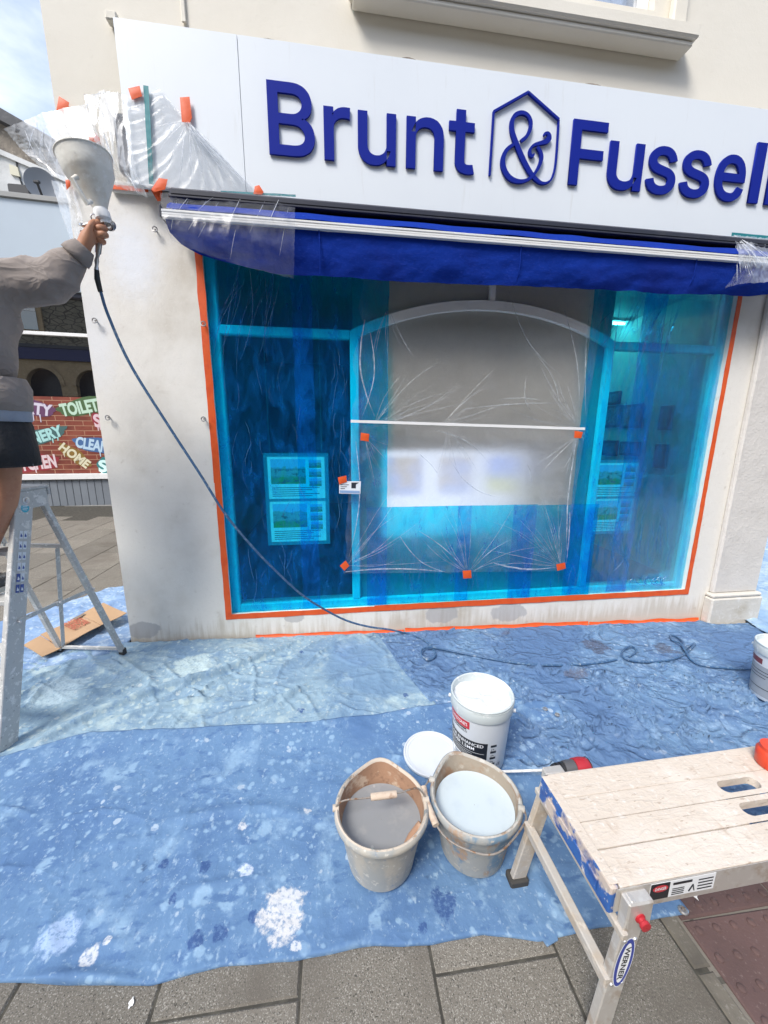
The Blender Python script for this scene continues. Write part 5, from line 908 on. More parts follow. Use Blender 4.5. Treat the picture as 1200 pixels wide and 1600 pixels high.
# ------------------------------------------------------------------ flattened cardboard box
M_card = surf('cardboard', (.44, .285, .165), .85, layers=[('n', 3, (.40, .26, .15), .4, .7), ('n', 90, (.36, .23, .13), .6, .8, (1, 12, 1))], bumps=[(60, .2, .003)], co='World')
q = [G(36, 1008, .05), G(162, 944, .085), G(198, 959, .085), G(66, 1026, .05)]
t = thing('cardboard', 'flattened brown cardboard box with red printing behind the step ladder', 'cardboard', V(q[3]))
def bil(u, v): return (1-v)*((1-u)*q[0]+u*q[1])+v*((1-u)*q[3]+u*q[2])
for (u0, u1, lift) in ((0, .185, .0), (.188, .655, .008), (.658, 1., .012)):
    U = np.linspace(u0, u1, 12); top = np.array([[bil(u, v)+np.array([0, 0, lift+.006*math.sin(u*9+v*3)]) for u in U] for v in np.linspace(0, 1, 8)])
    mb = MB(); mb.grid(top); mb.grid(top-np.array([0, 0, .005])); m = mb
    ring = [top[0, i] for i in range(12)]+[top[j, -1] for j in range(1, 8)]+[top[-1, i] for i in range(10, -1, -1)]+[top[j, 0] for j in range(6, 0, -1)]; n = len(ring)
    mb.add([tuple(p) for p in ring]+[tuple(p-np.array([0, 0, .005])) for p in ring], [(k, (k+1) % n, n+(k+1) % n, n+k) for k in range(n)]); obj('flap', mb, M_card, t, angle=30)
M_redink = surf('red_print', (.40, .10, .06), .8); M_greyink = surf('grey_print', (.22, .17, .13), .8)
du = (bil(.6, .5)-bil(.4, .5)); du /= np.linalg.norm(du); dv = (bil(.5, 0)-bil(.5, 1)); dv /= np.linalg.norm(dv); nrm = np.cross(du, dv); nrm /= np.linalg.norm(nrm)
mb = MB()
for k, wd in enumerate(('FRAGILE', 'HANDLE', 'WITH CARE')): txt_into(mb, wd, bil(.42, .25+.2*k), bil(.62, .25+.2*k), dv, nrm, .020, height=.055, offset=.03)
obj('red_lettering', mb, M_redink, t, smooth=False)
mb = MB(); mb.prism([tuple(bil(*p)+nrm*.020) for p in ((.56, .06), (.70, .06), (.70, .17), (.56, .17))], tuple(nrm*.001)); obj('grey_block', mb, M_greyink, t, smooth=False)

# ------------------------------------------------------------------ mortar buckets
M_bkt1 = surf('grey_bucket_crusted', (.36, .37, .36), .8, layers=[('n', 9, (.47, .44, .38), .45, .6, (1, 1, .4)), ('n', 22, (.24, .29, .36), .58, .7), ('n', 40, (.60, .58, .53), .58, .68), ('n', 6, (.34, .27, .19), .68, .74)], bumps=[(50, .5, .004)], co='Object')
M_bkt2 = surf('grey_bucket_blue_smears', (.33, .34, .33), .8, layers=[('n', 10, (.15, .24, .33), .5, .6, (1, 1, .5)), ('n', 14, (.38, .27, .19), .55, .65, (1, 1, .5)), ('n', 40, (.45, .42, .37), .58, .68)], bumps=[(50, .5, .004)], co='Object')
M_inner1 = surf('dried_brown_plaster', (.34, .20, .125), .9, layers=[('n', 9, (.50, .38, .28), .52, .6), ('n', 25, (.24, .14, .09), .55, .68)], bumps=[(40, .7, .005)], co='Object')
M_inner2 = surf('dried_grey_plaster', (.33, .28, .22), .9, layers=[('n', 9, (.30, .19, .12), .48, .6), ('n', 16, (.14, .24, .27), .62, .68), ('n', 25, (.42, .38, .32), .55, .68)], bumps=[(40, .7, .005)], co='Object')
M_rim1 = surf('crusted_rim', (.52, .45, .37), .85, layers=[('n', 16, (.20, .22, .22), .55, .62), ('n', 30, (.40, .27, .18), .6, .7)], bumps=[(60, .6, .004)], co='Object')
M_liq1 = surf('grey_dirty_water', (.25, .255, .26), .12, layers=[('n', 14, (.29, .29, .285), .5, .7), ('s', 40, (.34, .34, .33), -.1, -.02)], co='Object')
M_liq2 = surf('milky_water', (.52, .59, .62), .15, layers=[('n', 10, (.48, .55, .59), .5, .7), ('s', 20, (.66, .7, .72), .0, .06)], co='Object')
M_wire = surf('rusty_wire', (.30, .27, .24), .6, .5, layers=[('n', 60, (.25, .14, .08), .5, .6)], co='World')
M_grip = surf('plaster_caked_grip', (.56, .45, .35), .85, layers=[('n', 40, (.42, .3, .22), .5, .65)], bumps=[(70, .6, .003)], co='World')
def bucket(label, cx, cy, spout, mats, level, liq, hang):
    z0 = float(gz(cx))+.022; t = thing('mortar_bucket', label, 'bucket', (cx, cy, z0), 0, 'mortar buckets on the front sheet'); t.scale = (1.045, 1.045, .86)
    mo, mi_, mr = mats; Hh = .280
    def fn(i, r, z, a):
        k = max(0, math.cos(a-spout)); k = k**14*sstep(.16, Hh, z); return (r*(1+.13*k+.012*math.sin(3*a+z*9)*sstep(.1, .3, z)), z*.92+.010*k)
    mb = MB(); mb.lathe([(.001, 0), (.108, 0), (.116, .008), (.126, .09), (.137, .17), (.147, .25), (.150, .262), (.160, .268), (.164, .28), (.163, .296), (.1585, .304)], 64, fn=fn); obj('shell', mb, mo, t, local=True)
    mb = MB(); mb.lathe([(.1585, .304), (.154, .307), (.150, .303), (.147, .296)], 64, fn=fn); obj('rim', mb, mr, t, local=True)
    mb = MB(); mb.lathe([(.147, .296), (.143, .25), (.133, .17), (.122, .09), (.110, .012), (.001, .010)], 64, fn=fn); obj('lining', mb, mi_, t, local=True)
    rl = .110+(.147-.110)*(level/.296)**1-.0005; mb = MB(); mb.lathe([(rl+.004, level+.002), (rl*.985, level), (rl*.5, level+.001), (.001, level)], 64, fn=lambda i, r, z, a: (r*(1+.012*math.sin(3*a+z*9)*.4), z)); obj('liquid', mb, liq, t, local=True)
    for s in (0, math.pi):
        a = hang[0]+s; mb = MB(); p = (.160*math.cos(a), .160*math.sin(a)); mb.tube([(p[0]*.92, p[1]*.92, .275), (p[0]*1.05, p[1]*1.05, .275)], .012, 12); obj('handle_ear', mb, mr, t, local=True)
    return t
a = G(594, 1272, .32); bx, by = .150, -1.664
B1 = bucket('crusted grey mortar bucket of dark grey water with its handle laid across the top', bx, by, R_(84), (M_bkt1, M_inner1, M_rim1), .195, M_liq1, (R_(178),))
wire = spline([(-.163, .005, .275), (-.13, .00, .315), (-.06, -.002, .318), (0, -.004, .322), (.07, -.002, .325), (.13, .01, .318), (.163, -.005, .275)], 40)
mb = MB(); mb.tube(wire, .0032, 8); h = obj('handle', mb, M_wire, B1, local=True)
mb = MB(); mb.lathe([(.001, 0), (.011, .001), (.0125, .006), (.0125, .085), (.011, .091), (.001, .092)], 16); me = mb.mesh('grip', M_grip); me.transform(Matrix.Translation((-.038, -.004, .322)) @ Matrix.Rotation(R_(90), 4, 'Y') @ Matrix.Translation((0, 0, 0))); obj('grip', me, None, h, local=True)
p = (.095, -.085, .2); mb = MB(); mb.tube([(p[0]-.02, p[1]-.015, .19), (p[0], p[1], .205), (p[0]+.035, p[1]+.02, .235)], [.016, .018, .013], 12); st = solo('float_handle', mb, M_inner1, 'brown tool handle end sticking out of the grey water', 'tool'); st.location = (bx+p[0]-.0+.01, by+p[1]+.0, B1.location.z+.150)
bx2, by2 = .508, -1.662
B2 = bucket('mortar bucket of milky white water with blue smears and its handle hanging down', bx2, by2, R_(100), (M_bkt2, M_inner2, surf('grey_rim', (.40, .38, .34), .8, layers=[('n', 20, (.30, .22, .16), .5, .62), ('n', 30, (.5, .48, .44), .5, .65)], bumps=[(60, .5, .004)])), .215, M_liq2, (R_(-28),))
ea = R_(-28); e1 = np.array([.168*math.cos(ea+math.pi), .168*math.sin(ea+math.pi), .275]); e2 = np.array([.168*math.cos(ea), .168*math.sin(ea), .275])
dr = np.array([math.cos(ea-math.pi/2), math.sin(ea-math.pi/2), 0])
wire = spline([e1, e1+dr*.06+np.array([-.005, 0, .0]), e1*.55+dr*.165+np.array([0, 0, .11]), dr*.188+np.array([0, 0, .255]), e2*.55+dr*.172+np.array([0, 0, .12]), e2+dr*.05, e2], 40)
mb = MB(); mb.tube(wire, .0034, 8); h = obj('handle', mb, M_wire, B2, local=True)
mb = MB(); mb.tube([wire[5]*1.02, wire[8]*1.02, wire[12]*1.02], [.012, .0125, .012], 12); obj('grip', mb, M_grip, h, local=True)

# ------------------------------------------------------------------ tubs of render
M_tub = surf('white_tub', (.62, .65, .68), .35, layers=[('n', 6, (.57, .60, .63), .5, .8)], co='Object')
M_tubrim = surf('grey_tub_rim', (.55, .60, .60), .4, layers=[('n', 18, (.75, .77, .77), .56, .64)], co='Object')
M_fill = surf('white_render_paste', (.68, .70, .71), .6, layers=[('n', 9, (.62, .64, .65), .4, .7)], bumps=[(16, .6, .02)], co='Object')
M_blk = surf('label_black', (.015, .017, .022), .4); M_red = surf('label_red', (.52, .035, .05), .4); M_lw = surf('label_white', (.80, .82, .84), .4); M_lgrey = surf('label_grey', (.30, .33, .37), .5)
def tub(label, cx, cy, z0, rot):
    t = thing('render_tub', label, 'tub', (cx, cy, z0), rot, 'tubs of render')
    mb = MB(); mb.lathe([(.001, .003), (.112, .002), (.119, .006), (.122, .012), (.139, .285), (.140, .30)], 72); obj('body', mb, M_tub, t, local=True)
    mb = MB(); mb.lathe([(.140, .297), (.1455, .298), (.1475, .303), (.1475, .344), (.146, .350), (.1475, .353), (.1475, .360), (.144, .363), (.139, .360)], 72); 
    for k in range(0, 40):
        a = R_(-100)+k*R_(3.3); M = Matrix.Rotation(a, 4, 'Z'); mb.box(.1470, -.0022, .3475, .1492, .0022, .3515, M)
    obj('rim', mb, M_tubrim, t, local=True)
    mb = MB(); mb.lathe([(.139, .360), (.136, .335), (.134, .318)], 72); obj('lining', mb, M_tubrim, t, local=True)
    mb = MB()
    mb.lathe([(.135, .326), (.120, .327), (.08, .331), (.04, .329), (.001, .330)], 72, fn=lambda i, r, z, a: (r, z+.005*math.sin(a*3+r*40)+.004*float(perlin(r*30*math.cos(a), r*30*math.sin(a), 3)))); obj('contents', mb, M_fill, t, local=True)
    for s in (0, math.pi): mb = MB(); mb.tube([(.139*math.cos(s), .139*math.sin(s), .30), (.158*math.cos(s), .158*math.sin(s), .30)], .009, 12); obj('handle_ear', mb, M_tub, t, local=True)
    mb = MB(); mb.tube(spline([(.157, 0, .30), (.148, .05, .25), (.105, .115, .195), (0, .152, .165), (-.105, .115, .195), (-.148, .05, .25), (-.157, 0, .30)], 40), .0022, 6); obj('handle', mb, M_alu, t, local=True)
    return t
rad = lambda z: .122+.017*(z-.012)/.273
def wrap(mb, poly_vs, fs, off):
    return mb.add([((rad(z)+off)*math.sin(s/.13), -(rad(z)+off)*math.cos(s/.13), z) for s, z in poly_vs], fs)
def wrect(mb, s0, z0, s1, z1, off, n=14):
    S = np.linspace(s0, s1, n); vs = [(s, z0) for s in S]+[(s, z1) for s in S]; return wrap(mb, vs, [(i, i+1, n+i+1, n+i) for i in range(n-1)], off)
def wtext(mb, body, s0, z, width, off, h=None):
    vs, fs = txt(body, 1., .015); x0, x1 = vs[:, 0].min(), vs[:, 0].max(); k = width/(x1-x0); ky = k if h is None else h/.7
    return wrap(mb, [(s0+(x-x0)*k, z+y*ky) for x, y in vs], fs, off)
cx, cy = .690, -1.262; z0 = float(gz(cx))+.022
T1 = tub('open white tub of render with a black and red label beside its lid', cx, cy, z0, R_(-28))
lab = MB(); wrect(lab, -.16, .245, -.035, .285, .0012); L1 = obj('red_label', lab, M_red, T1, local=True)
mb = MB(); wtext(mb, "JOHNSTONE'S", -.150, .258, .105, .0020, .017); obj('lettering', mb, M_lw, L1, local=True)
mb = MB(); wrect(mb, -.12, .236, -.05, .2435, .0012); obj('black_strip', mb, M_blk, T1, local=True)
mb = MB(); wtext(mb, 'STORMSHIELD', -.145, .222, .10, .0014, .010); obj('lettering', mb, M_blk, T1, local=True)
mb = MB(); wrect(mb, -.22, .055, .048, .19, .0012, 24); L2 = obj('black_label', mb, M_blk, T1, local=True)
mb = MB(); wtext(mb, 'SILICONE ENHANCED', -.205, .165, .235, .0020, .016); wtext(mb, 'RENDER 1.5MM', -.165, .142, .155, .0020, .016); wrect(mb, -.20, .129, .035, .1305, .0020)
for k in range(3): wrect(mb, -.19, .119-k*.008, -.02-.02*k, .1205-k*.008, .0020)
wrect(mb, -.15, .062, -.045, .095, .0020); obj('lettering', mb, M_lw, L2, local=True)
mb = MB(); wrect(mb, -.120, .067, -.085, .090, .0026); obj('grey_square', mb, M_lgrey, L2, local=True)
mb = MB()
for k in range(4): wrect(mb, .063, .168-k*.034, .092, .180-k*.034, .0012, 4); wtext(mb, '|+', .068, .150-k*.034, .014, .0012, .010)
obj('icon_column', mb, M_blk, T1, local=True)
mb = MB(); wtext(mb, 'CE', .105, .052, .022, .0012, .014); obj('mark', mb, M_blk, T1, local=True)
cx, cy = 2.745, -1.04; z0 = float(gz(cx))+.028
T2 = tub('second tub of render with a grey label at the right edge, on the creased sheet', cx, cy, z0, R_(-70))
mb = MB(); wrect(mb, -.19, .03, .20, .225, .0012, 30); L3 = obj('grey_label', mb, M_lgrey, T2, local=True)
mb = MB()
for z, a, b in ((.19, -.15, .02), (.17, -.15, 0.), (.15, -.15, -.03), (.08, -.15, .0), (.19, .05, .17), (.16, .06, .17), (.13, .06, .17), (.10, .06, .17)): wrect(mb, a, z, b, z+.004, .002)
obj('text_lines', mb, M_blk, L3, local=True)
mb = MB(); wrect(mb, -.16, .235, -.06, .27, .0012); obj('dark_red_label', mb, surf('dark_red', (.18, .04, .05), .4), T2, local=True)
mb = MB(); c = G(674, 1192, .012); lc = (.458, -1.235, float(gz(.458))+.020)
mb.lathe([(.001, 0), (.137, 0), (.139, .003), (.139, .012), (.136, .016), (.131, .016), (.129, .012), (.118, .0115), (.116, .009), (.001, .009)], 72, lc); solo('tub_lid', mb, M_tub, 'round white tub lid lying on the sheet against the tub', 'lid')

# ------------------------------------------------------------------ mixing drill behind the work platform
t = thing('mixing_drill', 'red and black cordless drill with a long white mixing rod on the sheet', 'drill', V(G(880, 1204, .03)))
zc_ = .085; P0 = G(862, 1203, zc_); P1 = G(921, 1200, zc_); d = (P1-P0); Ld = np.linalg.norm(d); d /= Ld
q = lambda s, r: (P0+d*s*Ld)
def lath_axis(name, prof, mat, par):
    mb = MB(); mb.lathe([(r, s*Ld) for s, r in prof], 24); me = mb.mesh(name, mat)
    zx = Vector(tuple(d)); M = zx.to_track_quat('Z', 'Y').to_matrix().to_4x4(); M.translation = V(P0); me.transform(M); return obj(name, me, None, par)
M_blkpl = surf('black_plastic', (.02, .02, .022), .5); M_greypl = surf('grey_plastic', (.09, .09, .095), .5); M_redpl = surf('red_plastic', (.42, .02, .03), .42, layers=[('n', 20, (.5, .2, .2), .62, .72)])
lath_axis('chuck', [(0, .006), (.0, .018), (.04, .024), (.08, .026), (.085, .022), (.11, .022), (.115, .028), (.19, .028), (.2, .024), (.22, .024), (.22, .03), (.30, .031), (.31, .02)], M_blkpl, t)
lath_axis('gearbox', [(.31, .02), (.31, .034), (.40, .037), (.58, .039), (.60, .03)], M_greypl, t)
lath_axis('motor_housing', [(.58, .03), (.585, .043), (.75, .047), (.92, .045), (1.0, .034), (1.02, .004)], M_redpl, t)
lath_axis('rear_cap', [(.93, .0455), (.95, .0465), (.97, .042)], M_blkpl, t)
ct = P0+d*Ld*.72; mb = MB(); mb.tube([ct+np.array([0, -.01, -.02]), ct+np.array([.01, -.07, -.045]), ct+np.array([.015, -.13, -.055])], [.024, .021, .022], 12); obj('handle', mb, M_redpl, t)
mb = MB(); cb = ct+np.array([.015, -.165, -.055]); mb.cbox(cb[0]-.04, cb[1]-.035, cb[2]-.02, cb[0]+.04, cb[1]+.035, cb[2]+.03, .008); obj('battery', mb, M_blkpl, t)
PR = G(770, 1199, .05)+np.array([-.06, 0, -.02]); mb = MB(); mb.tube([P0+d*.004, PR], .0058, 10); rod = obj('mixing_rod', mb, surf('rod_white', (.62, .62, .60), .6, layers=[('n', 30, (.78, .78, .77), .45, .6)]), t)
mb = MB()
for k in range(3): mb.tube([PR+np.array([.07*math.cos(a)*0-.0+.02*s, .035*math.cos(a+k*2.1), .035*math.sin(a+k*2.1)]) for s, a in ((0, 0), (-1.2, .7), (-2.4, 1.4), (-3.6, 2.1))], .004, 8)
obj('paddle', mb, M_alu, rod)

# ------------------------------------------------------------------ folding work platform
hB = .5
c_fl, c_nl, c_nr, c_fr = G(862, 1215, hB), G(957, 1378, hB), G(1200, 1338, hB), G(1200, 1170, hB)
ux_ = (c_nr-c_nl); ux_[2] = 0; ux_ /= np.linalg.norm(ux_); zt_ = float(c_nl[2])
fl2 = np.array([c_fl[0], c_fl[1]]); nl2 = np.array([c_nl[0], c_nl[1]])
vy = np.array([-ux_[1], ux_[0]]); Wd = float(np.dot(fl2-nl2, vy))
org = nl2+np.array([0, 0.]); LEN = 1.25
Mp = Matrix(((ux_[0], vy[0], 0, org[0]), (ux_[1], vy[1], 0, org[1]), (0, 0, 1, 0), (0, 0, 0, 1)))   # local: x along, y across, z up
plat = thing('work_platform', 'aluminium folding work platform with a plaster caked top and blue end cap', 'work platform', (org[0], org[1], float(gz(org[0]))))
off = float(gz(org[0])); plat.matrix_world = Matrix.Translation((org[0], org[1], off)) @ Matrix.Rotation(math.atan2(ux_[1], ux_[0]), 4, 'Z')
zT = zt_-off
M_deck = surf('plaster_caked_deck', (.58, .505, .425), .9, layers=[('n', 5, (.63, .56, .485), .45, .65), ('n', 26, (.50, .41, .33), .58, .72, (1, .4, 1)), ('n', 75, (.40, .32, .25), .62, .70, (.4, 1.5, 1)), ('n', 50, (.66, .61, .55), .55, .7), ('n', 4, (.52, .41, .31), .64, .76)], bumps=[(26, .22, .004, (.5, 1.4, 1), 'r'), (60, .6, .004), (140, .4, .002)], co='Object')
M_leg = surf('platform_aluminium', (.60, .57, .53), .5, .55, layers=[('n', 16, (.50, .43, .36), .5, .65), ('n', 50, (.66, .64, .60), .5, .7)], bumps=[(50, .3, .002)], co='Object')
M_legc = surf('caked_aluminium', (.50, .47, .43), .8, .2, layers=[('n', 14, (.48, .41, .33), .45, .65), ('n', 45, (.62, .57, .5), .55, .7)], bumps=[(45, .6, .004)], co='Object')
M_bcap = surf('blue_end_cap', (.03, .12, .38), .6, layers=[('n', 7, (.56, .47, .40), .53, .57), ('n', 30, (.66, .62, .58), .56, .63), ('n', 20, (.02, .07, .28), .45, .7)], co='Object')
pw = Wd/4
slots = [(.52, .645, 1), (.62, .76, 2)]
sl = []
def Lp(px_, py_, h=hB): p = G(px_, py_, h); v = np.array([p[0]-org[0], p[1]-org[1]]); return float(v @ ux_[:2]), float(v @ vy)
s1 = Lp(1112, 1226); s1b = Lp(1178, 1236); s2 = Lp(1148, 1262)
for k in range(4):
    y0, y1 = k*pw+.0012-.014*(k == 0), (k+1)*pw-.0012+.014*(k == 3)
    if k in (1, 2):
        hx0 = s1[0] if k == 2 else s2[0]; hx1 = hx0+.145; hy = .5*(y0+y1); hw = .020
        mb = MB(); n = 16
        ring = [(hx0+.02-.02*math.sin(a), hy-hw*math.cos(a)) for a in np.linspace(0, math.pi, 8)][::1]+[(hx1-.02+.02*math.sin(a), hy+hw*math.cos(a)) for a in np.linspace(0, math.pi, 8)]
        outer = [(hx0-.02, y0), (hx0-.02, y1), (hx1+.02, y1), (hx1+.02, y0)]
        bm = bmesh.new(); ov = [bm.verts.new((x, y, zT)) for x, y in outer]; iv = [bm.verts.new((x, y, zT)) for x, y in ring]
        es = [bm.edges.new((ov[i], ov[(i+1) % 4])) for i in range(4)]+[bm.edges.new((iv[i], iv[(i+1) % 16])) for i in range(16)]
        bmesh.ops.triangle_fill(bm, edges=es, use_beauty=True); bm.verts.index_update()
        mb.add([v.co[:] for v in bm.verts], [[v.index for v in f.verts] for f in bm.faces]); bm.free()
        mb.add([(x, y, zT) for x, y in ring]+[(x, y, zT-.026) for x, y in ring], [(i, (i+1) % 16, 16+(i+1) % 16, 16+i) for i in range(16)])
        mb.box(.012, y0, zT-.03, hx0-.02, y1, zT); mb.box(hx1+.02, y0, zT-.03, LEN-.01, y1, zT)
    else: mb = MB(); mb.cbox(.012, y0, zT-.03, LEN-.01, y1, zT, .0015)
    obj('deck_plank', mb, M_deck, plat, local=True, smooth=False)
for y0, y1 in ((-.014, -.001), (Wd+.001, Wd+.014)): mb = MB(); mb.cbox(.0, y0, zT-.075, LEN, y1, zT-.0305, .003); mb.box(.0, -.0155 if y0 < 0 else Wd+.0142, zT-.075, LEN, -.0142 if y0 < 0 else Wd+.0155, zT-.003); obj('side_rail', mb, M_leg, plat, local=True)
mb = MB(); mb.cbox(-.012, -.012, zT-.085, .010, Wd+.012, zT-.001, .004); mb.cbox(-.016, .03, zT-.07, -.0125, Wd-.03, zT-.03, .003); obj('end_cap', mb, M_bcap, plat, local=True)
mb = MB(); mb.cbox(-.013, -.006, zT+.0005, .014, Wd+.006, zT+.004, .0015); obj('end_lip', mb, M_deck, plat, local=True)
# legs: an inverted U at each end, splayed
ft = Lp(812, 1405, .01); dxf = ft[0]
for end, sgn in ((0.0, 1), (LEN, -1)):
    for side, yb in ((0, -.030), (1, Wd+.030)):
        top = Vector((end+sgn*.045, yb, zT-.012)); foot = Vector((end+sgn*(-.035), yb+(-.02 if side == 0 else .02), .02)); lg = MB(); lg.beam(top, foot, .024, .052, (1, 0, 0), .003)
        L_ = obj('leg', lg, M_leg if side == 0 else M_legc, plat, local=True)
        mb = MB(); mb.cbox(foot.x-.035, foot.y-.024, -.018, foot.x+.035, foot.y+.024, .035, .005); obj('foot', mb, surf('rubber_foot', (.05, .048, .045), .8) if end == 0 and side == 0 else bpy.data.materials['rubber_foot'], L_, local=True)
        mb = MB(); mb.cbox(top.x-.034, yb-.0155, zT-.10, top.x+.034, yb+.0155, zT-.002 if side else zT-.010, .004); obj('bracket', mb, M_leg, plat, local=True)
    for zz, nm in ((zT-.10, 'upper_brace'), (zT-.245, 'cross_brace')):
        k = (zT-zz)/zT; x = end+sgn*(.045-.08*k); mb = MB(); mb.beam((x-sgn*.022, -.052, zz), (x-sgn*.022, Wd+.052, zz), .026 if nm == 'cross_brace' else .018, .034 if nm == 'cross_brace' else .022, (0, 0, 1), .003); obj(nm, mb, M_legc, plat, local=True)
mb = MB(); mb.lathe([(.001, 0), (.013, 0), (.013, .004), (.010, .006), (.010, .012), (.0125, .014), (.0125, .021), (.001, .022)], 18); me = mb.mesh('locking_knob', M_redpl); me.transform(Matrix.Translation((.045, -.044, zT-.055)) @ Matrix.Rotation(R_(90), 4, 'X')); obj('locking_knob', me, None, plat, local=True)
for dx_, z in ((-.014, zT-.12), (.014, zT-.12), (-.014, zT-.25), (.014, zT-.25)):
    x = .045-.08*(zT-.012-z)/(zT-.03)+dx_
    mb = MB(); mb.lathe([(.006, 0), (.005, .003), (.001, .004)], 10); me = mb.mesh('rivet', M_alu); me.transform(Matrix.Translation((x, -.030-.02*(zT-z)/zT-.0118, z)) @ Matrix.Rotation(R_(90), 4, 'X')); obj('rivet', me, None, plat, local=True)
# warning label on the near rail, oval maker's badge on the near leg
yl = -.0158
mb = MB(); mb.box(.095, yl-.0006, zT-.058, .285, yl, zT-.006); lb = obj('warning_label', mb, M_lw, plat, local=True, smooth=False)
mb = MB(); mb.box(.096, yl-.0016, zT-.057, .150, yl-.0008, zT-.007); obj('dark_panel', mb, M_blk, lb, local=True, smooth=False)
mb = MB(); mb.add([(.123+.022*math.cos(a), yl-.0022, zT-.022+.011*math.sin(a)) for a in np.linspace(0, 2*math.pi, 24, False)], [tuple(range(24))]); obj('red_oval', mb, M_red, lb, local=True, smooth=False)
mb = MB(); txt_into(mb, 'DANGER', (.107, yl, zT-.026), (.139, yl, zT-.026), (0, 0, 1), (0, -1, 0), .0028, height=.009); obj('lettering', mb, M_lw, lb, local=True, smooth=False)
mb = MB(); mb.box(.16, yl-.0016, zT-.020, .215, yl-.0008, zT-.013)
for k in range(4): mb.box(.16, yl-.0016, zT-.052+k*.006, .195, yl-.0008, zT-.050+k*.006); mb.box(.235, yl-.0016, zT-.050+k*.010, .278, yl-.0008, zT-.047+k*.010)
mb.tube([(.21, yl-.001, zT-.05), (.22, yl-.001, zT-.03)], .0016, 6); mb.tube([(.22, yl-.001, zT-.03), (.226, yl-.001, zT-.05)], .0016, 6); obj('lettering', mb, M_blk, lb, local=True, smooth=False)
top = Vector((.045, -.030, zT-.012)); foot = Vector((-.035, -.05, .02)); dl = (foot-top).normalized(); ctr = top+dl*.175; sd2 = Vector((0, -1, 0)); wv = dl.cross(sd2).normalized(); nrm_ = wv.cross(dl).normalized()
if nrm_.y > 0: nrm_ = -nrm_
def badge(a, b, o): return [ctr+dl*(a*math.cos(t_))+wv*(b*math.sin(t_))+nrm_*(.0135+o) for t_ in np.linspace(0, 2*math.pi, 32, False)]
BM_ = surf('badge_blue', (.03, .05, .30), .35)
mb = MB(); mb.add(badge(.075, .0235, .0005), [tuple(range(32))]); bd = obj('maker_badge', mb, M_lw, plat, local=True, smooth=False)
mb = MB(); mb.add(badge(.072, .0215, .0010), [tuple(range(32))]); obj('blue_ring', mb, BM_, bd, local=True, smooth=False)
mb = MB(); mb.add(badge(.060, .0135, .0015), [tuple(range(32))]); obj('white_field', mb, M_lw, bd, local=True, smooth=False)
mb = MB(); upv = wv if wv.dot(Vector((1, 0, 0))) > 0 else -wv; txt_into(mb, 'WERNER', ctr-dl*.050-upv*.007, ctr+dl*.050-upv*.007, upv, nrm_, .0155, height=.014, offset=.03); obj('lettering', mb, M_blk, bd, local=True, smooth=False)
p = G(1203, 1214, hB); mb = MB(); mb.lathe([(.001, 0), (.040, 0), (.044, .006), (.047, .05), (.044, .055), (.040, .06), (.040, .072), (.001, .074)], 32, (p[0]+.028, p[1]+.02, zt_+.001)); solo('red_pot', mb, surf('orange_red_plastic', (.66, .06, .02), .35), 'orange red plastic pot on the platform at the right edge', 'pot')

# ------------------------------------------------------------------ small litter on the pavement
for k, (x, y, r, lab) in enumerate(((1083, 1397, .016, 'white paint flake on the maroon tactile paving'), (205, 1568, .010, 'white paint drip on the slab below the front sheet'))):
    p = G(x, y, .0005); mb = MB(); n = 12; rr = [r*(1+.3*math.sin(i*2.3+k)) for i in range(n)]
    P_ = [(p[0]+rr[i]*.6*math.cos(i*2*math.pi/n), p[1]+rr[i]*math.sin(i*2*math.pi/n), p[2]+.0015) for i in range(n)]
    mb.prism(P_, (0, 0, .0015)); solo('paint_flake', mb, M_white, lab, 'paint flake', smooth=False)
# ------------------------------------------------------------------ aluminium step ladder
M_lad = surf('worn_ladder_aluminium', (.53, .53, .51), .68, .2, layers=[('n', 8, (.50, .50, .49), .45, .7), ('n', 22, (.70, .69, .66), .56, .62), ('n', 55, (.74, .73, .71), .60, .64), ('n', 70, (.30, .30, .29), .63, .69), ('n', 18, (.66, .58, .50), .68, .74)], bumps=[(40, .25, .002)], co='Object')
OL = (-1.77, -.535); zl0 = float(gz(OL[0]))+.018
lad = thing('step_ladder', 'paint speckled aluminium step ladder standing at the wall corner', 'ladder', (OL[0], OL[1], zl0), R_(-10))
HL = 1.215
def fr(s, t): return Vector((s*(.225-.03*t), -.40+.35*t, HL*t))          # front rail at height fraction t
def rr_(s, t): return Vector((s*(.222-.045*t), .40-.36*t, HL*t*.975))
for s in (1, -1):
    mb = MB(); mb.beam(fr(s, -.012), fr(s, 1.), .028, .092, (0, 1, .29), .003); 
    obj('front_rail', mb, M_lad, lad, local=True)
    mb = MB(); mb.beam(rr_(s, -.01), rr_(s, .985), .032, .028, (0, 1, 0), .003); r = obj('rear_rail', mb, M_lad, lad, local=True)
    mb = MB(); f = rr_(s, 0); mb.cbox(f.x-.018, f.y-.018, -.016, f.x+.018, f.y+.018, .03, .004); obj('rubber_foot', mb, bpy.data.materials['rubber_foot'], r, local=True)
    mb = MB(); a, b = fr(s, .47)+Vector((s*.016, 0, 0)), rr_(s, .46)+Vector((s*.018, 0, 0)); m_ = (a+b)/2+Vector((0, 0, .006)); mb.beam(a, m_, .006, .022, (0, 0, 1), .001); mb.beam(m_+Vector((s*.007, -.02, -.004)), b+Vector((s*.007, 0, 0)), .006, .022, (0, 0, 1), .001); sp = obj('spreader_bar', mb, M_lad, lad, local=True)
    for p in (a, b, m_): mb = MB(); mb.tube([p-Vector((s*.012, 0, 0)), p+Vector((s*.016, 0, 0))], .007, 10); obj('rivet', mb, M_alu, sp, local=True)
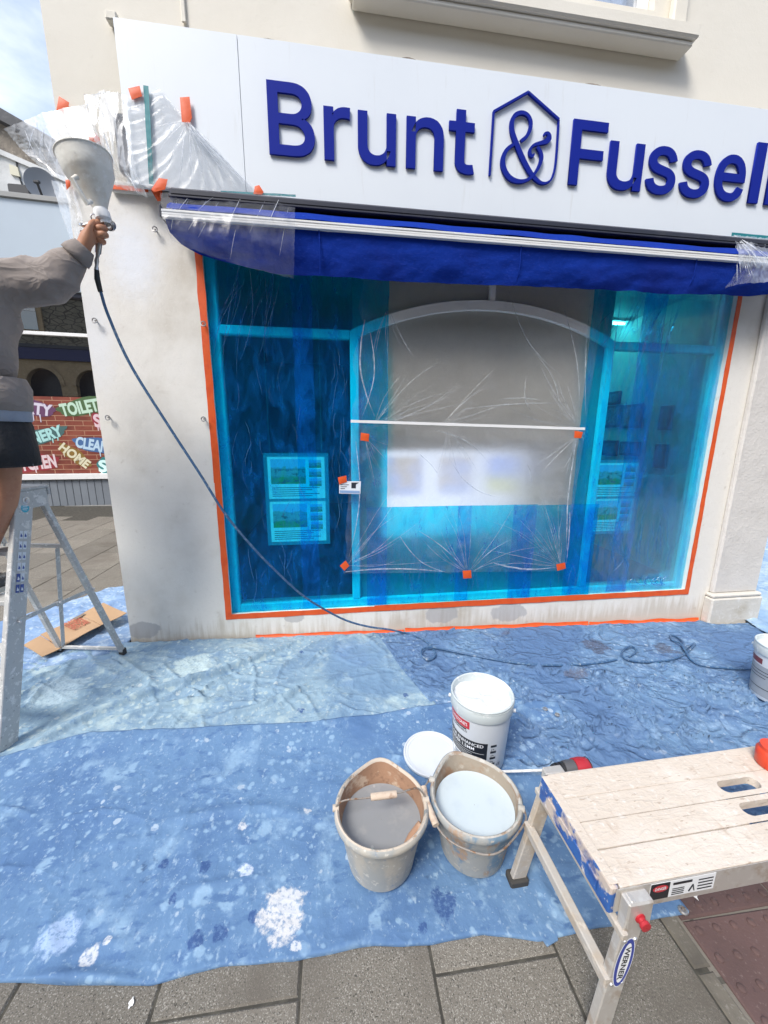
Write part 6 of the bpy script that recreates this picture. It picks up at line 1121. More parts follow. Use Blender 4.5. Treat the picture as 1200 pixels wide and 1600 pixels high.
for k, t in enumerate((.17, .365, .56, .755)):
    a, b = fr(-1, t), fr(1, t); mb = MB(); mb.cbox(a.x+.012, a.y-.035, a.z-.024, b.x-.012, a.y+.05, a.z, .003)
    for q in range(5): mb.box(a.x+.013, a.y-.028+q*.016, a.z+.0005, b.x-.013, a.y-.022+q*.016, a.z+.003)
    obj('tread', mb, M_lad, lad, local=True)
mb = MB(); mb.cbox(-.215, -.125, HL-.005, .215, .075, HL+.010, .004); mb.cbox(-.216, -.128, HL-.055, .216, -.112, HL-.006, .003); mb.cbox(-.216, .062, HL-.045, .216, .078, HL-.006, .003); obj('top_cap', mb, M_lad, lad, local=True)
for s in (1, -1): mb = MB(); mb.cbox(s*.205-.008, -.11, HL-.10, s*.205+.008, .06, HL-.006, .003); obj('cap_bracket', mb, M_lad, lad, local=True)
for t in (.03, .72):
    a, b = rr_(-1, t), rr_(1, t); mb = MB(); mb.beam(a+Vector((.014, 0, 0)), b-Vector((.014, 0, 0)), .016, .022, (0, 0, 1), .002); obj('rear_crossbar', mb, M_lad, lad, local=True)
a, b = rr_(-1, .03), rr_(1, .72); mb = MB(); mb.beam(a+Vector((.03, 0, .012)), Vector((.135, b.y, b.z-.012)), .006, .028, (0, 1, 0), .002); obj('rear_strut', mb, M_lad, lad, local=True)
# stickers on the front face of the right rail
ax_r = (fr(1, 1)-fr(1, 0)).normalized(); nf = Vector((0, -1, .29)).normalized(); wx_ = Vector((1, 0, 0))
def on_rail(t, u): return fr(1, t)+nf*.0368+wx_*u
# the rail's outer (right) face carries the labels
nf2 = Vector((1, 0, 0)); wy_ = ax_r.cross(nf2).normalized()
def side(t, u, o=0.): return fr(1, t)+nf2*(.0150+o)+wy_*u
if wy_.y < 0: wy_ = -wy_
M_stk = surf('sticker_blue', (.06, .42, .56), .5, layers=[('n', 60, (.6, .72, .75), .58, .64)], co='Object'); M_stw = surf('sticker_white', (.72, .75, .78), .5); M_stn = surf('sticker_navy', (.06, .10, .32), .5)
def fpt(t, u, o=0.): return fr(1, t)+nf*(.0462+o)+wx_*u
for P_, sc_ in ((fpt, 1.),):
    c = P_(.925, .0); mb = MB(); ang = np.linspace(0, 2*math.pi, 20, False)
    mb.add([tuple(c+nf*.0012+wx_*(.0105*math.cos(a))+ax_r*(.022*math.sin(a))) for a in ang], [tuple(range(20))]); obj('round_sticker', mb, M_stk, lad, local=True, smooth=False)
for face in ('side',):
    c = side(.925, 0.); mb = MB(); mb.add([tuple(c+nf2*.001+wy_*(.022*math.cos(a))+ax_r*(.024*math.sin(a))) for a in ang], [tuple(range(20))]); st = obj('round_sticker', mb, M_stk, lad, local=True, smooth=False)
    mb = MB()
    for k in range(4): mb.add([tuple(c+nf2*.0016+wy_*x+ax_r*z) for x, z in ((-.014, .012-.008*k), (.014-.004*(k % 2), .012-.008*k), (.014-.004*(k % 2), .015-.008*k), (-.014, .015-.008*k))], [(0, 1, 2, 3)])
    obj('text_lines', mb, M_stw, st, local=True, smooth=False)
for k in range(6):
    t = .80-.043*k
    for j in (-1, 1):
        q_ = [side(t+dt, u_*.001, .0008) for dt, u_ in ((0, j*11-9), (0, j*11+9), (.032, j*11+9), (.032, j*11-9))]; mb = MB(); mb.add([tuple(p) for p in q_], [(0, 1, 2, 3)]); lb = obj('instruction_sticker', mb, M_stn if (k == 5 or (k == 4 and j < 0)) else M_stw, lad, local=True, smooth=False)
        mb = MB(); q_ = [side(t+dt, u_*.001, .0014) for dt, u_ in ((.008, j*11-5), (.006, j*11+5), (.012, j*11+6), (.022, j*11-2))]; mb.add([tuple(p) for p in q_], [(0, 1, 2, 3)]); obj('pictogram', mb, M_stn if not (k == 5 or (k == 4 and j < 0)) else M_stw, lb, local=True, smooth=False)
c = fr(1, .955)+nf2*.0150+wy_*0.0; mb = MB(); mb.lathe([(.020, 0), (.019, .004), (.012, .006), (.009, .012), (.001, .013)], 18); me = mb.mesh('hinge_bolt', M_alu); me.transform(Matrix.Translation(c) @ Matrix.Rotation(R_(90), 4, 'Y')); obj('hinge_bolt', me, None, lad, local=True)

# ------------------------------------------------------------------ the man on the ladder
def skin_mesh(name, verts, edges, radii, root, mat, sub=2, disp=None):
    me = bpy.data.meshes.new(name); me.from_pydata([tuple(map(float, v)) for v in verts], edges, []); o = bpy.data.objects.new(name, me); COL.objects.link(o)
    m = o.modifiers.new('skin', 'SKIN'); m.use_smooth_shade = True; m.branch_smoothing = .3
    for i, sv in enumerate(me.skin_vertices[0].data):
        r = radii[i]; sv.radius = (r, r) if not hasattr(r, '__len__') else r; sv.use_root = (i == root)
    s = o.modifiers.new('sub', 'SUBSURF'); s.levels = sub; s.render_levels = sub
    dg = bpy.context.evaluated_depsgraph_get(); dg.update(); out = bpy.data.meshes.new_from_object(o.evaluated_get(dg)); bpy.data.objects.remove(o)
    out.name = name; out.materials.clear(); out.materials.append(mat)
    for p in out.polygons: p.use_smooth = True; p.material_index = 0
    if disp:
        n = len(out.vertices); a = np.empty(n*3); out.vertices.foreach_get('co', a); a = a.reshape(-1, 3); nn = np.empty(n*3); out.vertices.foreach_get('normal', nn); nn = nn.reshape(-1, 3)
        a += nn*disp(a)[:, None]; out.vertices.foreach_set('co', a.ravel()); out.update()
    return out
M_skin = surf('tanned_skin', (.46, .215, .12), .55, layers=[('n', 14, (.40, .17, .095), .45, .7), ('n', 120, (.30, .14, .085), .62, .72), ('n', 60, (.55, .30, .19), .6, .8)], bumps=[(90, .3, .002)], co='World')
M_hood = surf('grey_brown_sweatshirt', (.29, .25, .225), .95, layers=[('n', 5, (.25, .215, .195), .45, .7), ('n', 60, (.27, .24, .225), .5, .8)], bumps=[(9, .2, .03, (1, 1, 1.4), 'r'), (7, .35, .02), (300, .15, .001)], co='World')
M_tee = surf('blue_grey_tshirt', (.30, .34, .41), .95, layers=[('n', 12, (.25, .29, .36), .5, .7)], bumps=[(18, .5, .015)], co='World')
M_short = surf('black_work_shorts', (.022, .023, .026), .85, layers=[('n', 12, (.05, .05, .055), .62, .75), ('n', 26, (.35, .35, .36), .70, .73)], bumps=[(16, .7, .02)], co='World')
M_shoe = surf('worn_trainer', (.10, .10, .10), .8, layers=[('n', 20, (.40, .37, .33), .52, .6)], co='World'); M_sole = surf('trainer_sole', (.60, .57, .50), .8, layers=[('n', 20, (.35, .32, .28), .5, .65)], co='World'); M_hair = surf('short_dark_hair', (.03, .022, .018), .8, bumps=[(90, .9, .01)], co='World')
man = thing('person', 'man in a grey brown sweatshirt and black shorts spraying the wall from the ladder', 'person', (-1.72, -.70, zl0+.94))
YB = -.72
wr = W(133, 385, -.64); el = W(86, 436, -.66); sh = W(-2, 437, -.70)
hipR, kneeR, ankR = (-1.545, YB, 1.66), (-1.625, -.70, 1.25), (-1.775, -.735, .905)
hipL, kneeL, ankL = (-1.77, YB, 1.66), (-1.885, -.70, 1.26), (-1.945, -.735, .905)
pc = W(147, 367, -.60)                                   # middle of the fist
k0 = [W(147, 349, -.63), W(157, 356, -.635), (W(161, 366, -.635)), W(160, 377, -.625)]   # four knuckles
k1 = [W(160, 347, -.60), W(165, 357, -.605), W(166, 367, -.605), W(163, 378, -.60)]
k2 = [W(158, 350, -.565), W(159, 359, -.565), W(159, 369, -.565), W(157, 379, -.565)]
k3 = [W(150, 351, -.568), W(151, 360, -.57), W(151, 369, -.572), W(150, 378, -.575)]
vs = [(-1.66, YB, 1.72), (-1.66, -.715, 1.95), (-1.665, -.72, 2.15), (-1.675, -.72, 2.29), (-1.69, -.705, 2.37), (-1.70, -.69, 2.44), (-1.705, -.685, 2.53), (-1.705, -.69, 2.59),
      hipR, kneeR, tuple((np.array(kneeR)*.55+np.array(ankR)*.45)+np.array([0, -.03, 0])), ankR, (-1.785, -.66, .862),
      hipL, kneeL, tuple((np.array(kneeL)*.55+np.array(ankL)*.45)+np.array([0, -.03, 0])), ankL, (-1.955, -.66, .862),
      tuple(sh), tuple(el), tuple(wr), tuple(W(139, 376, -.63)), tuple(pc),
      (-1.87, -.72, 2.22), (-2.02, -.62, 2.02), (-1.98, -.40, 1.86), (-1.95, -.33, 1.82)]
ed = [(0, 1), (1, 2), (2, 3), (3, 4), (4, 5), (5, 6), (6, 7), (0, 8), (8, 9), (9, 10), (10, 11), (11, 12), (0, 13), (13, 14), (14, 15), (15, 16), (16, 17), (2, 18), (18, 19), (19, 20), (20, 21), (21, 22), (2, 23), (23, 24), (24, 25), (25, 26)]
rad_ = [(.14, .11), (.13, .10), (.16, .11), .062, .058, (.075, .085), (.08, .095), (.05, .06), .095, .062, .062, .042, .034, .095, .062, .062, .042, .034, .055, .045, .036, (.043, .032), (.045, .034), .055, .045, .033, .035]
base = len(vs)
for f in range(4):
    rfi = (.0145, .0145, .014, .0125)[f]; vs += [tuple(k0[f]), tuple(k1[f]), tuple(k2[f]), tuple(k3[f])]; rad_ += [rfi*1.15, rfi*1.05, rfi, rfi*.9]; b = base+f*4; ed += [(22, b), (b, b+1), (b+1, b+2), (b+2, b+3)]
b = len(vs); vs += [tuple(W(139, 358, -.655)), tuple(W(143, 349, -.645)), tuple(W(150, 345, -.615))]; rad_ += [.016, .0135, .011]; ed += [(21, b), (b, b+1), (b+1, b+2)]
obj('body', skin_mesh('body', vs, ed, rad_, 0, M_skin, 2), None, man)
# head details
hc = Vector((-1.705, -.685, 2.52))
mb = MB(); mb.lathe([(.096*math.sin(a), .112*math.cos(a)) for a in np.linspace(.001, 1.75, 14)], 28, (hc.x, hc.y-.012, hc.z+.018), fn=lambda i, r, z, a: (r*(1.0+.12*abs(math.sin(a))), z-(.05*max(0, math.sin(a)) if z < .03 else 0)*-1)); obj('hair', mb, M_hair, man)
for s in (-1, 1):
    mb = MB(); mb.tube([(hc.x+s*.088, hc.y-.01, hc.z-.03), (hc.x+s*.100, hc.y-.018, hc.z), (hc.x+s*.094, hc.y-.012, hc.z+.03)], [.010, .016, .010], 10); obj('ear', mb, M_skin, man)
    mb = MB(); mb.lathe([(.0125*math.sin(a), .0125*math.cos(a)) for a in np.linspace(.01, 3.13, 8)], 12, (hc.x+s*.034, hc.y+.086, hc.z+.0)); obj('eye', mb, M_white, man)
mb = MB(); mb.tube([(hc.x, hc.y+.09, hc.z+.01), (hc.x, hc.y+.115, hc.z-.03), (hc.x, hc.y+.10, hc.z-.042)], [.010, .017, .012], 10); obj('nose', mb, M_skin, man)
mb = MB(); mb.tube([(hc.x-.028, hc.y+.084, hc.z-.068), (hc.x, hc.y+.094, hc.z-.066), (hc.x+.028, hc.y+.084, hc.z-.068)], [.004, .007, .004], 8); obj('mouth', mb, surf('lips', (.36, .14, .10), .5), man)
# clothes
hoodz = lambda a: -.006+.008*fbm(a[:, 0]*6+a[:, 1]*4, a[:, 2]*9, 3, 2)+.026*ridged(a[:, 0]*4.2+a[:, 2]*3.5, a[:, 2]*4.5-a[:, 0]*2.5, 7, 1)*sstep(1.75, 2.0, a[:, 2])
el_, sh_ = np.array(el), np.array(sh); cuff = np.array(wr)+(np.array(el)-np.array(wr))*.12
v2 = [(-1.645, YB, 1.755), (-1.645, YB, 1.95), (-1.65, YB, 2.12), (-1.672, -.72, 2.26), (-1.685, -.712, 2.35), tuple(sh_), tuple(sh_*.5+el_*.5+np.array([0, 0, -.015])), tuple(el_+np.array([0, 0, -.01])), tuple(el_*.5+cuff*.5), tuple(cuff), (-1.87, -.72, 2.22), (-2.02, -.62, 2.02), (-1.985, -.43, 1.88)]
e2_ = [(0, 1), (1, 2), (2, 3), (3, 4), (2, 5), (5, 6), (6, 7), (7, 8), (8, 9), (2, 10), (10, 11), (11, 12)]
obj('sweatshirt', skin_mesh('sweatshirt', v2, e2_, [(.222, .15), (.222, .155), (.20, .15), (.12, .11), .078, .115, .112, .098, .078, .050, .105, .09, .055], 0, M_hood, 3, hoodz), None, man)
cv = (np.array(wr)-el_); cv /= np.linalg.norm(cv); mb = MB(); mb.tube([cuff-cv*.045, cuff-cv*.02, cuff+cv*.01, cuff+cv*.022], [.060, .058, .047, .041], 24); obj('cuff', mb, M_hood, man, angle=0)
mb = MB(); mb.tube([(-1.645, YB, 1.745), (-1.645, YB, 1.765), (-1.645, YB, 1.79)], [.212, .226, .224], 40, False, .70); 
tz = lambda a: .010*fbm(a[:, 0]*12, a[:, 2]*9, 9, 3)
def shell(name, prof, mat, seed, amp=.012, n=56):
    """open garment ring: prof = (cx,cy,z,rx,ry)"""
    A = np.zeros((len(prof), n+1, 3))
    for i, (cx_, cy_, z_, rx_, ry_) in enumerate(prof):
        for k in range(n+1):
            t = 2*math.pi*(k % n)/n; m = 1+amp/.15*float(fbm(np.array(3*math.cos(t)+seed), np.array(3*math.sin(t)+z_*5), seed, 3)); A[i, k] = (cx_+rx_*math.cos(t)*m, cy_+ry_*math.sin(t)*m, z_)
    mb = MB(); mb.grid(A); return obj(name, mb, mat, man, angle=0)
shell('hem_band', [(-1.648, YB, 1.84, .215, .150), (-1.648, YB, 1.79, .232, .166), (-1.648, YB, 1.745, .226, .162), (-1.648, YB, 1.695, .219, .158), (-1.648, YB, 1.690, .210, .150)], M_hood, 8, .008)
shell('tshirt_hem', [(-1.655, YB, 1.82, .19, .135), (-1.65, YB, 1.74, .212, .150), (-1.65, YB, 1.69, .214, .154), (-1.65, YB, 1.645, .212, .154), (-1.65, YB, 1.642, .205, .147)], M_tee, 3, .006)
shell('waistband', [(-1.655, YB, 1.75, .185, .125), (-1.655, YB, 1.66, .190, .130), (-1.655, YB, 1.585, .195, .135)], M_short, 5, .006)
def leg_shell(cx0, cx1, seed): shell('shorts_leg', [(cx0, YB, 1.70, .085, .11), (cx0*.75+cx1*.25, YB, 1.62, .105, .128), (cx0*.45+cx1*.55, YB, 1.52, .117, .13), (cx1, YB, 1.435, .122, .13), (cx1, YB, 1.432, .114, .122), (cx1, YB, 1.47, .107, .115)], M_short, seed, .016)
leg_shell(-1.555, -1.555, 11); leg_shell(-1.755, -1.83, 13)
def shoe(ax_, ay, az_, yaw):
    M = Matrix.Translation((ax_, ay, az_)) @ Matrix.Rotation(yaw, 4, 'Z')
    def ring(y, hw, z0, z1): return [(-hw, y, z0), (-hw*1.02, y, (z0+z1)/2), (-hw*.6, y, z1), (hw*.6, y, z1), (hw*1.02, y, (z0+z1)/2), (hw, y, z0)]
    rs = [ring(-.085, .024, .012, .075), ring(-.07, .034, .010, .10), ring(-.02, .038, .010, .115), ring(.04, .042, .010, .095), ring(.10, .047, .010, .068), ring(.155, .044, .010, .055), ring(.19, .028, .012, .040)]
    vs_ = [M @ Vector(p) for r_ in rs for p in r_]; fs_ = [(i*6+k, i*6+(k+1) % 6, i*6+6+(k+1) % 6, i*6+6+k) for i in range(6) for k in range(6)]+[tuple(range(6)), tuple(range(36, 42))]
    mb = MB(); mb.add(vs_, fs_); s_ = obj('shoe', mb, M_shoe, man, angle=0)
    o2 = [(.0, -.094), (.038, -.075), (.043, 0), (.051, .09), (.046, .16), (.024, .20), (0, .205)]; ol = o2+[(-x, y) for x, y in o2[-2:0:-1]]
    mb = MB(); mb.prism([M @ Vector((x, y, -.014)) for x, y in ol], (0, 0, .026)); obj('sole', mb, M_sole, s_, angle=30)
    mb = MB()
    for k in range(4): mb.tube([M @ Vector((-.028, .02+.025*k, .098-.008*k)), M @ Vector((0, .02+.025*k, .108-.009*k)), M @ Vector((.028, .02+.025*k, .098-.008*k))], .0035, 6)
    obj('laces', mb, M_sole, s_)
tw = lad.matrix_world; stepz = zl0+HL*.56+.004
shoe(-1.775, -.735, zl0+HL*.56+.020, R_(-6)); shoe(-1.945, -.725, zl0+HL*.56+.020, R_(8))

# ------------------------------------------------------------------ hopper spray gun
M_hop = surf('splattered_hopper', (.76, .74, .67), .6, layers=[('n', 7, (.66, .62, .54), .48, .62), ('n', 20, (.50, .48, .44), .62, .72), ('n', 40, (.82, .80, .75), .55, .7), ('n', 9, (.40, .39, .36), .70, .76)], bumps=[(30, .4, .006)], co='World')
M_chr = surf('scuffed_chrome', (.62, .62, .63), .28, .95, layers=[('n', 60, (.4, .38, .36), .55, .65)], co='World')
YH = -.60
rc, nk = W(131, 244, YH), W(158, 330, YH)
ax = rc-nk; Lh = np.linalg.norm(ax); axn = ax/Lh
gun = thing('hopper_gun', 'texture spray gun with a dirty white funnel hopper held up against the wall', 'spray gun', V(W(155, 372, YH)))
Mh = Vector(tuple(axn)).to_track_quat('Z', 'Y').to_matrix().to_4x4(); Mh.translation = V(nk)
def along(name, prof, mat, par=gun, n=40):
    mb = MB(); mb.lathe(prof, n); me = mb.mesh(name, mat); me.transform(Mh); return obj(name, me, None, par)
Rr = .110
along('hopper', [(.026, 0), (.030, .012), (.047, Lh*.22), (.078, Lh*.48), (.095, Lh*.63), (.100, Lh*.68), (.104, Lh*.82), (.109, Lh*.975), (.113, Lh*.985), (.113, Lh*1.0), (.107, Lh*1.004), (.102, Lh*.98), (.096, Lh*.68), (.074, Lh*.48), (.042, Lh*.22), (.022, .0)], M_hop)
along('neck', [(.023, .03), (.030, .0), (.033, -.005), (.033, -.034), (.029, -.038), (.022, -.04), (.022, -.055)], M_white)
# side grip bar on the hopper
h0, h1 = W(113, 280, YH-.11), W(136, 318, YH-.085); q0, q1 = W(120, 277, YH-.085), W(142, 315, YH-.055)
mb = MB(); mb.tube([q0, h0, h0*.5+h1*.5, h1, q1], [.011, .010, .010, .010, .011], 12); obj('hopper_handle', mb, M_hop, gun)
g0, g1 = W(158, 346, YH), W(153, 396, YH); 
mb = MB(); mb.tube([W(131, 352, YH-.03), W(146, 349, YH-.01), g0, W(168, 350, YH+.07), W(170, 350, YH+.13)], [.006, .012, .019, .017, .014], 14); bar = obj('barrel', mb, M_chr, gun)
mb = MB(); mb.lathe([(.016, 0), (.024, .004), (.026, .016), (.018, .024), (.008, .026)], 20); me = mb.mesh('nozzle', M_chr); me.transform(Matrix.Translation(V(W(170, 350, YH+.13))) @ Matrix.Rotation(R_(-90), 4, 'X')); obj('nozzle', me, None, gun)
mb = MB(); mb.tube([g0, g0*.7+g1*.3, g1], [.014, .015, .013], 14); obj('pistol_grip', mb, M_chr, gun)
mb = MB(); mb.tube(spline([W(146, 349, YH-.02), W(142, 337, YH-.03), W(149, 335, YH-.02), W(154, 342, YH-.02)], 14), .0030, 8); obj('needle_lever', mb, M_chr, gun)
mb = MB(); mb.tube(spline([W(163, 343, YH), W(172, 350, YH), W(176, 358, YH), W(172, 360, YH), W(165, 357, YH)], 18), .0028, 8); obj('trigger_guard', mb, M_dark, gun)
mb = MB(); mb.tube([W(128, 353, YH-.03), W(137, 351, YH-.025)], [.007, .008], 12); mb.lathe([(.001, 0), (.010, 0), (.010, .008), (.001, .008)], 12, tuple(W(128, 353, YH-.03))); obj('adjuster_knob', mb, M_chr, gun)
mb = MB(); f0, f1, f2 = g1, W(151, 408, YH), W(151, 422, YH); mb.tube([f0, f0*.5+f1*.5, f1, f1*.5+f2*.5, f2], [.010, .007, .010, .007, .011], 12); obj('air_fitting', mb, M_chr, gun)

# ------------------------------------------------------------------ air hose
M_hose = surf('blue_air_hose', (.045, .11, .22), .5, layers=[('n', 60, (.14, .22, .32), .52, .64), ('n', 25, (.32, .36, .40), .62, .70)], co='World'); M_rubber = surf('black_rubber', (.02, .021, .022), .6)
hose = thing('air_hose', 'long blue air hose drooping from the spray gun and looping across the sheets', 'hose', V(G(600, 985, .01)))
s0 = [W(151, 421, YH), W(152, 436, YH), W(157, 456, YH)]
mb = MB(); mb.tube(s0, [.010, .0125, .0105], 12); obj('bend_sleeve', mb, M_rubber, hose)
hp = [W(157, 455, YH), W(170, 495, -.585), W(205, 572, -.57), W(265, 668, -.545), W(312, 740, -.52), W(352, 803, -.49), W(395, 855, -.45), W(432, 893, -.40), W(470, 928, -.34), W(505, 951, -.28), W(540, 969, -.22)]
hp += [W(575, 979, -.17), W(610, 984, -.12), W(640, 991, -.075)]
hl = [(660, 1001), (675, 1014), (680, 1027), (670, 1034), (659, 1030), (660, 1020), (675, 1017), (710, 1021), (760, 1031), (800, 1038), (850, 1042), (910, 1041), (955, 1035), (985, 1027), (994, 1018), (984, 1015), (972, 1022), (975, 1031), (1000, 1037), (1040, 1035), (1065, 1027), (1080, 1015), (1085, 1008), (1075, 1013), (1068, 1020), (1066, 1008), (1056, 997), (1047, 995), (1050, 1003), (1062, 1010), (1070, 1022), (1080, 1034), (1100, 1043), (1140, 1047), (1178, 1049)]
zh = [.014+.014*(i in (4, 5, 6, 15, 16, 24, 25, 29, 30)) for i in range(len(hl))]
hp += [on_sheet(x, y, h) for (x, y), h in zip(hl, zh)]+[G(1215, 1052, .02), G(1260, 1075, .02)]
mb = MB(); mb.tube(spline(hp, 420), .0072, 10); obj('tube', mb, M_hose, hose, angle=0)
# ------------------------------------------------------------------ the shop across the side street
FA = R_(4.); FD = np.array([math.cos(FA), math.sin(FA), 0]); FN = np.array([math.sin(FA), -math.cos(FA), 0]); F0 = G(175, 790)
zF = float(F0[2])
def F(x, y, o=0.):
    d = ray(x, y); P0 = F0+FN*o; t = np.dot(P0-CAM, FN)/np.dot(d, FN); return CAM+d*t
def sz_(p): return float(np.dot(p-F0, FD)), float(p[2])
def fp(s, z, o=0.): return F0+FD*s+FN*o+np.array([0, 0, z-F0[2]])
MF = Matrix(((FD[0], -FN[0], 0, F0[0]), (FD[1], -FN[1], 0, F0[1]), (0, 0, 1, 0), (0, 0, 0, 1)))      # local x along, y into the building, z up
nb = thing('neighbour_shop', 'low shop across the side street with a graffiti lettered window poster', 'building', (float(F0[0]), float(F0[1]), zF))
def fbox(name, s0, z0, s1, z1, y0, y1, mat, par=nb, c=.004, sm=True):
    mb = MB(); mb.cbox(s0, y0, z0, s1, y1, z1, c, MF); return obj(name, mb, mat, par, smooth=sm)
M_riser = surf('blue_grey_boards', (.20, .225, .255), .6, layers=[('n', 3, (.18, .20, .23), .4, .7)], co='World', rand=.06)
M_fasc = surf('pale_blue_grey_fascia', (.42, .49, .55), .4, layers=[('n', .8, (.40, .46, .52), .4, .7)], co='World'); M_copg = surf('grey_coping', (.30, .30, .29), .7, co='World')
SMIN, SMAX = -9., 3.2
zs1 = sz_(F(100, 748))[1]; zs0 = sz_(F(100, 742))[1]; zp1 = sz_(F(100, 620))[1]; ztr = sz_(F(90, 522))[1]; zf0 = sz_(F(60, 455))[1]; zf1 = sz_(F(60, 320))[1]; zcop = sz_(F(60, 312))[1]
bwid = (sz_(F(172, 780))[0]-sz_(F(65, 780))[0])/9.2
k = 0; s = SMAX
while s > SMIN:
    fbox('riser_board', s-bwid+.006, zF+.02, s, zs1-.012, 0, .03, M_riser, c=.006); s -= bwid
fbox('plinth_board', SMIN, zF-.2, SMAX, zF+.018, -.02, .05, M_copg)
fbox('window_sill', SMIN, zs1-.01, SMAX, zs0+.02, -.05, .06, M_white)
fbox('backing_wall', SMIN, zF-.2, SMAX, zcop, .40, .50, M_dark)
fbox('side_return', SMAX+.001, zF-.2, SMAX+.2, zcop, -.02, .5, M_fasc)
# poster on the lower glass: flat brick print with spray lettering
def _brickprint(nt, P, c):
    uv = new(nt, 'Mapping', {'Vector': coords(nt, 'Object'), 'Rotation': (0, 0, -FA)}).outputs[0]; x = new(nt, 'SeparateXYZ', {0: uv}); v = new(nt, 'CombineXYZ', {0: x.outputs[0], 1: x.outputs[2]}).outputs[0]
    br = new(nt, 'TexBrick', {'Vector': v, 'Color1': (.24, .055, .035), 'Color2': (.15, .035, .025), 'Mortar': (.42, .25, .16), 'Scale': 1., 'Mortar Size': .006, 'Brick Width': .30, 'Row Height': .092})
    n = noise(nt, 3., 5, coords(nt, 'Object')); nt.links.new(mixc(nt, math_(nt, 'MULTIPLY', smooth_(nt, n, .45, .7), .6), br.outputs[0], (.30, .10, .06)), P.inputs['Base Color'])
M_brk = surf('brick_print', (.2, .05, .03), .45, extra=_brickprint)
post = fbox('poster', SMIN+.1, zs0+.025, SMAX-.05, zp1, .02, .024, M_brk, c=.001, sm=False)
def spray(word, p0, p1, hpx, col, glow, shear=.15, drips=3):
    """one sprayed word: soft darker halo, thick strokes and drips, all flat print"""
    a, b = F(*p0), F(*p1); u = b-a; L_ = np.linalg.norm(u); u /= L_; up = np.cross(FN, u); up = -up if up[2] < 0 else up
    h = np.linalg.norm(F(p0[0], p0[1]-hpx)-a)
    mb = MB(); n = 26; c = (a+b)/2+up*h*.5; mb.add([tuple(c+u*(L_*.56*math.cos(t)*(1+.07*math.sin(t*7)))+up*(h*.74*math.sin(t)*(1+.12*math.sin(t*5)))+FN*(-.0165)) for t in np.linspace(0, 2*math.pi, n, False)], [tuple(range(n))]); g_ = obj('halo', mb, surf('halo_'+word.lower(), glow, .5), post, smooth=False)
    mb = MB(); txt_into(mb, word, a, b, up, FN, -.0145, height=h, offset=.045, shear=shear)
    rr = random.Random(len(word)*7)
    for k in range(drips):
        q = a+u*L_*rr.uniform(.1, .9); l = h*rr.uniform(.3, .8); w_ = .012; zdn = np.array([0, 0, -1.])
        mb.add([tuple(q-u*w_+FN*-.0144), tuple(q+u*w_+FN*-.0144), tuple(q+u*w_*.6+zdn*l+FN*-.0144), tuple(q-u*w_*.6+zdn*l+FN*-.0144)], [(0, 1, 2, 3)])
    obj('lettering', mb, surf('spray_'+word.lower(), col, .5), post, smooth=False)
spray('PARTY', (12, 641), (82, 650), 17, (.62, .58, .68), (.13, .05, .12), .1)
spray('TOILETRIES', (97, 650), (186, 636), 18, (.50, .68, .54), (.07, .13, .05), .05)
spray('STATIONERY', (-16, 715), (101, 679), 16, (.38, .66, .64), (.06, .13, .13), .1)
spray('CLEANING', (117, 698), (196, 712), 16, (.46, .62, .76), (.06, .14, .32), .05)
spray('HOME', (90, 701), (134, 732), 13, (.68, .64, .46), (.24, .14, .03), 0.)
spray('KITCHEN', (18, 737), (90, 729), 19, (.70, .56, .58), (.28, .03, .04), .1)
spray('S', (148, 667), (160, 665), 18, (.70, .52, .56), (.28, .03, .05), .15, 2)
spray('SI', (154, 737), (176, 736), 17, (.64, .88, .86), (.03, .20, .20), .1, 2)
# upper glazing with a transom, reflecting the street
def dark_glass():
    m = bpy.data.materials.new('dark_shop_glass'); m.use_nodes = True; nt = m.node_tree; nt.nodes.clear()
    s = new(nt, 'MixShader', {0: .42, 1: new(nt, 'BsdfDiffuse', {'Color': (.008, .008, .009)}).outputs[0], 2: new(nt, 'BsdfGlossy', {'Roughness': .01, 'Color': (.95, .92, .88)}).outputs[0]}).outputs[0]
    nt.links.new(s, new(nt, 'OutputMaterial').inputs[0]); return m
M_dkg = dark_glass()
gp = [(SMIN+.1, -3.1), (-3.06, 3.1)]
for a_, b_ in ((SMIN+.1, -3.1), (-3.05, SMAX-.05)):
    fbox('pane', a_, zp1+.01, b_, ztr-.03, .03, .036, M_dkg, c=.001, sm=False); fbox('pane', a_, ztr+.03, b_, zf0-.02, .03, .036, M_dkg, c=.001, sm=False)
fbox('transom', SMIN, ztr-.029, SMAX, ztr+.029, -.01, .05, M_white); fbox('window_post', -3.095, zs0+.03, -3.055, zf0, -.008, .055, M_white)
fbox('fascia', SMIN, zf0, SMAX, zf1, -.12, .2, M_fasc); fbox('soffit', SMIN, zf0-.08, SMAX, zf0-.002, -.06, .2, M_dark)
fbox('coping', SMIN, zf1+.002, SMAX, zcop, -.16, 1.5, M_copg)
fbox('roof', SMIN, zf1-.3, SMAX, zf1-.002, .51, 6., M_copg)

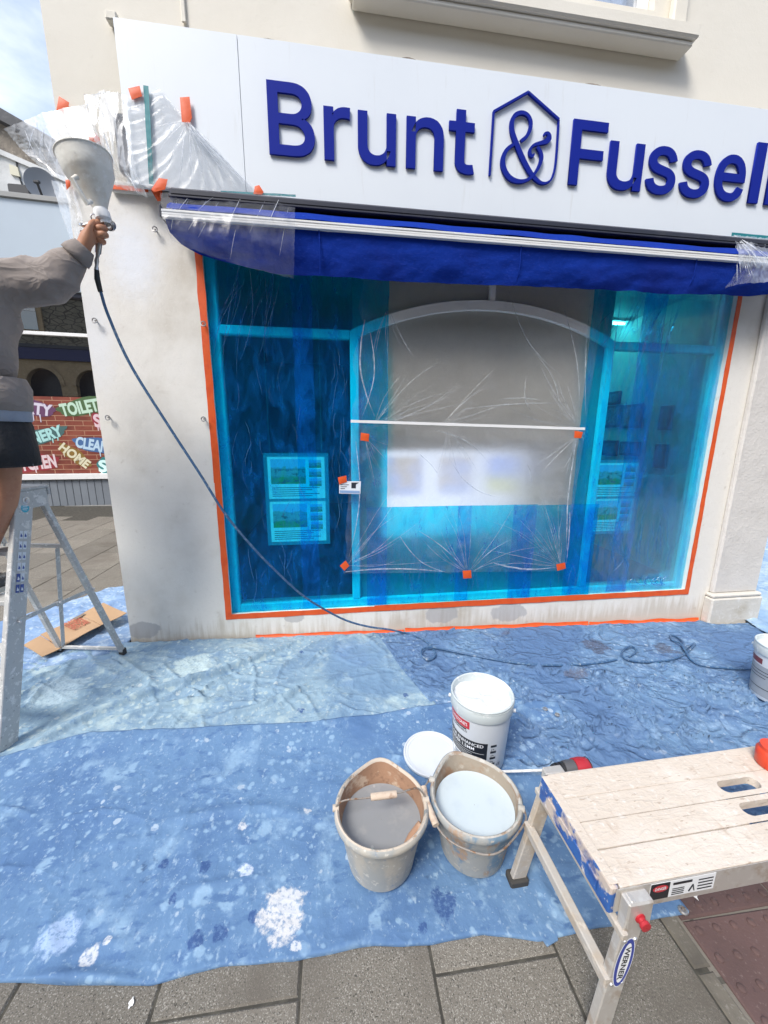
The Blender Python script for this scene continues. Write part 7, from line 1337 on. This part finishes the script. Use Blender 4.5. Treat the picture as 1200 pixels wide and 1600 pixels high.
# ------------------------------------------------------------------ old white building with a dark roof behind it
YO = 11.
M_oldw = surf('weathered_whitewash', (.56, .56, .55), .9, layers=[('n', .9, (.42, .42, .41), .45, .7), ('n', 5, (.30, .29, .27), .62, .75)], bumps=[(20, .4, .02)], co='World')
M_stone = surf('grey_stone', (.22, .19, .155), .9, layers=[('n', 2, (.15, .13, .11), .45, .65), ('n', 9, (.32, .28, .23), .55, .7)], bumps=[(8, .8, .05)], co='World')
M_slate = surf('dark_slate', (.05, .052, .058), .7, layers=[('n', 6, (.08, .08, .085), .5, .7)], co='World')
old = thing('old_building', 'weathered white building with a stone gable and dark sloping roof edge at the left', 'building', (-12., YO, .3))
def opoly(name, pts, mat, y0=0., th=.3, par=old):
    mb = MB(); mb.prism([W(x, y, YO+y0) for x, y in pts], (0, th, 0)); return obj(name, mb, mat, par, smooth=False)
opoly('wall', [(-160, 420), (-160, 215), (0, 238), (58, 262), (130, 290), (130, 420)], M_oldw)
opoly('stone_gable', [(-160, 214), (-160, 90), (0, 182), (45, 205), (90, 233), (128, 285), (58, 258), (0, 234)], M_stone, .06)
opoly('roof_edge', [(-160, 72), (-160, 95), (0, 187), (130, 258), (130, 243), (38, 190), (0, 168)], M_slate, -.25, 1.2)
opoly('coping', [(-160, 209), (-160, 217), (0, 241), (58, 266), (130, 294), (130, 288), (58, 258), (0, 233)], M_oldw, -.08, .1)
opoly('wall_box', [(14, 256), (27, 261), (31, 276), (16, 272)], surf('yellowed_box', (.55, .52, .40), .7), -.06, .055)
mb = MB(); mb.tube(spline([W(25, 245, YO-.03), W(28, 268, YO-.03), W(36, 292, YO-.03), W(44, 300, YO-.03), W(62, 314, YO-.03)], 24), .02, 6); obj('cable', mb, M_rubber, old)
M_dish = surf('grey_dish', (.17, .185, .21), .5, co='World')
YD = YO-.55; c = W(66, 290, YD); dish = thing('satellite_dish', 'grey satellite dish on the whitewashed wall beyond the low shop', 'dish', V(c))
Rd = np.linalg.norm(W(66, 290, YD)-W(44, 290, YD))*1.05
mb = MB(); mb.lathe([(.001, .0), (Rd*.5, Rd*.05), (Rd*.85, Rd*.15), (Rd, Rd*.2), (Rd*1.0, Rd*.23), (Rd*.84, Rd*.18), (Rd*.5, Rd*.08), (.001, .03)], 40); me = mb.mesh('reflector', M_dish); me.transform(Matrix.Translation(V(c)) @ Matrix.Rotation(R_(100), 4, 'X') @ Matrix.Rotation(R_(20), 4, 'Y')); obj('reflector', me, None, dish)
mb = MB(); mb.tube([c+np.array([0, -.05, -Rd*.9]), c+np.array([.1, -Rd*1.0, -.3*Rd])], .03, 8); mb.cbox(c[0]+.02, c[1]-Rd*1.1, c[2]-.4*Rd, c[0]+.18, c[1]-Rd*.9, c[2]-.2*Rd, .02); obj('feed_arm', mb, M_blkpl, dish)
mb = MB(); mb.tube([c+np.array([0, .05, 0]), c+np.array([0, .54, -.3])], .04, 8); obj('wall_bracket', mb, M_blkpl, dish)
p = W(40, 308, YO-.3); mb = MB(); mb.cbox(p[0]-.3, YO-.5, p[2]-.3, p[0]+.25, YO-.01, p[2]+.22, .03); solo('junction_box', mb, M_blkpl, 'black box fixed on the whitewashed wall left of the dish', 'box')

# ------------------------------------------------------------------ stone building across the main street (seen in the reflections)
YS = -13.
M_sand = surf('sandstone', (.36, .27, .165), .9, layers=[('n', 1.2, (.28, .21, .13), .4, .7), ('n', 8, (.42, .33, .21), .5, .7)], bumps=[(6, .5, .05)], co='World')
def _rubble(nt, P, c):
    v = new(nt, 'TexVoronoi', {'Vector': coords(nt, 'World', (1.6, 1.6, 3.2)), 'Scale': 1.4}, feature='DISTANCE_TO_EDGE').outputs[0]
    nt.links.new(mixc(nt, smooth_(nt, v, .02, .08), (.07, .062, .05), c), P.inputs['Base Color'])
M_rub = surf('rubble_stone', (.20, .18, .14), .9, layers=[('n', 2.5, (.13, .12, .095), .4, .7)], co='World', extra=_rubble)
opp = thing('opposite_building', 'tall stone building with round arches and a dark blue shop band across the street', 'building', (-8., YS, 0))
def ob(name, x0, z0, x1, z1, y0, y1, mat, par=opp): mb = MB(); mb.box(x0, YS-y1, z0, x1, YS-y0, z1); return obj(name, mb, mat, par, smooth=False)
XA, XB = -34., 42.
ob('wall', XA, 6.2, XB, 9.3, 0, .5, M_rub); ob('shop_band', XA, 5.55, XB, 6.18, -.15, .4, surf('navy_band', (.012, .016, .09), .4)); ob('cornice', XA, 6.181, XB, 6.35, -.2, -.01, M_dark); ob('back_wall', XA, -.3, XB, 5.5, .9, 1.2, M_dark)
mb = MB(); 
nA = 32; pitch = (XB-XA)/nA
for i in range(nA):
    x0 = XA+i*pitch; xm_ = x0+pitch/2; r0, spring = pitch*.34, 4.2; zt2 = 5.548; n = 14
    arc = [(xm_-r0*math.cos(t), spring+r0*1.1*math.sin(t)) for t in np.linspace(0, math.pi, n)]
    front = [(x0, zt2)]+[(x0, spring)]
    for (y, fl) in ((0., 0), (.35, 1)):
        vs_ = [(x, YS-y, z) for x, z in arc]+[(x, YS-y, zt2) for x, z in arc]; mb.add(vs_, [(k, k+1, n+k+1, n+k) for k in range(n-1)])
        mb.add([(x0, YS-y, -.3), (xm_-r0, YS-y, -.3), (xm_-r0, YS-y, zt2), (x0, YS-y, zt2)], [(0, 1, 2, 3)]); mb.add([(x0+pitch, YS-y, -.3), (xm_+r0, YS-y, -.3), (xm_+r0, YS-y, zt2), (x0+pitch, YS-y, zt2)], [(0, 1, 2, 3)])
    vs_ = [(x, YS, z) for x, z in arc]+[(x, YS-.35, z) for x, z in arc]; mb.add(vs_, [(k, k+1, n+k+1, n+k) for k in range(n-1)])
obj('arcade', mb, M_sand, opp, smooth=False)
for i in range(nA):
    xm_ = XA+(i+.5)*pitch; r0, spring, n = pitch*.34, 4.2, 14; mb = MB()
    vs_ = []
    for t in np.linspace(0, math.pi, n):
        for rr2, yy in ((r0+.01, .06), (r0+.22, .06), (r0+.22, .002), (r0+.01, .002)): vs_.append((xm_-rr2*math.cos(t), YS+yy, spring+rr2*1.1*math.sin(t)))
    mb.add(vs_, [(k*4+j, k*4+(j+1) % 4, k*4+4+(j+1) % 4, k*4+4+j) for k in range(n-1) for j in range(4)]); obj('arch_ring', mb, M_sand, opp, smooth=False)
for i in range(13):
    x = XA+3+i*5.6; w2 = ob('window', x-.85, 6.9, x+.85, 8.9, -.10, .05, M_sand); mb = MB(); mb.box(x-.62, YS+.101, 7.1, x+.62, YS+.14, 8.7); obj('pane', mb, M_dkg, w2, smooth=False)
    mb = MB(); mb.box(x-.62, YS+.141, 8.05, x+.62, YS+.17, 8.13); obj('sash_bar', mb, M_white, w2, smooth=False)
ob('parapet', XA, 9.301, XB, 9.6, -.25, .6, M_sand)

# ------------------------------------------------------------------ far side of the road on the right
M_brown = surf('dark_brick_far', (.085, .06, .055), .9, layers=[('n', 3, (.06, .045, .042), .4, .7)], co='World')
far = thing('far_building', 'dark brick building beyond the road at the right edge', 'building', (22, 14, -.6))
mb = MB(); mb.box(19, 13, -.8, 45, 20, 7); obj('wall', mb, M_brown, far, smooth=False)
for i in range(6): mb = MB(); mb.box(20+i*4, 12.94, 1.0, 22+i*4, 12.99, 3.2); obj('window', mb, M_dkg, far, smooth=False)
mb = MB(); mb.box(18.8, 12.8, 7.001, 45.2, 20.2, 7.4); obj('roof', mb, M_slate, far, smooth=False)
p = G(1181, 808); mb = MB(); mb.lathe([(.06, 0), (.06, .95), (.07, .96), (.07, 1.0), (.05, 1.05), (.001, 1.07)], 20, tuple(p)); solo('bollard', mb, M_dark, 'slim black bollard on the far pavement at the right edge', 'bollard')
